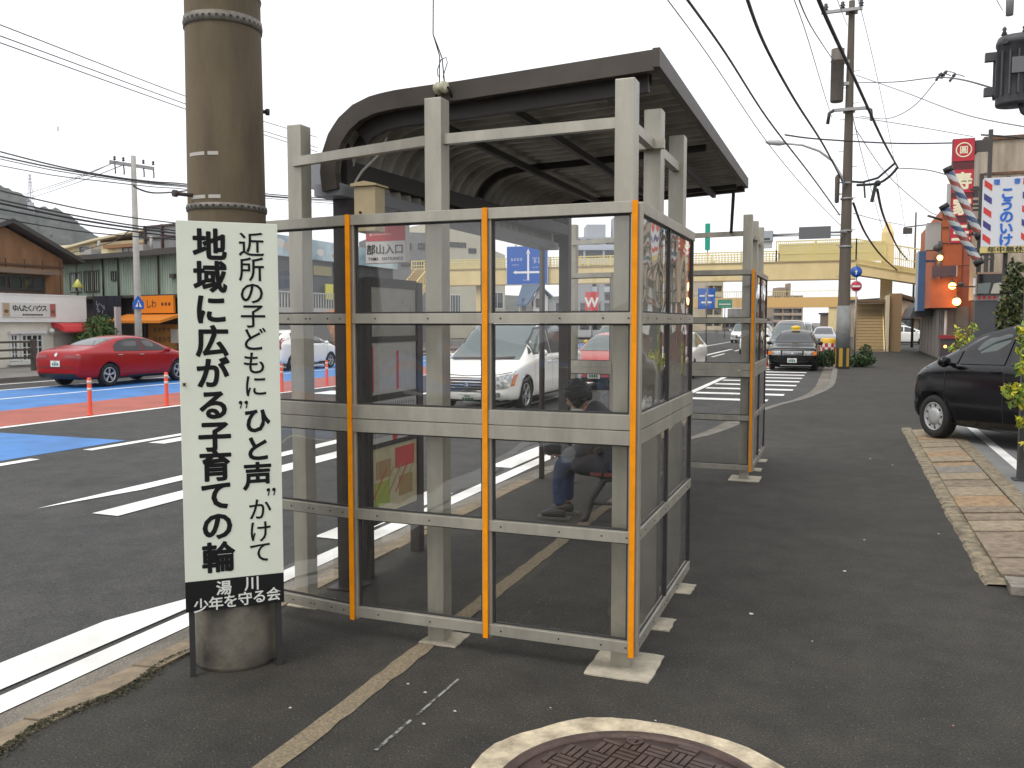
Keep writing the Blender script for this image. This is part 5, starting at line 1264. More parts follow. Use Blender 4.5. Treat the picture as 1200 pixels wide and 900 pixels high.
obj('painted_shapes', mb, [mat('mural_red', (0.5, 0.14, 0.08)), mat('mural_white', (0.6, 0.58, 0.52)), mat('mural_sand', (0.5, 0.36, 0.25))], par)
for x in (335, 403):
    u, z_ = F.uz(x, 345); mb = MB(); pts = [(u - 1.0, -.004, 2.7)] + [(u + math.cos(PI - PI*k/12) * 1.0, -.004, 3.7 + math.sin(PI*k/12) * 1.0) for k in range(13)] + [(u + 1.0, -.004, 2.7)]
    mb.prism(pts, (0, -.05, 0)); obj('arched_door', mb, M_WGL, mu)
r = F.R(366, 312, 387, 323); mb = MB(); F.box(mb, r, .003, .1); obj('signboard', mb, mat('sign_olive', (0.25, 0.22, 0.09), 0.6), mu)
r = F.R(376, 333, 385, 351); mb = MB(); F.box(mb, r, .3, .36); obj('hanging_sign', mb, mat('sign_yellow', (0.66, 0.6, 0.05), 0.5), mu)
mb = MB(); zf0, zf1 = F.uz(370, 362)[1], F.uz(370, 346)[1]
u = 0
while u < F.L: mb.box((u, -1.5, zf0), (u + .05, -1.45, zf1)); u += .28
mb.box((0, -1.52, zf1), (F.L, -1.43, zf1 + .07)); obj('balcony_rail', mb, mat('rail_white', (0.42, 0.42, 0.4), 0.5), mu)
mb = MB(); mb.box((0, -1.7, -.1), (F.L, -.003, F.uz(370, 368)[1])); mb.mi = 1; mb.box((-.02, -1.75, F.uz(370, 367.5)[1]), (F.L, -.003, zf0 - .003)); obj('terrace', mb, [mat('terrace_dark', (0.12, 0.115, 0.11), .8), mat('terrace_white', (0.42, 0.41, 0.39), 0.7)], mu)
mb = MB(); r = F.R(392, 338, 400, 362); F.box(mb, r, 1.55, 1.6); mb.mi = 1; F.box(mb, (r[0] + .3, r[0] + .7, r[2] + .2, r[3] - .2), 1.6, 1.61); mb.mi = 2; r = F.R(401, 344, 413, 364); F.box(mb, r, 1.55, 1.6); mb.mi = 1; F.box(mb, (r[0] + .2, r[1] - .5, r[2] + .5, r[3] - .9), 1.6, 1.61)
obj('rail_banner', mb, [mat('banner_salmon', (0.55, 0.33, 0.25)), mat('banner_red', (0.45, .05, .05)), mat('banner_white', (0.6, .6, .58))], mu)
p0, p1 = D(408, 421, 47), D(392, 378, 47); p0.z = -.02
mb = MB(); mb.tube([p0, p0.lerp(p1, .3), p0.lerp(p1, .7), p1, p1 + (p1 - p0) * .35], [.55, .5, .46, .44, .42], 12); tr = MB()
o = obj('tree_trunk', mb, mat('trunk_orange', (0.36, 0.17, 0.085), 0.9, noise=.4, nscale=3, bump=.8, bscale=8)); o.data.transform(Matrix.Translation(-p0)); o.location = p0
o.name = 'leaning_palm'; tag(o, 'thick leaning orange-brown palm trunk behind the white hatchback', 'palm')

# grey and cream blocks beyond
a = D(455, 378, 70); b = D(527, 378, 72); F = Fac((a.x, a.y), (b.x, b.y)); gg = F.thing('building', 'dull grey block with a small blue sign on its top corner, left of the footbridge', 'building')
zt = F.uz(500, 273)[1]; mb = MB(); mb.box((0, 0, -.1), (F.L, 10, zt)); obj('wall', mb, mat('grey_block', (0.20, 0.20, 0.205), 0.8, noise=.15, nscale=1), gg)
r = F.R(512, 262, 526, 275); mb = MB(); F.box(mb, r, -.3, .1); mb.mi = 1; F.box(mb, (r[0] + .4, r[0] + .7, r[2] + .3, r[3] - .3), .1, .11); obj('roof_sign', mb, [mat('sign_blue', (0.03, 0.16, 0.5), .5), WHITE], gg)
for q in ((470, 285, 482, 292), (490, 285, 502, 292), (470, 305, 482, 312), (490, 305, 502, 312), (513, 281, 517, 288)): window(F, gg, F.R(*q), .08, (1, 0), M_DKFR)
a = D(520, 378, 96); b = D(592, 378, 100); F = Fac((a.x, a.y), (b.x, b.y)); cc = F.thing('building', 'cream building with long dark slit windows behind the footbridge', 'building')
zt = F.uz(540, 262)[1]; mb = MB(); mb.prism([(0, 0, -.1), (F.L, 0, -.1), (F.L, 0, zt - 3.2), (F.L * .74, 0, zt - 2.6), (F.L * .74, 0, zt - .6), (0, 0, zt + .3)], (0, 14, 0)); obj('wall', mb, mat('cream_wall', (0.50, 0.47, 0.38), 0.8, noise=.08, nscale=.6), cc)
for q in ((527, 284, 546, 290), (549, 291, 558, 297), (571, 300, 578, 304), (582, 322, 592, 328)): window(F, cc, F.R(*q), .08, (3, 0), M_DKFR)
for q in ((527, 345, 540, 372), (560, 342, 590, 362)): window(F, cc, F.R(*q), .1, (3, 0))

# white gabled house with a blue roof
a = D(609, 378, 73); b = D(642, 378, 73); F = Fac((a.x, a.y), (b.x, b.y)); wh = F.thing('house', 'small white gabled house with a blue roof under the footbridge', 'house')
u0, z0 = F.uz(625, 352); u1, z1 = F.uz(633, 336); mb = MB(); ue = F.L; mb.prism([(u0, 0, -.1), (ue, 0, -.1), (ue, 0, F.uz(641, 348)[1]), (u1, 0, z1), (u0, 0, z0)], (0, 7, 0)); mb.box((.0, .4, -.1), (u0 - .003, 7, z0 - .5)); obj('wall', mb, mat('house_white', (0.62, 0.61, 0.58), .7), wh)
mb = MB(); mb.prism([(u1, -.3, z1 + .02), (u0 - .5, -.3, z0 - .45), (-.3, .2, z0 - .45), (.2, .4, z1 + .02)], (0, .0, .15)); mb.prism([(u1, -.3, z1 + .02), (u0 - .5, -.3, z0 - .45), (u0 - .5, 7, z0 - .45), (u1, 7, z1 + .02)], (0, 0, .15)); mb.prism([(u1, -.3, z1 + .02), (ue + .4, -.3, F.uz(642, 349)[1]), (ue + .4, 7, F.uz(642, 349)[1]), (u1, 7, z1 + .02)], (0, 0, .15)); obj('roof', mb, mat('roof_blue', (0.10, 0.16, 0.26), .5), wh)
window(F, wh, F.R(628, 350, 637, 360), .08, (1, 0), M_DKFR); window(F, wh, F.R(612, 350, 616, 364), .06, (0, 0), M_DKFR)

# apartment blocks
def apartments(name_label, x0, x1, ytop, depth, m_wall, m_band, floors, bays, ybase=392):
    a = D(x0, 378, depth); b = D(x1, 378, depth); F = Fac((a.x, a.y), (b.x, b.y)); t = F.thing('apartment_block', name_label, 'apartment block')
    zt = F.uz((x0 + x1) / 2, ytop)[1]; mb = MB(); mb.box((0, 1.2, -.1), (F.L, 14, zt)); mb.box((F.L * .3, 3, zt), (F.L * .55, 8, zt + 2)); mb.box((F.L * .65, 3, zt), (F.L * .72, 6, zt + 3)); obj('wall', mb, m_wall, t)
    h = zt / floors
    for k in range(floors):
        mb = MB(); mb.box((0, 0, k * h + .05), (F.L, 1.19, k * h + .2)); mb.box((0, -.02, k * h + .2), (F.L, .1, k * h + h * .42)); obj('balcony', mb, m_band, t)
        for j in range(bays): 
            mb = MB(); u = F.L * (j + .15) / bays; mb.box((u, 1.13, k * h + .3), (u + F.L / bays * .65, 1.196, k * h + h * .86)); obj('window', mb, M_WGL, t)
    for j in range(bays + 1): u = F.L * j / bays; mb = MB(); mb.box((u - .15, .12, 0), (u + .15, 1.198, zt)); obj('pier', mb, m_wall, t)
    return t
apartments('blue-grey apartment block with long balconies behind the footbridge', 662, 752, 277, 125, mat('apt_grey', (0.38, 0.40, 0.44), .8), mat('apt_band', (0.48, 0.52, 0.60), .8), 7, 4)
apartments('brown apartment block far down the road beyond the second footbridge', 906, 940, 346, 210, mat('apt_brown', (0.30, 0.23, 0.17), .8), mat('apt_tan', (0.42, 0.33, 0.25), .8), 5, 3)
apartments('tall tan building far off, seen above the blue signs through the farther windbreak', 826, 846, 322, 180, mat('apt_sand', (0.45, 0.37, 0.25), .8), mat('apt_sand2', (0.5, 0.43, 0.3), .8), 5, 2)
apartments('low grey building at the far road end between the vehicles', 845, 905, 372, 190, mat('apt_far', (0.22, 0.21, 0.2), .8), mat('apt_far2', (0.3, 0.27, 0.25), .8), 2, 6)
apartments('grey building behind the red script sign, beyond the yellow van', 650, 735, 352, 95, mat('apt_mid', (0.30, 0.31, 0.33), .8), mat('apt_mid2', (0.45, 0.46, 0.48), .8), 2, 6)

for lab, x0, x1, yt, dep, c in (('tan shop building across the side street, under the footbridge stairs', 1030, 1150, 352, 92, (.36, .27, .18)), ('low brown building at the far end of the side street', 985, 1036, 368, 120, (.22, .17, .13))):
    a = D(x0, 378, dep); b = D(x1, 378, dep); F = Fac((a.x, a.y), (b.x, b.y)); t = F.thing('building', lab, 'building'); zt = F.uz((x0 + x1) / 2, yt)[1]
    mb = MB(); mb.box((0, 0, -.1), (F.L, 8, zt)); obj('wall', mb, mat('side_wall_%d' % dep, c, .8, noise=.2, nscale=.8), t); mb = MB(); mb.box((-.2, -.4, zt), (F.L + .2, 8.2, zt + .25)); obj('roof', mb, M_TILE, t)
    mb = MB(); mb.prism([(0, -.003, 2.6), (0, -1.2, 2.2), (0, -1.2, 2.1), (0, -.003, 2.4)], (F.L, 0, 0)); obj('awning', mb, mat('awning_rust', (.35, .13, .06), .7), t)
    k = .4
    while k < F.L - 1.2: window(F, t, (k, k + 1.1, .6, 2.0), .07, (1, 0), M_DKFR); k += 1.9

# ================================================================== FOOTBRIDGES
M_YEL = mat('bridge_cream', (0.70, 0.56, 0.285), 0.6, noise=0.08, nscale=1.2, stretch=(1, 1, .4))
M_YEL2 = mat('bridge_rail_cream', (0.66, 0.56, 0.24), 0.55)
fb = thing('footbridge', 'cream yellow pedestrian footbridge crossing the road, with stairs down at the right', 'footbridge', (2.2, 58, 0))
def wobj(nm, mb, m, p): return obj(nm, mb, m, p, world=True)
mb = MB(); mb.box((-30, 58, 4.36), (.5, 60.2, 5.42)); mb.mi = 1; mb.box((-30, 57.94, 5.42), (.5, 60.26, 5.5)); mb.box((-30, 57.94, 4.28), (.5, 58.2, 4.36)); wobj('girder', mb, [M_YEL, mat('bridge_edge', (0.36, 0.28, 0.15), .6)], fb)
def railing(x0, x1, z0a, z1a, z0b, z1b, y, step=.14, name='railing', posts=2.0):
    mb = MB(); n = max(2, int(abs(x1 - x0) / step))
    for k in range(n + 1):
        f = k / n; x = x0 + (x1 - x0) * f; a, b = z0a + (z0b - z0a) * f, z1a + (z1b - z1a) * f; mb.box((x - .016, y - .016, a), (x + .016, y + .016, b))
    mb.bar((x0, y, z1a), (x1, y, z1b), .07, .07); mb.bar((x0, y, z0a + .08), (x1, y, z0b + .08), .05, .05); mb.bar((x0, y, (z0a + z1a) / 2), (x1, y, (z0b + z1b) / 2), .05, .05)
    n = max(1, int(abs(x1 - x0) / posts))
    for k in range(n + 1): f = k / n; x = x0 + (x1 - x0) * f; mb.box((x - .04, y - .04, z0a + (z0b - z0a) * f), (x + .04, y + .04, z1a + (z1b - z1a) * f + .04))
    return wobj(name, mb, M_YEL2, fb)
railing(-30, -4.2, 5.5, 6.15, 5.5, 6.15, 58.05, .2); railing(-30, -4.2, 5.5, 6.15, 5.5, 6.15, 60.1, .2)
railing(-4.2, .5, 5.5, 6.75, 5.5, 6.75, 58.05, .12); railing(-4.2, 2.2, 5.5, 6.75, 5.5, 6.75, 60.1, .12)
mb = MB(); mb.box((-4.2, 60.12, 5.55), (2.2, 60.15, 6.7)); wobj('screen', mb, mat('screen_yellow', (0.62, 0.56, 0.33), .5), fb)
# upper flight falling to the right, landing, lower flight, pillars
def flight(p0, p1, wdir, width, n, name):
    mb = MB(); p0 = Vector(p0); p1 = Vector(p1); d = p1 - p0; h = Vector((d.x, d.y, 0)); w_ = Vector(wdir) * width
    for k in range(n):
        q = p0 + Vector((h.x * k / n, h.y * k / n, d.z * (k + (1 if d.z > 0 else 0)) / n)); st = h / n
        a = [q, q + st, q + st + w_, q + w_]; mb.prism([v + Vector((0, 0, -.02)) for v in a], (0, 0, .02)); r0 = q if d.z > 0 else q + st
        mb.mi = 1; mb.prism([r0, r0 + w_, r0 + w_ + Vector((0, 0, -abs(d.z) / n - .02)), r0 + Vector((0, 0, -abs(d.z) / n - .02))], h.normalized() * .02); mb.mi = 0
    for o_ in (Vector((0, 0, 0)), w_):
        e = o_.normalized() * -.0 
        mb.prism([p0 + o_ + Vector((0, 0, .12)), p1 + o_ + Vector((0, 0, .12)), p1 + o_ + Vector((0, 0, -.32)), p0 + o_ + Vector((0, 0, -.32))], Vector(wdir) * (.06 if o_.length else -.06))
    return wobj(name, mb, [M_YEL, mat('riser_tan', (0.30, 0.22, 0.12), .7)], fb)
flight((.5, 58.15, 5.46), (5.4, 58.15, 4.45), (0, 1, 0), 1.9, 8, 'stair_flight'); railing(.5, 5.4, 5.2, 6.75, 4.2, 5.75, 58.05, .11); mb = MB(); mb.prism([(.5, 58.1, 5.3), (5.4, 58.1, 4.3), (5.4, 58.1, 3.75), (.5, 58.1, 4.6)], (0, 1.9, 0)); wobj('beam', mb, M_YEL, fb)
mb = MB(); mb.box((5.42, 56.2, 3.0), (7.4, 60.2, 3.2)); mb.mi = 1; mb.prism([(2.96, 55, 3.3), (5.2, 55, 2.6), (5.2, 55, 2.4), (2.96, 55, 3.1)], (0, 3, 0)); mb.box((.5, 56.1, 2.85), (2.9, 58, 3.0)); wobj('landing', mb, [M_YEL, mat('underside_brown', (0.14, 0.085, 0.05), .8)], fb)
flight((.55, 53.7, 0), (.55, 57.6, 2.4), (1, 0, 0), 1.5, 14, 'stair_flight')
mb = MB(); mb.box((.45, 57.6, 0), (2.3, 58, 2.8)); wobj('landing_wall', mb, mat('wall_tan', (0.40, 0.30, 0.16), .8), fb)
mb = MB(); mb.box((2.16, 53.9, 0), (2.3, 57.6, 3.2)); mb.mi = 1; mb.box((2.31, 54.2, 0), (2.95, 55.0, 3.3)); wobj('pillar', mb, [mat('pillar_pale', (0.6, 0.52, 0.36), .7), mat('pillar_brown', (0.30, 0.20, 0.10), .7)], fb)
mb = MB(); mb.box((2.0, 60.3, 0), (2.7, 61, 7.3)); mb.prism([(2.0, 60.3, 7.301), (2.7, 60.3, 7.301), (2.5, 60.5, 7.9), (2.2, 60.5, 7.9)], (0, .5, 0)); wobj('pillar', mb, M_YEL, fb)
mb = MB(); mb.box((-25, 58.4, 0), (-24.2, 59.8, 4.3)); wobj('pillar', mb, M_YEL, fb)
flight((-29.6, 58.0, 5.46), (-29.6, 49.5, 0.5), (1, 0, 0), 1.8, 26, 'stair_flight')
mb = MB(); n = 26
for k in range(n): f = k / n; y = 58 - 8.5 * f; z_ = 5.46 - 4.96 * f; mb.box((-27.75, y - .02, z_), (-27.71, y + .02, z_ + 1.1))
mb.bar((-27.73, 58, 6.56), (-27.73, 49.5, 1.6), .07, .07); wobj('railing', mb, M_YEL2, fb)

f2 = thing('footbridge', 'second, more distant orange-cream footbridge over the far end of the road', 'footbridge', (-2, 126, 0))
mb = MB(); mb.box((-27, 126, 3.72), (1.5, 128, 5.1)); wobj('girder', mb, mat('bridge_far', (0.64, 0.40, 0.15), .6), f2)
p = onY(976, 378, 126); mb = MB(); mb.box((p.x - .6, 126.2, -.1), (p.x + .6, 127.6, 3.72)); wobj('pillar', mb, M_YEL, f2)
mb = MB()
for k in range(95): mb.box((-27 + .3 * k, 126.05, 5.1), (-26.95 + .3 * k, 126.1, 5.9))
mb.box((-27, 126.04, 5.9), (1.5, 126.12, 5.98)); wobj('railing', mb, M_YEL2, f2)

# big blue direction sign on the footbridge
a, b = onY(594, 289, 57.8), onY(642, 333, 57.8); ds = thing('direction_sign', 'large blue direction sign with white crossing arrows fixed to the near footbridge', 'road sign', ((a.x + b.x) / 2, 57.8, b.z))
W, H = b.x - a.x, a.z - b.z; M_SBLUE = mat('sign_blue2', (0.012, 0.10, 0.42), .35)
mb = MB(); mb.box((-W/2, -.05, 0), (W/2, .05, H)); mb.mi = 1; mb.box((-W/2 + .03, -.053, .03), (W/2 - .03, -.0505, H - .03)); obj('panel', mb, [mat('sign_edge', (0.5, .52, .56), .4), M_SBLUE], ds)
mb = MB(); y = -.057; mb.box((.02, y, .3), (.16, y + .003, H * .82)); mb.prism([(.09, y, H * .93), (-.06, y, H * .80), (.24, y, H * .80)], (0, .003, 0)); mb.box((-.8, y - .001, H * .29), (1.0, y + .002, H * .29 + .14))
mb.prism([(-1.05, y, H * .32), (-.8, y, H * .27), (-.8, y, H * .37)], (0, .003, 0)); mb.prism([(1.25, y, H * .32), (1.0, y, H * .27), (1.0, y, H * .37)], (0, .003, 0)); obj('arrow', mb, WHITE, ds)
mb = MB(); rr_ = random.Random(6)
for (u0, zc, n, s_) in ((-1.2, .62, 4, .2), (-1.1, .50, 5, .09), (.4, .66, 4, .12), (.5, .55, 2, .28), (.4, .43, 5, .08), (-.3, .1, 6, .08)):
    for k in range(n):
        for j in range(4):
            x = u0 + k * s_ * 1.15; zz = H * zc + j * s_ * .25; mb.box((x, y, zz), (x + s_ * rr_.uniform(.5, .95), y + .003, zz + s_ * .11))
obj('lettering', mb, mat('sign_white2', (0.62, .64, .68), .5), ds)
mb = MB()
for s_ in (-.9, .9): mb.box((s_ - .05, .05, .2), (s_ + .05, .2, H + .1))
obj('bracket', mb, STEEL, ds)
def plate_sign(name, label, x0, y0, x1, y1, Y, m, cat='sign', marks=None, m2=None, post=True, stripes=0):
    a, b = onY(x0, y0, Y), onY(x1, y1, Y); t = thing(name, label, cat, ((a.x + b.x) / 2, Y, b.z if not post else 0)); o = 0 if not post else b.z
    W, H = b.x - a.x, a.z - b.z; mb = MB(); mb.box((-W/2, -.04, o), (W/2, .04, o + H), bevel=.01); obj('panel', mb, m, t)
    if post: mb = MB(); mb.cyl((0, .09, -.15), (0, .09, o + H), .06, n=10); obj('post', mb, STEEL, t)
    if marks:
        mb = MB()
        for u0, u1, w0, w1 in marks: mb.box((-W/2 + W * u0, -.046, o + H * w0), (-W/2 + W * u1, -.0405, o + H * w1))
        obj('marking', mb, m2, t)
    return t
plate_sign('direction_sign', 'blue direction signs seen through the farther windbreak, left of the green sign', 818, 338, 838, 362, 100, M_SBLUE, 'road sign', [(.45, .52, .2, .8), (.2, .8, .28, .36), (.1, .4, .6, .68), (.6, .9, .6, .68)], WHITE)
plate_sign('direction_sign', 'green direction sign seen through the farther windbreak, right of the blue signs', 841, 351, 858, 361, 104, mat('sign_green', (0.01, 0.22, 0.12), .4), 'road sign', [(.1, .9, .4, .5)], WHITE)
t = plate_sign('shop_sign', 'tall narrow teal sign rising above the footbridge', 826.5, 262, 832, 293, 75, mat('sign_teal', (0.0, 0.30, 0.20), .4), 'sign')
t = plate_sign('shop_sign', 'red sign with white script above the red small car', 686, 342, 701, 364, 80, mat('sign_red3', (0.60, .03, .03), .4), 'sign')
W_ = MB(); p = onY(694, 354, 79.9); text(W_, 'W', (0, -.05, p.z), XD, YD, 1.25, .04); o = obj('lettering', W_, WHITE, t)
plate_sign('street_sign', 'small green street sign on a slim post beyond the shelter', 667, 313, 677, 322, 45, mat('sign_green2', (0.0, .25, .16), .4), 'sign', [(.25, .5, .35, .7)], WHITE)

# ================================================================== RIGHT-HAND POLE WITH ITS EQUIPMENT
M_POLE2 = mat('pole_concrete_dark', (0.105, 0.087, 0.068), 0.85, noise=.2, nscale=4, stretch=(1, 1, .15))
RX, RY = -.07, 33.6; mdep = 31.4
def Z(y, d=mdep): return EYE + (HOR - y) * d / F_PX
rp = thing('utility_pole', 'tall concrete utility pole with crossarms on the sidewalk kerb beyond the taxi', 'utility pole', (RX, RY, 0), 0, 'utility poles')
mb = MB(); mb.lathe([(.235 - .0105 * k, k) for k in (0, 2, 4, 6, 8, 10, 12, Z(12))], n=24); obj('shaft', mb, M_POLE2, rp)
mb = MB(); mb.lathe([(.225, .75), (.25, .75), (.235, 2.25), (.2, 2.25)], n=24, closed=True); obj('sleeve', mb, mat('sleeve_grey', (0.20, .205, .20), .6, noise=.15, nscale=6), rp)
mb = MB(); 
for k in range(12):
    a0, a1 = 2*PI*k/12, 2*PI*(k+1)/12; mb.mi = k % 2
    mb.prism([(math.cos(a0) * .235, math.sin(a0) * .235, .08), (math.cos(a1) * .235, math.sin(a1) * .235, .08), (math.cos(a1) * .25, math.sin(a1) * .25, .08), (math.cos(a0) * .25, math.sin(a0) * .25, .08)], (0, 0, .66))
obj('warning_wrap', mb, [mat('wrap_yellow', (0.36, .22, .015), .5), BLACK], rp)
for y, x0, x1 in ((24, -1.0, .35), (135, -.55, .6)):
    mb = MB(); mb.box((x0, -.30, Z(y) - .05), (x1, -.2, Z(y) + .05)); mb.box((-.2, -.25, Z(y) - .04), (.2, .2, Z(y) + .04)); obj('crossarm', mb, STEEL, rp)
for x in (-.85, -.3, .3):
    mb = MB(); mb.lathe([(.02, 0), (.09, .03), (.05, .08), (.10, .12), (.05, .17), (.07, .22), (.02, .26)], o=(x, -.25, Z(24) + .05), n=12); obj('insulator', mb, mat('insulator_dark', (.05, .045, .045), .3), rp)
for x in (-.5, .55):
    mb = MB(); mb.tube([(x, -.25, Z(135)), (x + .15 * (1 if x > 0 else -1), -.3, Z(138)), (x + .2 * (1 if x > 0 else -1), -.25, Z(150))], .06, 8); obj('insulator', mb, MATS['insulator_dark'], rp)
mb = MB()
for k in range(14): s_ = 1 if k % 2 else -1; mb = MB(); mb.cyl((0, 0, 3.3 + k * .55), (s_ * .32, 0, 3.3 + k * .55), .012, n=6); obj('step_bolt', mb, STEEL, rp)
mb = MB(); 
for y in (235, 272, 290): mb.lathe([(.19, -.03), (.215, -.03), (.215, .03), (.19, .03)], o=(0, 0, Z(y)), n=20, closed=True)
obj('band', mb, STEEL, rp)
mb = MB(); mb.tube([(0, 0, Z(215)), (.5, 0, Z(217)), (1.0, -.0, Z(213)), (1.55, 0, Z(197))], .04, 8); mb.bar((.55, 0, Z(217)), (.6, 0, Z(235)), .06, .05); mb.bar((.95, 0, Z(218)), (.82, 0, Z(240)), .12, .1); mb.sphere((1.0, 0, Z(219)), .11); obj('cable_bracket', mb, WIRE, rp)
# transformer can and small arrester hang on the pole
c = Vector((RX - .42, RY - .15, 0)); tf = thing('transformer', 'grey-brown pole transformer can on the left side of the tall pole', 'transformer', (c.x, c.y, Z(125)), 0, None)
h = Z(64) - Z(125); mb = MB(); mb.lathe([(.01, 0), (.2, .0), (.22, .04), (.22, h * .74), (.235, h * .745), (.235, h * .76), (.22, h * .77), (.22, h * .97), (.01, h)], n=24); obj('tank', mb, mat('can_brown', (.11, .092, .075), .6, noise=.2, nscale=4), tf)
mb = MB(); mb.box((.15, .0, h * .3), (.4, .12, h * .36)); mb.box((.15, .0, h * .7), (.4, .12, h * .76)); obj('bracket', mb, STEEL, tf)
t = thing('cable_closure', 'slim grey cable closure clamped to the left of the tall pole', 'cable box', (RX - .33, RY - .1, Z(240))); h = Z(207) - Z(240)
mb = MB(); mb.lathe([(.02, 0), (.075, .03), (.085, h * .9), (.02, h)], n=14); obj('case', mb, M_POLE2, t)
mb = MB(); mb.box((.05, .03, h * .3), (.3, .07, h * .34)); mb.box((.05, .03, h * .7), (.3, .07, h * .74)); obj('bracket', mb, STEEL, t)
# street lamp on a curved arm
sl_ = thing('street_lamp', 'street lamp head on a curved arm reaching left over the road from the tall pole', 'street lamp', (RX, RY - .22, Z(214)))
def lp(x, y): p = onY(x, y, RY - .25); return Vector((p.x - RX, -.03, p.z - Z(214)))
mb = MB(); mb.tube([lp(990, 220), lp(985, 205), lp(975, 188), lp(960, 177), lp(940, 170), lp(918, 168)], [.045, .045, .042, .04, .036, .034], 8); mb.bar((-.08, -.03, -.1), (.1, .06, -.1), .06); obj('arm', mb, STEEL, sl_)
mb = MB(); a, b = lp(920, 168), lp(897, 166.5); mb.tube([a, a.lerp(b, .3), a.lerp(b, .8), b], [.05, .1, .085, .03], 10); obj('lamp_head', mb, mat('lamp_grey', (.38, .38, .38), .4), sl_)
# mast arm with traffic signals seen from the side/back
ma = thing('traffic_signal', 'traffic signal on a long mast arm reaching over the road from the tall pole', 'traffic light', (RX, RY - .2, Z(277)))
def mp(x, y, dy=-.1): p = onY(x, y, RY - .3); return Vector((p.x - RX, dy, p.z - Z(277)))
mb = MB(); mb.tube([mp(987, 272), mp(940, 273.5), mp(892, 276)], .035, 8); mb.tube([mp(987, 275.5), mp(940, 276), mp(900, 277)], .022, 8); mb.bar((-.1, -.1, .12), (.1, .15, .12), .08); obj('mast_arm', mb, STEEL, ma)
mb = MB(); a, b = mp(886, 271), mp(906, 283); mb.box((a.x, -.22, b.z), (b.x, -.02, a.z), bevel=.03); mb.mi = 1; mb.cyl(mp(891, 279, -.215), mp(891, 279, -.25), .05); mb.box((a.x + .05, -.224, b.z + .05), (b.x - .1, -.2205, b.z + .12)); obj('signal_housing', mb, [mat('signal_grey', (.33, .36, .39), .5), M_DKFR], ma)
mb = MB(); a, b = mp(886, 283.5), mp(905, 291); mb.box((a.x, -.15, b.z), (b.x, -.1, a.z)); obj('signal_plate', mb, mat('plate_pale', (.45, .45, .44), .5), ma)
t = thing('road_sign', 'plain grey back of a road sign on the mast arm', 'road sign', tuple(Vector((RX, RY - .2, Z(277))) + mp(955, 280))); a, b = mp(936.5, 266.5), mp(973.5, 279.5); c = mp(955, 280)
mb = MB(); mb.box((a.x - c.x, -.10, b.z - c.z), (b.x - c.x, -.07, a.z - c.z)); obj('panel', mb, mat('back_grey', (.12, .12, .125), .5), t)
mb = MB()
for f in (.3, .7): mb.box((a.x - c.x, -.068, (b.z + (a.z - b.z) * f) - c.z - .02), (b.x - c.x, -.045, (b.z + (a.z - b.z) * f) - c.z + .02))
obj('stiffener', mb, STEEL, t)
# round signs on a post right of the pole
for nm, lab, y, m, kind in (('road_sign', 'round blue road sign above the red one, right of the tall pole', 318.5, M_SBLUE, 0), ('road_sign', 'round red road sign with a white bar below the blue one', 335.5, mat('sign_red4', (.5, .02, .05), .4), 1)):
    p = onY(1003.5, y, 36); t = thing(nm, lab, 'road sign', (p.x, 36, p.z)); mb = MB(); R4 = Matrix.Rotation(PI/2, 4, 'X'); mb.lathe([(.001, 0), (.21, 0), (.21, .02), (.001, .02)], mx=R4, n=28); obj('disc', mb, m, t)
    mb = MB()
    if kind: mb.box((-.14, -.025, -.035), (.14, -.0205, .035)); mb.lathe([(.185, .021), (.2, .021), (.2, .024), (.185, .024)], mx=R4, n=28, closed=True)
    else: mb.prism([(0, -.021, .08), (-.06, -.021, .0), (.06, -.021, 0)], (0, -.004, 0)); mb.box((-.02, -.025, -.1), (.02, -.0205, 0))
    obj('symbol', mb, WHITE, t)
    if kind: mb = MB(); mb.cyl((0, .04, -p.z), (0, .04, .62), .03, n=10); obj('post', mb, STEEL, t)
# shrubs at the pole foot
def shrub(name, label, c, blobs, n, size, seed, mats_, stems=None, group=None, cat='shrub'):
    t = thing(name, label, cat, c, 0, group); mb = MB(); leaves(mb, blobs, n, size, seed); obj('foliage', mb, mats_, t, recalc=False)
    mb = MB()
    for s_ in (stems or [((0, 0, 0), (0, 0, .3), .03)]): mb.tube([s_[0], Vector(s_[0]).lerp(Vector(s_[1]), .5) + Vector((.02, 0, 0)), s_[1]], [s_[2], s_[2] * .8, s_[2] * .4], 6)
    obj('stem', mb, M_BARK, t); return t
shrub('shrub', 'dark green shrub on the road side of the tall pole foot', (-.62, 34.6, 0), [((0, 0, .32), (.36, .36, .32)), ((-.2, .1, .2), (.3, .3, .2)), ((.12, -.1, .46), (.2, .2, .2))], 1300, .065, 1, LEAF_G)
shrub('shrub', 'low dark green shrub right of the tall pole foot', (.62, 35.2, 0), [((0, 0, .25), (.5, .4, .24)), ((.1, .1, .55), (.24, .26, .28)), ((-.2, -.15, .2), (.36, .3, .2))], 1400, .065, 2, LEAF_G)
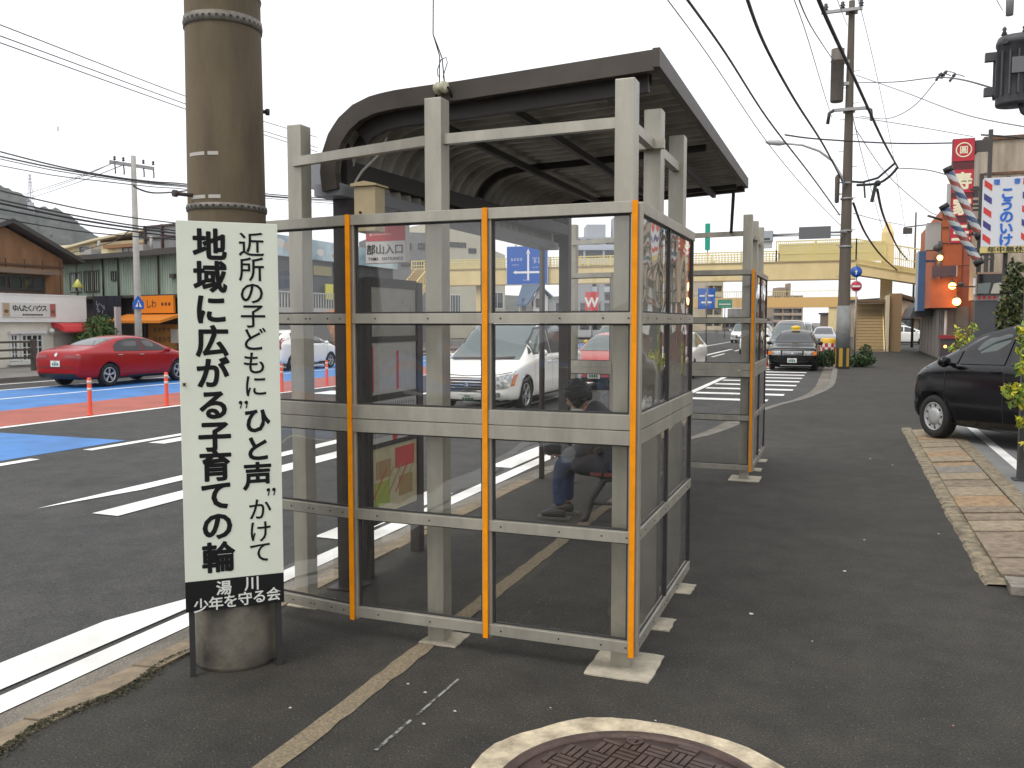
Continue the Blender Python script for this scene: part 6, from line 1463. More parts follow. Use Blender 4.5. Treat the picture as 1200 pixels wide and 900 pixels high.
# checkered barrier and cone
p = G(969, 413); t = thing('barrier', 'yellow drum with red and white checks beyond the taxi', 'barrier', (-.85, 50, 0)); mb = MB(); mb.lathe([(.01, 0), (.40, 0), (.40, .75), (.30, .82), (.01, .82)], n=16); obj('drum', mb, mat('drum_yellow', (.7, .42, .03), .5), t)
mb = MB()
for k in range(16):
    for j in range(2):
        a0, a1 = 2*PI*k/16, 2*PI*(k+1)/16; mb.mi = (k + j) % 2; z0 = .12 + j * .22
        mb.prism([(math.cos(a) * .402, math.sin(a) * .402, z0) for a in (a0, a1)] + [(math.cos(a) * .41, math.sin(a) * .41, z0) for a in (a1, a0)], (0, 0, .21))
obj('check_band', mb, [mat('check_red', (.55, .04, .04), .5), WHITE], t)
t = thing('traffic_cone', 'red-orange traffic cone on the hatched road area left of the taxi', 'traffic cone', (-3.05, 37.2, ROADZ)); mb = MB(); mb.box((-.19, -.19, 0), (.19, .19, .04)); mb.lathe([(.14, .04), (.03, .68), (.001, .69)], n=18); obj('cone', mb, mat('cone_red', (.65, .08, .03), .5), t)
mb = MB(); mb.lathe([(.088, .32), (.092, .32), (.068, .48), (.062, .48)], n=18, closed=True); obj('band', mb, WHITE, t)

# orange delineator posts
dl = thing('delineator_post', 'x', 'bollard', (-13.5, 12.73, ROADZ + .004), 0, 'orange delineator posts along the red lane edge'); M_DEL = mat('delineator_orange', (.72, .075, .03), .45)
mb = MB(); mb.lathe([(.055, 0), (.055, .015), (.045, .03), (.04, .05), (.04, .70), (.03, .72), (.001, .725)], n=20); obj('post', mb, M_DEL, dl)
for zz in (.64, .50):
    mb = MB(); mb.lathe([(.039, zz - .03), (.0425, zz - .03), (.0425, zz + .03), (.039, zz + .03)], n=20, closed=True); obj('band', mb, mat('reflector', (.62, .5, .45), .3), dl)
dl['label'] = 'orange delineator post in front of the red saloon rear wheel, nearest on the left'
for y, lab in ((14.76, 'orange delineator post before the red saloon front door, just left of the notice board'), (18.85, 'orange delineator post seen between the notice board and the left windbreak post'), (20.94, 'orange delineator post seen in the windbreak pane before the white hatchback front wheel')):
    c = copy_tree(dl); c.location.y = y; c['label'] = lab

# ================================================================== LEFT STREET POLE AND SMALL THINGS
lp_ = thing('utility_pole', 'slim grey utility pole with a crossarm in front of the green building', 'utility pole', (-26, 27, 0), 0, 'utility poles')
mb = MB(); mb.lathe([(.15, 0), (.13, 2), (.09, 8.1), (.01, 8.11)], n=18); obj('shaft', mb, mat('pole_grey', (.36, .345, .32), .8, noise=.12, nscale=4), lp_)
mb = MB(); mb.bar((-.45, -.75, 7.78), (.3, .75, 7.72), .1, .12); obj('crossarm', mb, STEEL, lp_)
for f in (-.65, -.35, .35, .7):
    mb = MB(); mb.lathe([(.02, 0), (.06, .03), (.03, .08), (.06, .12), (.02, .17)], o=(f * .45, f, 7.84), n=10); mb.tube([(f * .45, f, 7.7), (f * .45 - .05, f + .08, 7.5), (f * .45, f + .02, 7.35)], .025, 6); obj('insulator', mb, MATS['insulator_dark'], lp_)
p = onX(165, 355, -25.8); t = thing('road_sign', 'blue pentagonal crossing sign on the slim grey pole', 'road sign', (-25.82, p.y - .1, p.z), PI/2 - .5)
mb = MB(); mb.prism([(-.21, 0, -.24), (.21, 0, -.24), (.21, 0, .03), (0, 0, .29), (-.21, 0, .03)], (0, .03, 0)); obj('panel', mb, M_SBLUE, t)
mb = MB(); mb.prism([(-.12, -.003, -.16), (.12, -.003, -.16), (0, -.003, .11)], (0, -.003, 0)); mb.mi = 1; mb.box((-.03, -.01, -.16), (.03, -.0065, .04)); obj('symbol', mb, [WHITE, M_SBLUE], t)
p = onX(90, 352, -28.2); t = thing('garden_lamp', 'lamp with a lime yellow conical shade standing above the white shop', 'lamp', (-29.6, 28.0, -.01)); z1 = onX(90, 343, -29.6).z
q = onX(90, 340, -29.6); t.location = (-29.6, q.y + .05, -.01); mb = MB(); mb.cyl((0, 0, 0), (0, 0, q.z), .035, n=8); obj('post', mb, M_DKFR, t)
mb = MB(); h = onX(90, 335, -29.6).z - onX(90, 343, -29.6).z; mb.lathe([(.24, onX(90, 336.5, -29.6).z), (.02, onX(90, 327, -29.6).z), (.001, onX(90, 327, -29.6).z + .01)], n=20); obj('shade', mb, mat('shade_lime', (.55, .55, .12), .5), t)
q = onX(116, 392, -28.0); shrub('shrub', 'rounded green garden bush between the white shop and the dark shopfronts', (-28.2, q.y + .2, -.02), [((0, 0, 1.05), (.8, .95, .8)), ((.1, .35, .8), (.65, .7, .7)), ((0, -.5, .85), (.6, .6, .65)), ((0, .1, 1.6), (.45, .65, .42))], 4600, .075, 4, [mat('leaf_hedge_a', (.035, .075, .014), .6), mat('leaf_hedge_b', (.06, .11, .02), .6), mat('leaf_hedge_c', (.09, .14, .03), .6)], [((0, 0, 0), (0, 0, .7), .05)])
q = onX(138.5, 390, -27.6); t = thing('sign_post', 'narrow pale vertical sign post beside the green bush', 'sign', (-27.6, q.y, -.02)); mb = MB(); mb.box((-.05, -.13, 0), (.05, .13, onX(138, 359, -27.6).z)); obj('panel', mb, mat('sign_greypink', (.42, .38, .38), .6), t); mb = MB(); mb.box((-.04, -.1, 0), (.056, .1, .06)); obj('foot', mb, STEEL, t)

# transmission tower on the hill
p = D(36, 236, 900); tw = thing('transmission_tower', 'faint steel lattice transmission tower on the hill ridge', 'pylon', p); mb = MB(); H = 28
def leg(s1, s2, f): w_ = 4.2 * (1 - f) ** 1.3 + .7; return Vector((s1 * w_ / 2, s2 * w_ / 2, H * f))
for s1 in (-1, 1):
    for s2 in (-1, 1):
        for k in range(8): mb.bar(leg(s1, s2, k/8), leg(s1, s2, (k+1)/8), .28)
for k in range(8):
    for s1 in (-1, 1): mb.bar(leg(-1, s1, k/8), leg(1, s1, (k+1)/8), .2); mb.bar(leg(1, s1, k/8), leg(-1, s1, (k+1)/8), .2)
for f in (.68, .8, .92): mb.bar((-4, 0, H * f), (4, 0, H * f), .35); mb.bar((-4, 0, H * f), (0, 0, H * f + 1.5), .2); mb.bar((4, 0, H * f), (0, 0, H * f + 1.5), .2)
mb.box((-2.2, -2.2, -12), (2.2, 2.2, -1.0)); obj('lattice', mb, mat('pylon_grey', (.45, .46, .48), .6), tw)
# ================================================================== RIGHT SIDE
# orange corner shop with shutters
M_ORANGE = mat('orange_stucco', (0.43, 0.115, 0.045), 0.8, noise=0.15, nscale=1.2, bump=.1)
M_MAROON = mat('maroon_wall', (0.38, 0.12, 0.075), 0.8, noise=0.2, nscale=1)
ob = thing('building', 'orange two-storey corner shop with grey shutters, lit bulbs and a dark awning', 'building', (3.9, 43.5, 0))
zt = 6.7
mb = MB(); mb.box((3.9, 43.5, 2.45), (4.74, 55.5, zt)); mb.mi = 1; mb.box((4.742, 43.6, 2.0), (9.5, 55.5, 5.4)); mb.mi = 2; mb.box((5.252, 43.63, 0), (9.5, 55.5, 1.997)); mb.mi = 2; mb.box((4.0, 43.62, 0), (5.25, 55.4, 2.447)); wobj('wall', mb, [M_ORANGE, M_MAROON, mat('shopwall_grey', (.19, .17, .16), .8, noise=.2, nscale=2)], ob)
mb = MB(); mb.prism([(3.9, 43.5, zt), (4.74, 43.5, zt), (4.74, 43.5, zt + .05), (4.4, 43.5, zt + .45), (4.1, 43.5, zt + .1)], (0, 12, 0)); wobj('parapet', mb, M_ORANGE, ob)
a, b = onY(1083, 325, 43.0), onY(1120, 366, 43.0)
mb = MB(); mb.box((3.45, 42.9, 2.3), (b.x, 43.49, 3.55)); mb.box((3.45, 43.492, 2.3), (3.898, 46.5, 3.55)); wobj('balcony', mb, M_ORANGE, ob)
a, b = onY(1086, 312, 42.8), onY(1120, 324, 42.8); mb = MB(); mb.box((3.5, 42.7, b.z), (b.x, 43.0, a.z)); mb.mi = 1; mb.box((b.x, 42.68, b.z), (b.x + .05, 43.02, a.z)); wobj('fascia_board', mb, [mat('board_plum', (.075, .05, .06), .5), mat('edge_tan', (.4, .35, .28))], ob)
a, b = onY(1085, 291, 43.45), onY(1096, 311, 43.45); mb = MB(); mb.box((3.93, 43.45, b.z), (b.x + .1, 43.497, a.z + .3)); wobj('window', mb, M_WGL, ob)
a, b = onY(1085, 324, 43.45), onY(1098, 334, 43.45); mb = MB(); mb.box((3.93, 43.45, b.z + .1), (b.x + .1, 43.497, a.z)); wobj('window', mb, M_WGL, ob)
mb = MB()
for x0, x1 in ((4.05, 4.5), (4.56, 5.1)):
    z_ = .05
    while z_ < 2.3: mb.box((x0, 43.58, z_), (x1, 43.617, z_ + .07)); z_ += .08
wobj('shutter', mb, mat('shutter_steel', (.24, .215, .20), .55, .1, noise=.1, nscale=3), ob)
mb = MB(); y = 44.0
while y < 54: 
    mb.box((3.96, y, .05), (3.998, y + 1.6, 2.3)); 
    for k in range(28): mb.box((3.94, y, .08 + k * .08), (3.958, y + 1.6, .12 + k * .08))
    y += 1.8
wobj('shutter', mb, MATS['shutter_steel'], ob)
mb = MB(); p = onY(1109, 380, 43.0); mb.cyl((p.x, 43.3, 0), (p.x, 43.3, 2.2), .06, n=12); wobj('downpipe', mb, mat('pipe_pale', (.5, .48, .45), .5), ob)
mb = MB(); pts = [(3.9, 47.0, 2.9), (3.5, 47.0, 2.75), (3.1, 47.0, 2.4), (2.95, 47.0, 1.95), (2.95, 47.0, 1.85), (3.9, 47.0, 1.95)]; mb.prism(pts, (0, 7, 0)); wobj('awning', mb, mat('awning_dark', (.07, .07, .072), .7), ob)
mb = MB(); mb.box((3.15, 45.6, 2.2), (3.45, 46.9, 5.0)); mb.mi = 1; mb.box((3.12, 45.58, 2.2), (3.149, 46.92, 5.0)); mb.mi = 0; mb.box((3.45, 46.0, 3.0), (3.9, 46.1, 3.1)); mb.box((3.45, 46.0, 4.5), (3.9, 46.1, 4.6)); wobj('projecting_sign', mb, [mat('sign_blue5', (.05, .12, .25), .5), mat('edge_blue', (.35, .42, .5), .4)], ob)
mb = MB(); a, b = onY(1085, 262, 43.3), onY(1093, 285, 43.3); mb.box((3.3, 43.6, 4.9), (3.88, 44.4, 6.1)); mb.mi = 1; mb.sphere((3.75, 43.35, 4.95), .2, (1, .8, .8)); mb.cyl((3.9, 43.55, 6.2), (3.3, 43.4, 6.4), .05); mb.box((3.85, 43.3, 6.5), (4.3, 43.49, 6.75)); wobj('vent_duct', mb, [mat('duct_white', (.38, .37, .35), .5), M_DKFR], ob)
mb = MB()
for z_ in (5.85, 5.15, 4.1): mb.tube([(3.9, 43.46, z_), (5.2, 43.44, z_ + .08), (6.5, 43.5, z_ + .3)], .018, 6)
wobj('wall_cable', mb, WIRE, ob)
for i, (x, y, lab) in enumerate(((1101.5, 302, 'uppermost of the three lit globe lamps on the orange shop'), (1116, 335, 'middle lit globe lamp at the corner of the orange shop'), (1121, 353.5, 'lowest and brightest lit globe lamp on the orange shop'))):
    p = onY(x, y, 42.55); t = thing('lit_lamp', lab, 'lamp', (p.x, 42.55, p.z), 0, 'lit globe lamps of the orange shop'); r = (.12, .15, .17)[i]
    mb = MB(); mb.sphere((0, 0, 0), r); obj('globe', mb, mat('globe_lit', (.8, .5, .2), .4, emit=(1.0, .50, .12), estr=7.0), t)
    mb = MB(); mb.lathe([(.12, r * .9), (.13, r * 1.15), (.04, r * 1.6), (.02, r * 1.7)], n=14); mb.tube([(0, 0, r * 1.6), (0, 0, r * 2.4), (0, .45, r * 2.6), (0, .95 if i == 0 else .44, r * 2.6)], .02, 6); obj('bracket', mb, M_DKFR, t)
    ld = bpy.data.lights.new('lamp', 'POINT'); ld.energy = 6; ld.color = (1, .55, .2); ld.shadow_soft_size = .2
    lo = bpy.data.objects.new('lamp_light', ld); COL.objects.link(lo); lo.parent = t; lo.location = (0, -r - .12, 0)
# beige corrugated building
a, b = onY(1155, 165, 39.5), onY(1155, 207, 39.5)
bg_ = thing('building', 'old beige corrugated metal building with rust stains behind the barber sign', 'building', (a.x, 39.5, 0)); zt = a.z
M_BEIGE = mat('beige_corrugated', (.34, .275, .20), .7, .1, noise=.25, nscale=1.1, stretch=(1, 1, .25), col2=(.42, .35, .27))
mb = MB(); mb.box((a.x, 39.5, 2.6), (16, 43, zt)); x = a.x
while x < 16: mb.box((x, 39.475, 2.7), (x + .035, 39.503, zt - .02)); x += .24
mb.mi = 1; mb.box((a.x - .06, 39.4, zt), (16, 43.1, zt + .14)); mb.box((a.x, 39.45, zt - 1.35), (16, 39.498, zt - 1.25)); wobj('wall', mb, [M_BEIGE, mat('rust_trim', (.14, .075, .045), .8, noise=.4, nscale=3)], bg_)
mb = MB(); mb.box((a.x + .05, 39.7, 0), (16, 42.9, 2.597)); mb.mi = 1; mb.box((a.x + .1, 39.6, 1.2), (a.x + .9, 39.697, 2.55)); mb.box((a.x + 1.6, 39.6, 1.2), (a.x + 4.5, 39.697, 2.55)); wobj('ground_floor', mb, [mat('maroon_dark', (.12, .05, .04), .8), M_FRAME], bg_)
mb = MB(); mb.box((a.x + 1.2, 39.43, zt - 2.0), (a.x + 2.8, 39.473, zt - 1.75)); wobj('flashing', mb, mat('flashing_green', (.2, .26, .22), .6), bg_)

# red vertical restaurant sign on a dark mast
a, b = onY(1117, 163, 32), onY(1137, 285, 32); X0, X1, Z0, Z1 = a.x, a.x + .64, b.z, a.z
rs_ = thing('sign', 'tall red vertical sign with cream characters on a dark steel mast', 'sign', (X1 + .45, 32.2, 0))
H = Z1 - Z0; mb = MB(); mb.box((X0, 32, Z0), (X1, 32.3, Z1)); wobj('panel', mb, mat('sign_maroon', (.10, .012, .016), .5), rs_)
cells = [(.0, .22), (.29, .52), (.56, .74), (.80, 1.0)]
mb = MB()
for f0, f1 in cells: mb.box((X0 + .01, 31.98, Z1 - H * f1 + .02), (X1 - .01, 31.997, Z1 - H * f0 - .02))
wobj('red_face', mb, mat('sign_crimson', (.47, .012, .028), .4), rs_)
mb = MB(); 
for ch, f in (('寿', .405), ('家', .65), ('王', .90)): text(mb, ch, ((X0 + X1) / 2, 31.975, Z1 - H * f), XD, YD, .56, .04)
zc = Z1 - H * .11; R4 = Matrix.Translation(((X0 + X1) / 2, 31.975, zc)) @ Matrix.Rotation(PI/2, 4, 'X'); mb.lathe([(.2, 0), (.24, 0), (.24, .004), (.2, .004)], mx=R4, n=30, closed=True); text(mb, '圓', ((X0 + X1) / 2, 31.974, zc), XD, YD, .26, .02)
wobj('lettering', mb, mat('ink_cream', (.78, .72, .5), .5), rs_)
mb = MB(); mb.box((X1 + .40, 32.1, 0), (X1 + .52, 32.24, Z1 + .25)); wobj('mast', mb, M_DKFR, rs_)
mb = MB()
for f in (.06, .11, .47, .53, .60, .9): mb.box((X1, 32.12, Z1 - H * f - .05), (X1 + .4, 32.2, Z1 - H * f + .05))
mb.box((X1 + .02, 32.1, Z1 - H * .13), (X1 + .4, 32.18, Z1 - H * .02)); mb.box((X1 + .02, 32.1, Z1 - H * .56), (X1 + .4, 32.18, Z1 - H * .47)); wobj('bracket', mb, M_DKFR, rs_)
mb = MB(); a = onY(1110, 214, 32.2); mb.box((a.x, 32.05, Z1 - H * .73), (X0 - .003, 32.25, Z1 - H * .42)); wobj('side_box', mb, mat('box_grey', (.42, .41, .38), .5), rs_)

# two striped barber poles on slanting arms
def barber(label, p0, p1, Y):
    a, b = onY(*p0, Y), onY(*p1, Y); t = thing('barber_pole', label, 'barber pole', b, 0, 'slanting barber poles'); A, B = a - b, Vector((0, 0, 0)); d = (B - A); L = d.length; d.normalize(); u = d.orthogonal().normalized(); v = d.cross(u)
    mb = MB(); n, m = 24, 70; r = .095; rows = []
    for j in range(m + 1): rows.append([mb.bm.verts.new(A + d * (L * (.06 + .88 * j / m)) + (u * math.cos(2*PI*k/n) + v * math.sin(2*PI*k/n)) * r) for k in range(n)])
    for j in range(m):
        for k in range(n): q = int((k / n + j / m * 2.6) * 4) % 4; mb._f([rows[j][k], rows[j][(k+1) % n], rows[j+1][(k+1) % n], rows[j+1][k]], mi=(0, 1, 0, 2)[q], smooth=True)
    obj('striped_tube', mb, [mat('barber_white', (.42, .43, .43), .2), mat('barber_red', (.26, .07, .05), .2), mat('barber_blue', (.05, .085, .16), .2)], t)
    for e0, e1 in ((0, .07), (.93, 1.02)): mb = MB(); mb.cyl(A + d * L * e0, A + d * L * e1, .115, n=20); obj('cap', mb, BLACK, t)
    mb = MB(); mb.bar(A + d * L * .75, A + d * L * .75 + Vector((.5, .1, .0)), .04); mb.bar(A + d * L * .97, A + d * L * .97 + Vector((.35, .1, .1)), .04); obj('arm', mb, M_DKFR, t); return t
barber('upper slanting barber pole striped red, white and blue in front of the red sign', (1110, 196), (1149, 278), 24)
barber('lower slanting barber pole striped red, white and blue beside the orange shop', (1105, 240), (1148, 309), 24)
mb = MB(); p = onY(1150, 240, 24.4); 
post = thing('steel_frame', 'dark steel frame carrying the barber poles left of the barber sign', 'sign frame', (p.x, 24.5, 0)); mb.box((-.05, -.05, 0), (.05, .05, 5.3)); mb.box((.25, -.04, 0), (.33, .04, 5.0))
obj('post', mb, M_DKFR, post); mb = MB()
for z_ in (3.3, 3.8, 4.4, 4.5, 4.9): mb.box((-.25, -.03, z_), (.33, .03, z_ + .05))
mb.box((-.28, -.08, 3.95), (.3, .08, 4.2)); obj('rail', mb, M_DKFR, post)

# barber sign
a, b = onY(1153.5, 209, 20), onY(1206, 288, 20); X0, X1, Z0, Z1 = a.x, b.x, b.z, a.z; W, H = X1 - X0, Z1 - Z0
bs = thing('barber_sign', 'white barber shop sign with blue kana and red and navy slanted stripes', 'sign', ((X0 + X1) / 2, 20, 0))
mb = MB(); mb.box((X0, 20, Z0), (X1, 20.2, Z1), bevel=.01); wobj('panel', mb, mat('sign_white5', (.62, .63, .66), .35), bs)
zy = onY(1153, 296.5, 20).z; mb = MB(); mb.box((X0 - .01, 19.99, zy), (X1 + .01, 20.2, Z0 - .004)); wobj('hours_panel', mb, mat('sign_yellow6', (.62, .50, .18), .4), bs)
mb = MB(); text(mb, 'こうのいけ', ((X0 + X1) / 2, 19.988, Z1 - H * .235), XD, YD, H * .19, .04, vertical=True, step=.88)
obj_ = wobj('lettering', mb, mat('ink_blue', (.015, .13, .55), .4), bs)
mb = MB(); text(mb, '理', (X0 + W * .27, 19.988, Z1 - H * .065), XD, YD, H * .085, .03); text(mb, '容', (X0 + W * .70, 19.988, Z1 - H * .065), XD, YD, H * .085, .03); wobj('small_lettering', mb, MATS['ink_blue'], bs)
mb = MB(); text(mb, '年中無休', ((X0 + X1) / 2, 19.978, (zy + Z0) / 2), XD, YD, .125, .022, sx=1.3); wobj('hours_lettering', mb, M_LEG, bs)
mb = MB()
for k in range(5):
    for x0, s_ in ((X0 + .006, 1), (X1 - .006 - W * .17, 1)):
        z_ = Z1 - H * (.02 + .195 * k); mb.mi = k % 2; mb.prism([(x0, 19.994, z_), (x0, 19.994, z_ - H * .09), (x0 + W * .17, 19.994, z_ - H * .17), (x0 + W * .17, 19.994, z_ - H * .08)], (0, .005, 0))
wobj('stripe', mb, [mat('stripe_red', (.58, .04, .03), .4), mat('stripe_navy', (.05, .04, .19), .4)], bs)
mb = MB(); mb.box((X0 + .42, 20.21, 0), (X0 + .5, 20.29, Z1 + .05)); mb.box((X0 + .3, 20.2, Z0 + .1), (X1 - .2, 20.22, Z0 + .2)); wobj('post', mb, M_DKFR, bs)

# pylon sign with a dark glossy box on a slab
p0, p1 = onY(1143, 320, 22), onY(1178, 345, 22); q0, q1 = onY(1143, 345, 22), onY(1168, 398, 22)
ps = thing('sign_pylon', 'dark grey sign pylon topped by a framed glossy black display box', 'sign', ((q0.x + q1.x) / 2, 22, 0))
mb = MB(); mb.box((q0.x, 22, 0), (q1.x, 22.25, q0.z - .14)); wobj('slab', mb, mat('slab_slate', (.06, .062, .068), .6, noise=.15, nscale=5), ps)
mb = MB(); mb.box((p0.x, 21.9, p1.z), (p1.x, 22.3, p0.z)); mb.mi = 1
for r_ in ((p0.x, p1.x, p0.z - .03, p0.z + .01), (p0.x, p0.x + .025, p1.z, p0.z)): mb.box((r_[0] - .003, 21.89, r_[2]), (r_[1], 21.898, r_[3]))
mb.mi = 2; mb.prism([(p0.x + .04, 21.897, p1.z + .02), (p0.x + .26, 21.897, p1.z + .02), (p0.x + .3, 21.897, p1.z + .26), (p0.x + .04, 21.897, p1.z + .24)], (0, -.004, 0)); mb.mi = 3; mb.prism([(p0.x + .3, 21.897, p1.z + .02), (p1.x - .03, 21.897, p1.z + .02), (p1.x - .04, 21.897, p1.z + .2), (p1.x - .12, 21.897, p1.z + .26), (p0.x + .36, 21.897, p1.z + .24)], (0, -.004, 0))
wobj('display_box', mb, [mat('gloss_black', (.01, .01, .011), .08), mat('frame_copper', (.32, .2, .14), .4), mat('reflection_green', (.14, .17, .16), .2), mat('reflection_cream', (.40, .38, .32), .2)], ps)  # reflections painted on the glossy front as flat green and cream shapes
mb = MB(); mb.box((q0.x, 21.99, q0.z - .135), (q1.x + .02, 22.25, q0.z - .003)); mb.mi = 1
for k in range(4): mb.box((q0.x + .05 + k * .1, 21.985, q0.z - .115), (q0.x + .11 + k * .1, 21.9885, q0.z - .03))
wobj('red_text_strip', mb, [mat('strip_grey', (.3, .28, .27), .5), mat('stripe_red', (.58, .04, .03), .4)], ps)
mb = MB(); q = onY(1142, 330, 22); mb.bar((p0.x - .5, 22.1, p0.z - .28), (p0.x, 22.1, p0.z - .3), .03); mb.sphere((p0.x - .28, 22.0, p0.z - .24), .06, (1, .4, .8)); wobj('side_lamp', mb, M_DKFR, ps)
# planting: dark column, yellow-green shrubs
p = onY(1186, 340, 18); shrub('tree', 'tall narrow dark green conifer with olive shoots right of the sign pylon', (p.x + .02, 18, .0), [((.02, 0, 1.9), (.24, .28, .7)), ((.04, 0, 1.2), (.32, .36, .8)), ((-.0, .02, 2.5), (.13, .16, .32)), ((.2, 0, 2.2), (.14, .2, .2)), ((-.16, 0, 1.75), (.13, .2, .2)), ((.22, 0, 2.62), (.1, .12, .12))], 2600, .07, 7, [mat('leaf_olive_dark', (.026, .045, .014), .6), mat('leaf_olive', (.06, .08, .022), .6), mat('leaf_olive_brown', (.10, .10, .03), .6)], [((0, 0, 0), (0, 0, 1.8), .06)], None, 'tree')
p = onY(1130, 390, 20); shrub('shrub', 'yellow-green leafy shrub behind the bonnet of the black hatchback', (p.x, 20, .0), [((.13, 0, 1.56), (.12, .12, .10)), ((-.12, 0, 1.47), (.12, .12, .12)), ((.05, 0, 1.3), (.22, .2, .14)), ((-.08, 0, 1.12), (.2, .2, .12)), ((.05, .1, .75), (.3, .3, .3))], 750, .05, 8, LEAF_Y, [((0, 0, 0), (0, 0, 1.5), .03), ((0, 0, .1), (.15, 0, 1.6), .02)])
shrub('shrub', 'bright yellow-green shrub growing around the dark post at the right edge', (1.78, 9.75, 0.07), [((-.12, -.06, 1.47), (.11, .14, .13)), ((-.11, -.12, 1.13), (.13, .16, .09)), ((-.19, -.14, .92), (.16, .18, .08)), ((-.10, -.15, .62), (.12, .14, .08)), ((.16, .1, 1.2), (.14, .16, .4)), ((.16, .1, .6), (.14, .16, .4)), ((-.16, -.1, 1.32), (.08, .1, .10)), ((-.06, -.13, .40), (.1, .12, .08)), ((-.2, -.12, .8), (.09, .1, .06))], 2000, .040, 9, LEAF_Y, [((.12, .12, -.07), (.02, 0, 1.4), .014), ((.12, .12, 0), (-.17, -.12, .9), .01), ((.13, .1, 0), (.2, .1, 1.5), .012), ((.13, .1, .2), (.02, -.1, .6), .008)])
p = G(1195, 572, .07); t = thing('post', 'dark square steel post at the right edge before the black hatchback', 'post', (1.70, 9.95, 0)); mb = MB(); mb.box((-.05, -.05, 0), (.05, .05, 2.36), bevel=.004); mb.box((-.09, -.09, 0), (.09, .09, .085)); obj('shaft', mb, mat('post_slate', (.055, .053, .053), .6), t)
mb = MB(); mb.box((.0, -.12, .25), (.12, -.052, .45)); obj('tag_plate', mb, WHITE, t)
p = onY(1113, 396, 40); t = thing('planter_box', 'small red box with a lit amber light at the foot of the shutters', 'box', (p.x, 40, 0)); h = onY(1113, 394, 40).z
mb = MB(); mb.box((-.35, -.2, 0), (.35, .2, h - .1)); mb.mi = 1; mb.box((-.42, -.25, h - .098), (.42, .25, h + .05)); obj('case', mb, [mat('box_dark', (.04, .03, .035), .5), mat('box_red', (.25, .02, .025), .5)], t); mb = MB(); mb.sphere((-.18, -.24, h - .42), .06); obj('amber_light', mb, mat('amber_lit', (.7, .3, .05), .4, emit=(1, .45, .1), estr=4), t)
# pole with the big transformer just outside the right edge
c = onY(1236, 300, 15.2); rp2 = thing('utility_pole', 'utility pole at the far right edge that carries the big ribbed transformer', 'utility pole', (c.x, 15.2, 0), 0, 'utility poles'); mb = MB(); mb.lathe([(.19 - .009 * k, k) for k in (0, 3, 6, 9, 11)], n=20); obj('shaft', mb, M_POLE2, rp2)
z0, z1 = onY(1185, 124, 14.8).z, onY(1185, 42, 14.8).z; cx = onY(1190, 80, 14.8).x; tf = thing('transformer', 'big dark ribbed pole transformer at the top right corner', 'transformer', (cx, 14.8, z0)); h = z1 - z0; M_TF = mat('transformer_grey', (.055, .055, .06), .55, noise=.15, nscale=5)
mb = MB(); mb.lathe([(.01, 0), (.24, 0), (.25, .03), (.25, h * .84), (.265, h * .85), (.265, h * .9), (.24, h * .97), (.01, h)], n=28); obj('tank', mb, M_TF, tf)
for k in range(16):
    a_ = 2*PI*k/16; mb = MB(); d = Vector((math.cos(a_), math.sin(a_), 0)); mb.bar(d * .24 + Vector((0, 0, h * .12)), d * .24 + Vector((0, 0, h * .74)), .022, .1, up=d); obj('cooling_fin', mb, M_TF, tf)
for zz in (.22, .72): mb = MB(); mb.box((-.40, -.05, h * zz - .06), (-.24, .05, h * zz + .06)); mb.box((.24, -.03, h * zz - .04), (cx and c.x - cx, .2, h * zz + .04)); obj('lug', mb, M_TF, tf)
mb = MB(); mb.box((-.09, -.305, h * .4), (.08, -.27, h * .62)); obj('plate', mb, mat('plate_grey', (.12, .12, .125), .5), tf)
for x in (-.16, .1): mb = MB(); mb.cyl((x, -.16, h * .86), (x - .03, -.34, h * .84), .035, n=10); mb.lathe([(.02, h), (.045, h * 1.02), (.02, h * 1.08), (.035, h * 1.1), (.01, h * 1.14)], o=(x, 0, 0), n=10); obj('bushing', mb, MATS['insulator_dark'], tf)
mb = MB(); mb.tube([(.06, -.1, .0), (.1, -.1, -.12), (.2, -.1, -.2), (.3, 0, -.35)], .035, 8); obj('cable', mb, WIRE, tf)
p = onY(1183, 18, 14.8); t = thing('fuse_cutout', 'grey cylindrical cutout hanging at the top right above the transformer', 'insulator', p); mb = MB(); mb.lathe([(.01, 0), (.05, 0), (.055, .25), (.05, .5), (.01, .52)], n=14); obj('barrel', mb, mat('cutout_grey', (.25, .25, .26), .4), t); mb = MB(); mb.bar((0, 0, .5), (0, 0, .75), .03); mb.bar((0, 0, .75), (c.x - p.x, .3, .75), .06); obj('bracket', mb, STEEL, t)

# ================================================================== OVERHEAD WIRES
def wire(pts, wpx, label, kind='overhead_wire', m=None):
    """pts = (x, y, metres away); a smooth hanging line through them"""
    P = [D(*p) for p in pts]; out = []
    if len(P) == 2: P = [P[0], P[0].lerp(P[1], .5) - Vector((0, 0, (P[1] - P[0]).length * .006)), P[1]]
    for i in range(len(P) - 1):
        a = P[max(i-1, 0)]; b = P[i]; c = P[i+1]; d = P[min(i+2, len(P)-1)]
        for k in range(6):
            s = k / 6; out.append(b * (1 + s*s*(-2.5) + 1.5*s**3) + a * (-.5*s + s*s - .5*s**3) + c * (.5*s + 2*s*s - 1.5*s**3) + d * (-.5*s*s + .5*s**3))
    out.append(P[-1]); dep = [(p - _C).dot(_fw) for p in out]; r = wpx / F_PX / 2 * (.35 * sum(dep) / len(dep) + .65 * max(min(dep), 5)); r = max(r * 1.15, .0035)
    mb = MB(); mb.tube(out, r, 6); return solo(kind, mb, m or WIRE, label, 'wire', 'overhead wires', at=out[0])
M_WG = mat('wire_grey', (.12, .12, .125), .6)
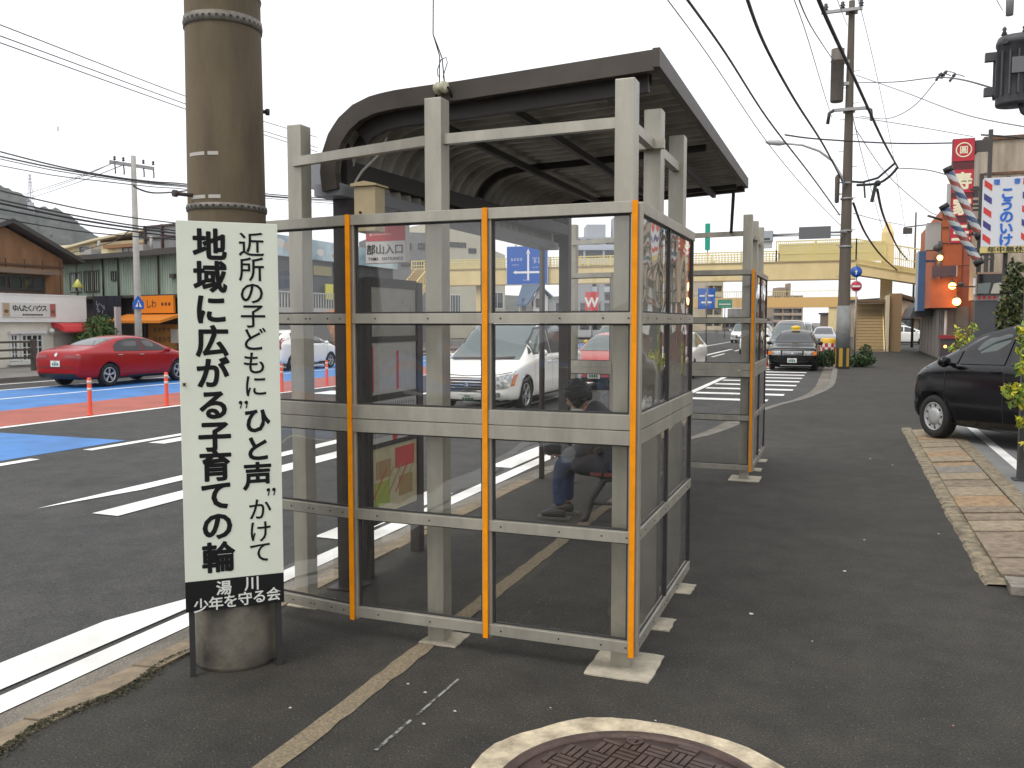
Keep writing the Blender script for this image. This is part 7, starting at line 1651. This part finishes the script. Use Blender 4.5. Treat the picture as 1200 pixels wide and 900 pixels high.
for k, (a, b, c, d_) in enumerate(((29, 113, 141, 160), (42, 122, 152, 172), (50, 128, 156.5, 177))):
    wire([(-40, a - 14, 16), (0, a, 17), (218, b, 24), (305, c, 28), (372, d_ + 1, 31)], 1.1, ('topmost', 'middle', 'lowest')[k] + ' of the three thin wires crossing the upper left sky')
for k in range(4): wire([(-30, 121 + k * 2.6, 60), (60, 143 + k * 2.4, 66), (200, 180 + k * 1.6, 80)], .22, ('first', 'second', 'third', 'fourth')[k] + ' from the top of four faint distant wires left of the thick pole', m=M_WG)
wire([(68, 148, 66.5), (68, 154, 66.5)], .8, 'short spacer on the four faint distant wires', 'wire_spacer', M_WG)
for k, (ys_, w_) in enumerate((((175, 193, 206, 213, 216, 228, 234), 1.6), ((181, 196, 207, 214.5, 218, 230, 236), 1.7), ((184, 199, 209, 216, 219.5, 231, 237.5), 1.0), ((192, 205, 213, 219, 222, 233, 240), 1.0))):
    wire(list(zip((-10, 60, 125, 180, 220, 320, 412), ys_, (30, 28, 27.2, 30, 34, 42, 50))), w_, ('topmost', 'thick second', 'third', 'thin lowest')[k] + ' cable of the dark bundle passing the crossarm of the slim grey pole')
for k, (ys_, w_) in enumerate((((221, 243, 255, 262), 1.4), ((232, 252, 264, 271), 1.6), ((236, 256, 267, 274), 2.2), ((243, 261, 271, 278), 1.8), ((254, 270, 277, 281), 1.3))):
    wire(list(zip((-10, 85, 155, 212), ys_, (24, 25.5, 27.0, 29))), w_, ('topmost', 'second', 'thick third', 'fourth', 'lowest')[k] + ' cable of the lower left bundle across the hill')
wire([(157, 218, 27), (164, 222, 28), (180, 226, 29), (205, 225, 31), (222, 223, 33)], 1.8, 'short slack cable looping from the slim grey pole to the right')
for k, (p, q) in enumerate((((20, 231), (138, 186)), ((30, 234), (145, 190)), ((55, 222), (130, 189)))): wire([(q[0], q[1] + 3, 27), ((p[0] + q[0]) / 2, (p[1] + q[1]) / 2 + 3, 40), (*p, 60)], .7, ('longest', 'lowest', 'shortest')[k] + ' thin wire running from the slim grey pole back to the hill', m=M_WG)
wire([(85, 296, 38), (130, 284, 33), (152, 270, 27)], 1.0, 'service wire from the slim grey pole down to the green building roof')
# right-hand wires converge on the tall pole
wire([(952, -20, 12), (968, 20, 13), (1005, 100, 17), (1035, 165, 24), (1052, 196, 31)], 4.0, 'thickest cable, slanting down across the tall pole top')
wire([(1052, 196, 31), (1042, 207, 31.2), (1028, 215, 31.4), (1004, 217, 31.4)], 2.6, 'thick cable stub bending back to the tall pole bracket')
wire([(870, -18, 12), (895, 50, 15), (930, 115, 19), (965, 170, 25), (988, 214, 31.2)], 3.4, 'thick cable slanting down past the street lamp arm to the tall pole')
wire([(797, -12, 12), (850, 62, 16), (900, 140, 21), (950, 205, 27), (984, 252, 31)], 2.6, 'spiral wrapped cable left of the thick cable, ending low on the tall pole')
wire([(775, -10, 13), (830, 65, 17), (900, 168, 22), (950, 228, 27), (985, 264, 31)], 1.1, 'leftmost thin wire slanting down to the tall pole')
wire([(925, -15, 14), (945, 40, 18), (966, 110, 25), (975, 138, 31)], 1.0, 'thin wire ending at the lower crossarm of the tall pole', m=M_WG)
wire([(930, -18, 14), (950, 30, 19), (976, 70, 31)], 1.6, 'wire ending at the transformer can of the tall pole', m=M_WG)
wire([(975, -20, 16), (985, 10, 24), (993, 30, 31)], .9, 'short thin wire to the top of the tall pole', m=M_WG)
wire([(1000, -16, 18), (1010, 15, 31), (1030, 100, 38), (1048, 190, 50), (1066, 300, 75)], .8, 'long thin wire falling to the right of the tall pole', m=M_WG)
wire([(998, 130, 31.5), (1015, 200, 45), (1040, 290, 75)], .7, 'faint wire dropping behind the stairs from the tall pole', m=M_WG)
wire([(1003, 97, 31.4), (1050, 96, 28), (1095, 91, 24), (1125, 93, 19), (1166, 104, 15)], 1.6, 'wire sagging from the tall pole to the big transformer')
wire([(1003, 88, 31.4), (1060, 108, 27), (1130, 134, 21), (1215, 151, 15)], 1.2, 'straight wire from the tall pole to the upper right edge', m=M_WG)
wire([(1008, 136, 31.4), (1040, 139, 28), (1070, 125, 26), (1096, 96, 24)], .9, 'slack loop wire between the tall pole and the aerial insulators', m=M_WG)
wire([(1000, 137, 31.4), (1060, 146, 29), (1140, 160, 32)], .8, 'thin wire from the tall pole to the red sign mast', m=M_WG)
wire([(920, 158, 28), (960, 163, 29.5), (1050, 168, 31), (1118, 167.5, 31.8)], 1.6, 'level wire from the street lamp arm across to the red sign')
wire([(1052, 197, 31), (1085, 199, 31), (1110, 205, 32)], 1.0, 'light service wire from the thick cable end to the red sign', m=M_WG)
wire([(1000, 238, 31.4), (1015, 275, 36), (1038, 305, 48), (1068, 330, 60)], 2.2, 'dark cable falling from the tall pole bracket past the cream pillar')
wire([(1028, 222, 31.4), (1036, 255, 38), (1052, 290, 50), (1064, 305, 60)], 2.4, 'second dark cable falling along the cream pillar')
wire([(1000, 250, 31.4), (1030, 258, 36), (1060, 264, 42)], .7, 'faint wire from the tall pole to the lamp post behind the orange shop', m=M_WG)
wire([(1002, 150, 31.4), (1040, 205, 36), (1085, 245, 42), (1098, 252, 43.4)], .8, 'thin wire from the tall pole down to the orange shop roof', m=M_WG)
wire([(1150, 158, 32), (1180, 160, 31), (1215, 164, 30)], 2.0, 'thick dark cable along the top of the beige building')
wire([(1165, -6, 14), (1175, 12, 14.8)], .8, 'short lead dropping to the cutout at the top right', m=M_WG)
# three aerial insulators on the sagging wire
for k, (x, y) in enumerate(((1100, 90), (1106, 87.5), (1116, 91))):
    p = D(x, y, 24); t = thing('aerial_insulator', ('left', 'middle', 'right')[k] + ' one of three small insulators hanging on the sagging wire', 'insulator', p, 0, 'small insulators on the sagging wire'); mb = MB(); mx = Matrix.Rotation(.6, 4, 'Y'); mb.lathe([(.01, -.13), (.04, -.1), (.025, -.05), (.055, -.02), (.025, .02), (.055, .05), (.02, .13)], mx=mx, n=10); obj('body', mb, MATS['insulator_dark'], t); mb = MB(); mb.tube([mx @ Vector((0, 0, .1)), Vector((.2, 0, .05)), Vector((.3, 0, 0))], .012, 6); obj('lead', mb, WIRE, t)
# street lamp post behind the orange shop
p = D(1069, 390, 58); t = thing('street_lamp', 'dark lamp post with a box lamp rising behind the orange shop', 'street lamp', (p.x, p.y, 0)); z_ = D(1069, 250, 58).z; z2 = D(1069, 267, 58).z
mb = MB(); mb.cyl((0, 0, 0), (0, 0, z_), .09, .05, n=10); mb.bar((-.7, 0, z2), (.9, 0, z2 + .15), .07); obj('post', mb, M_DKFR, t); mb = MB(); mb.box((-.75, -.2, z2 - .42), (-.2, .2, z2 - .05)); obj('lamp_head', mb, M_DKFR, t)
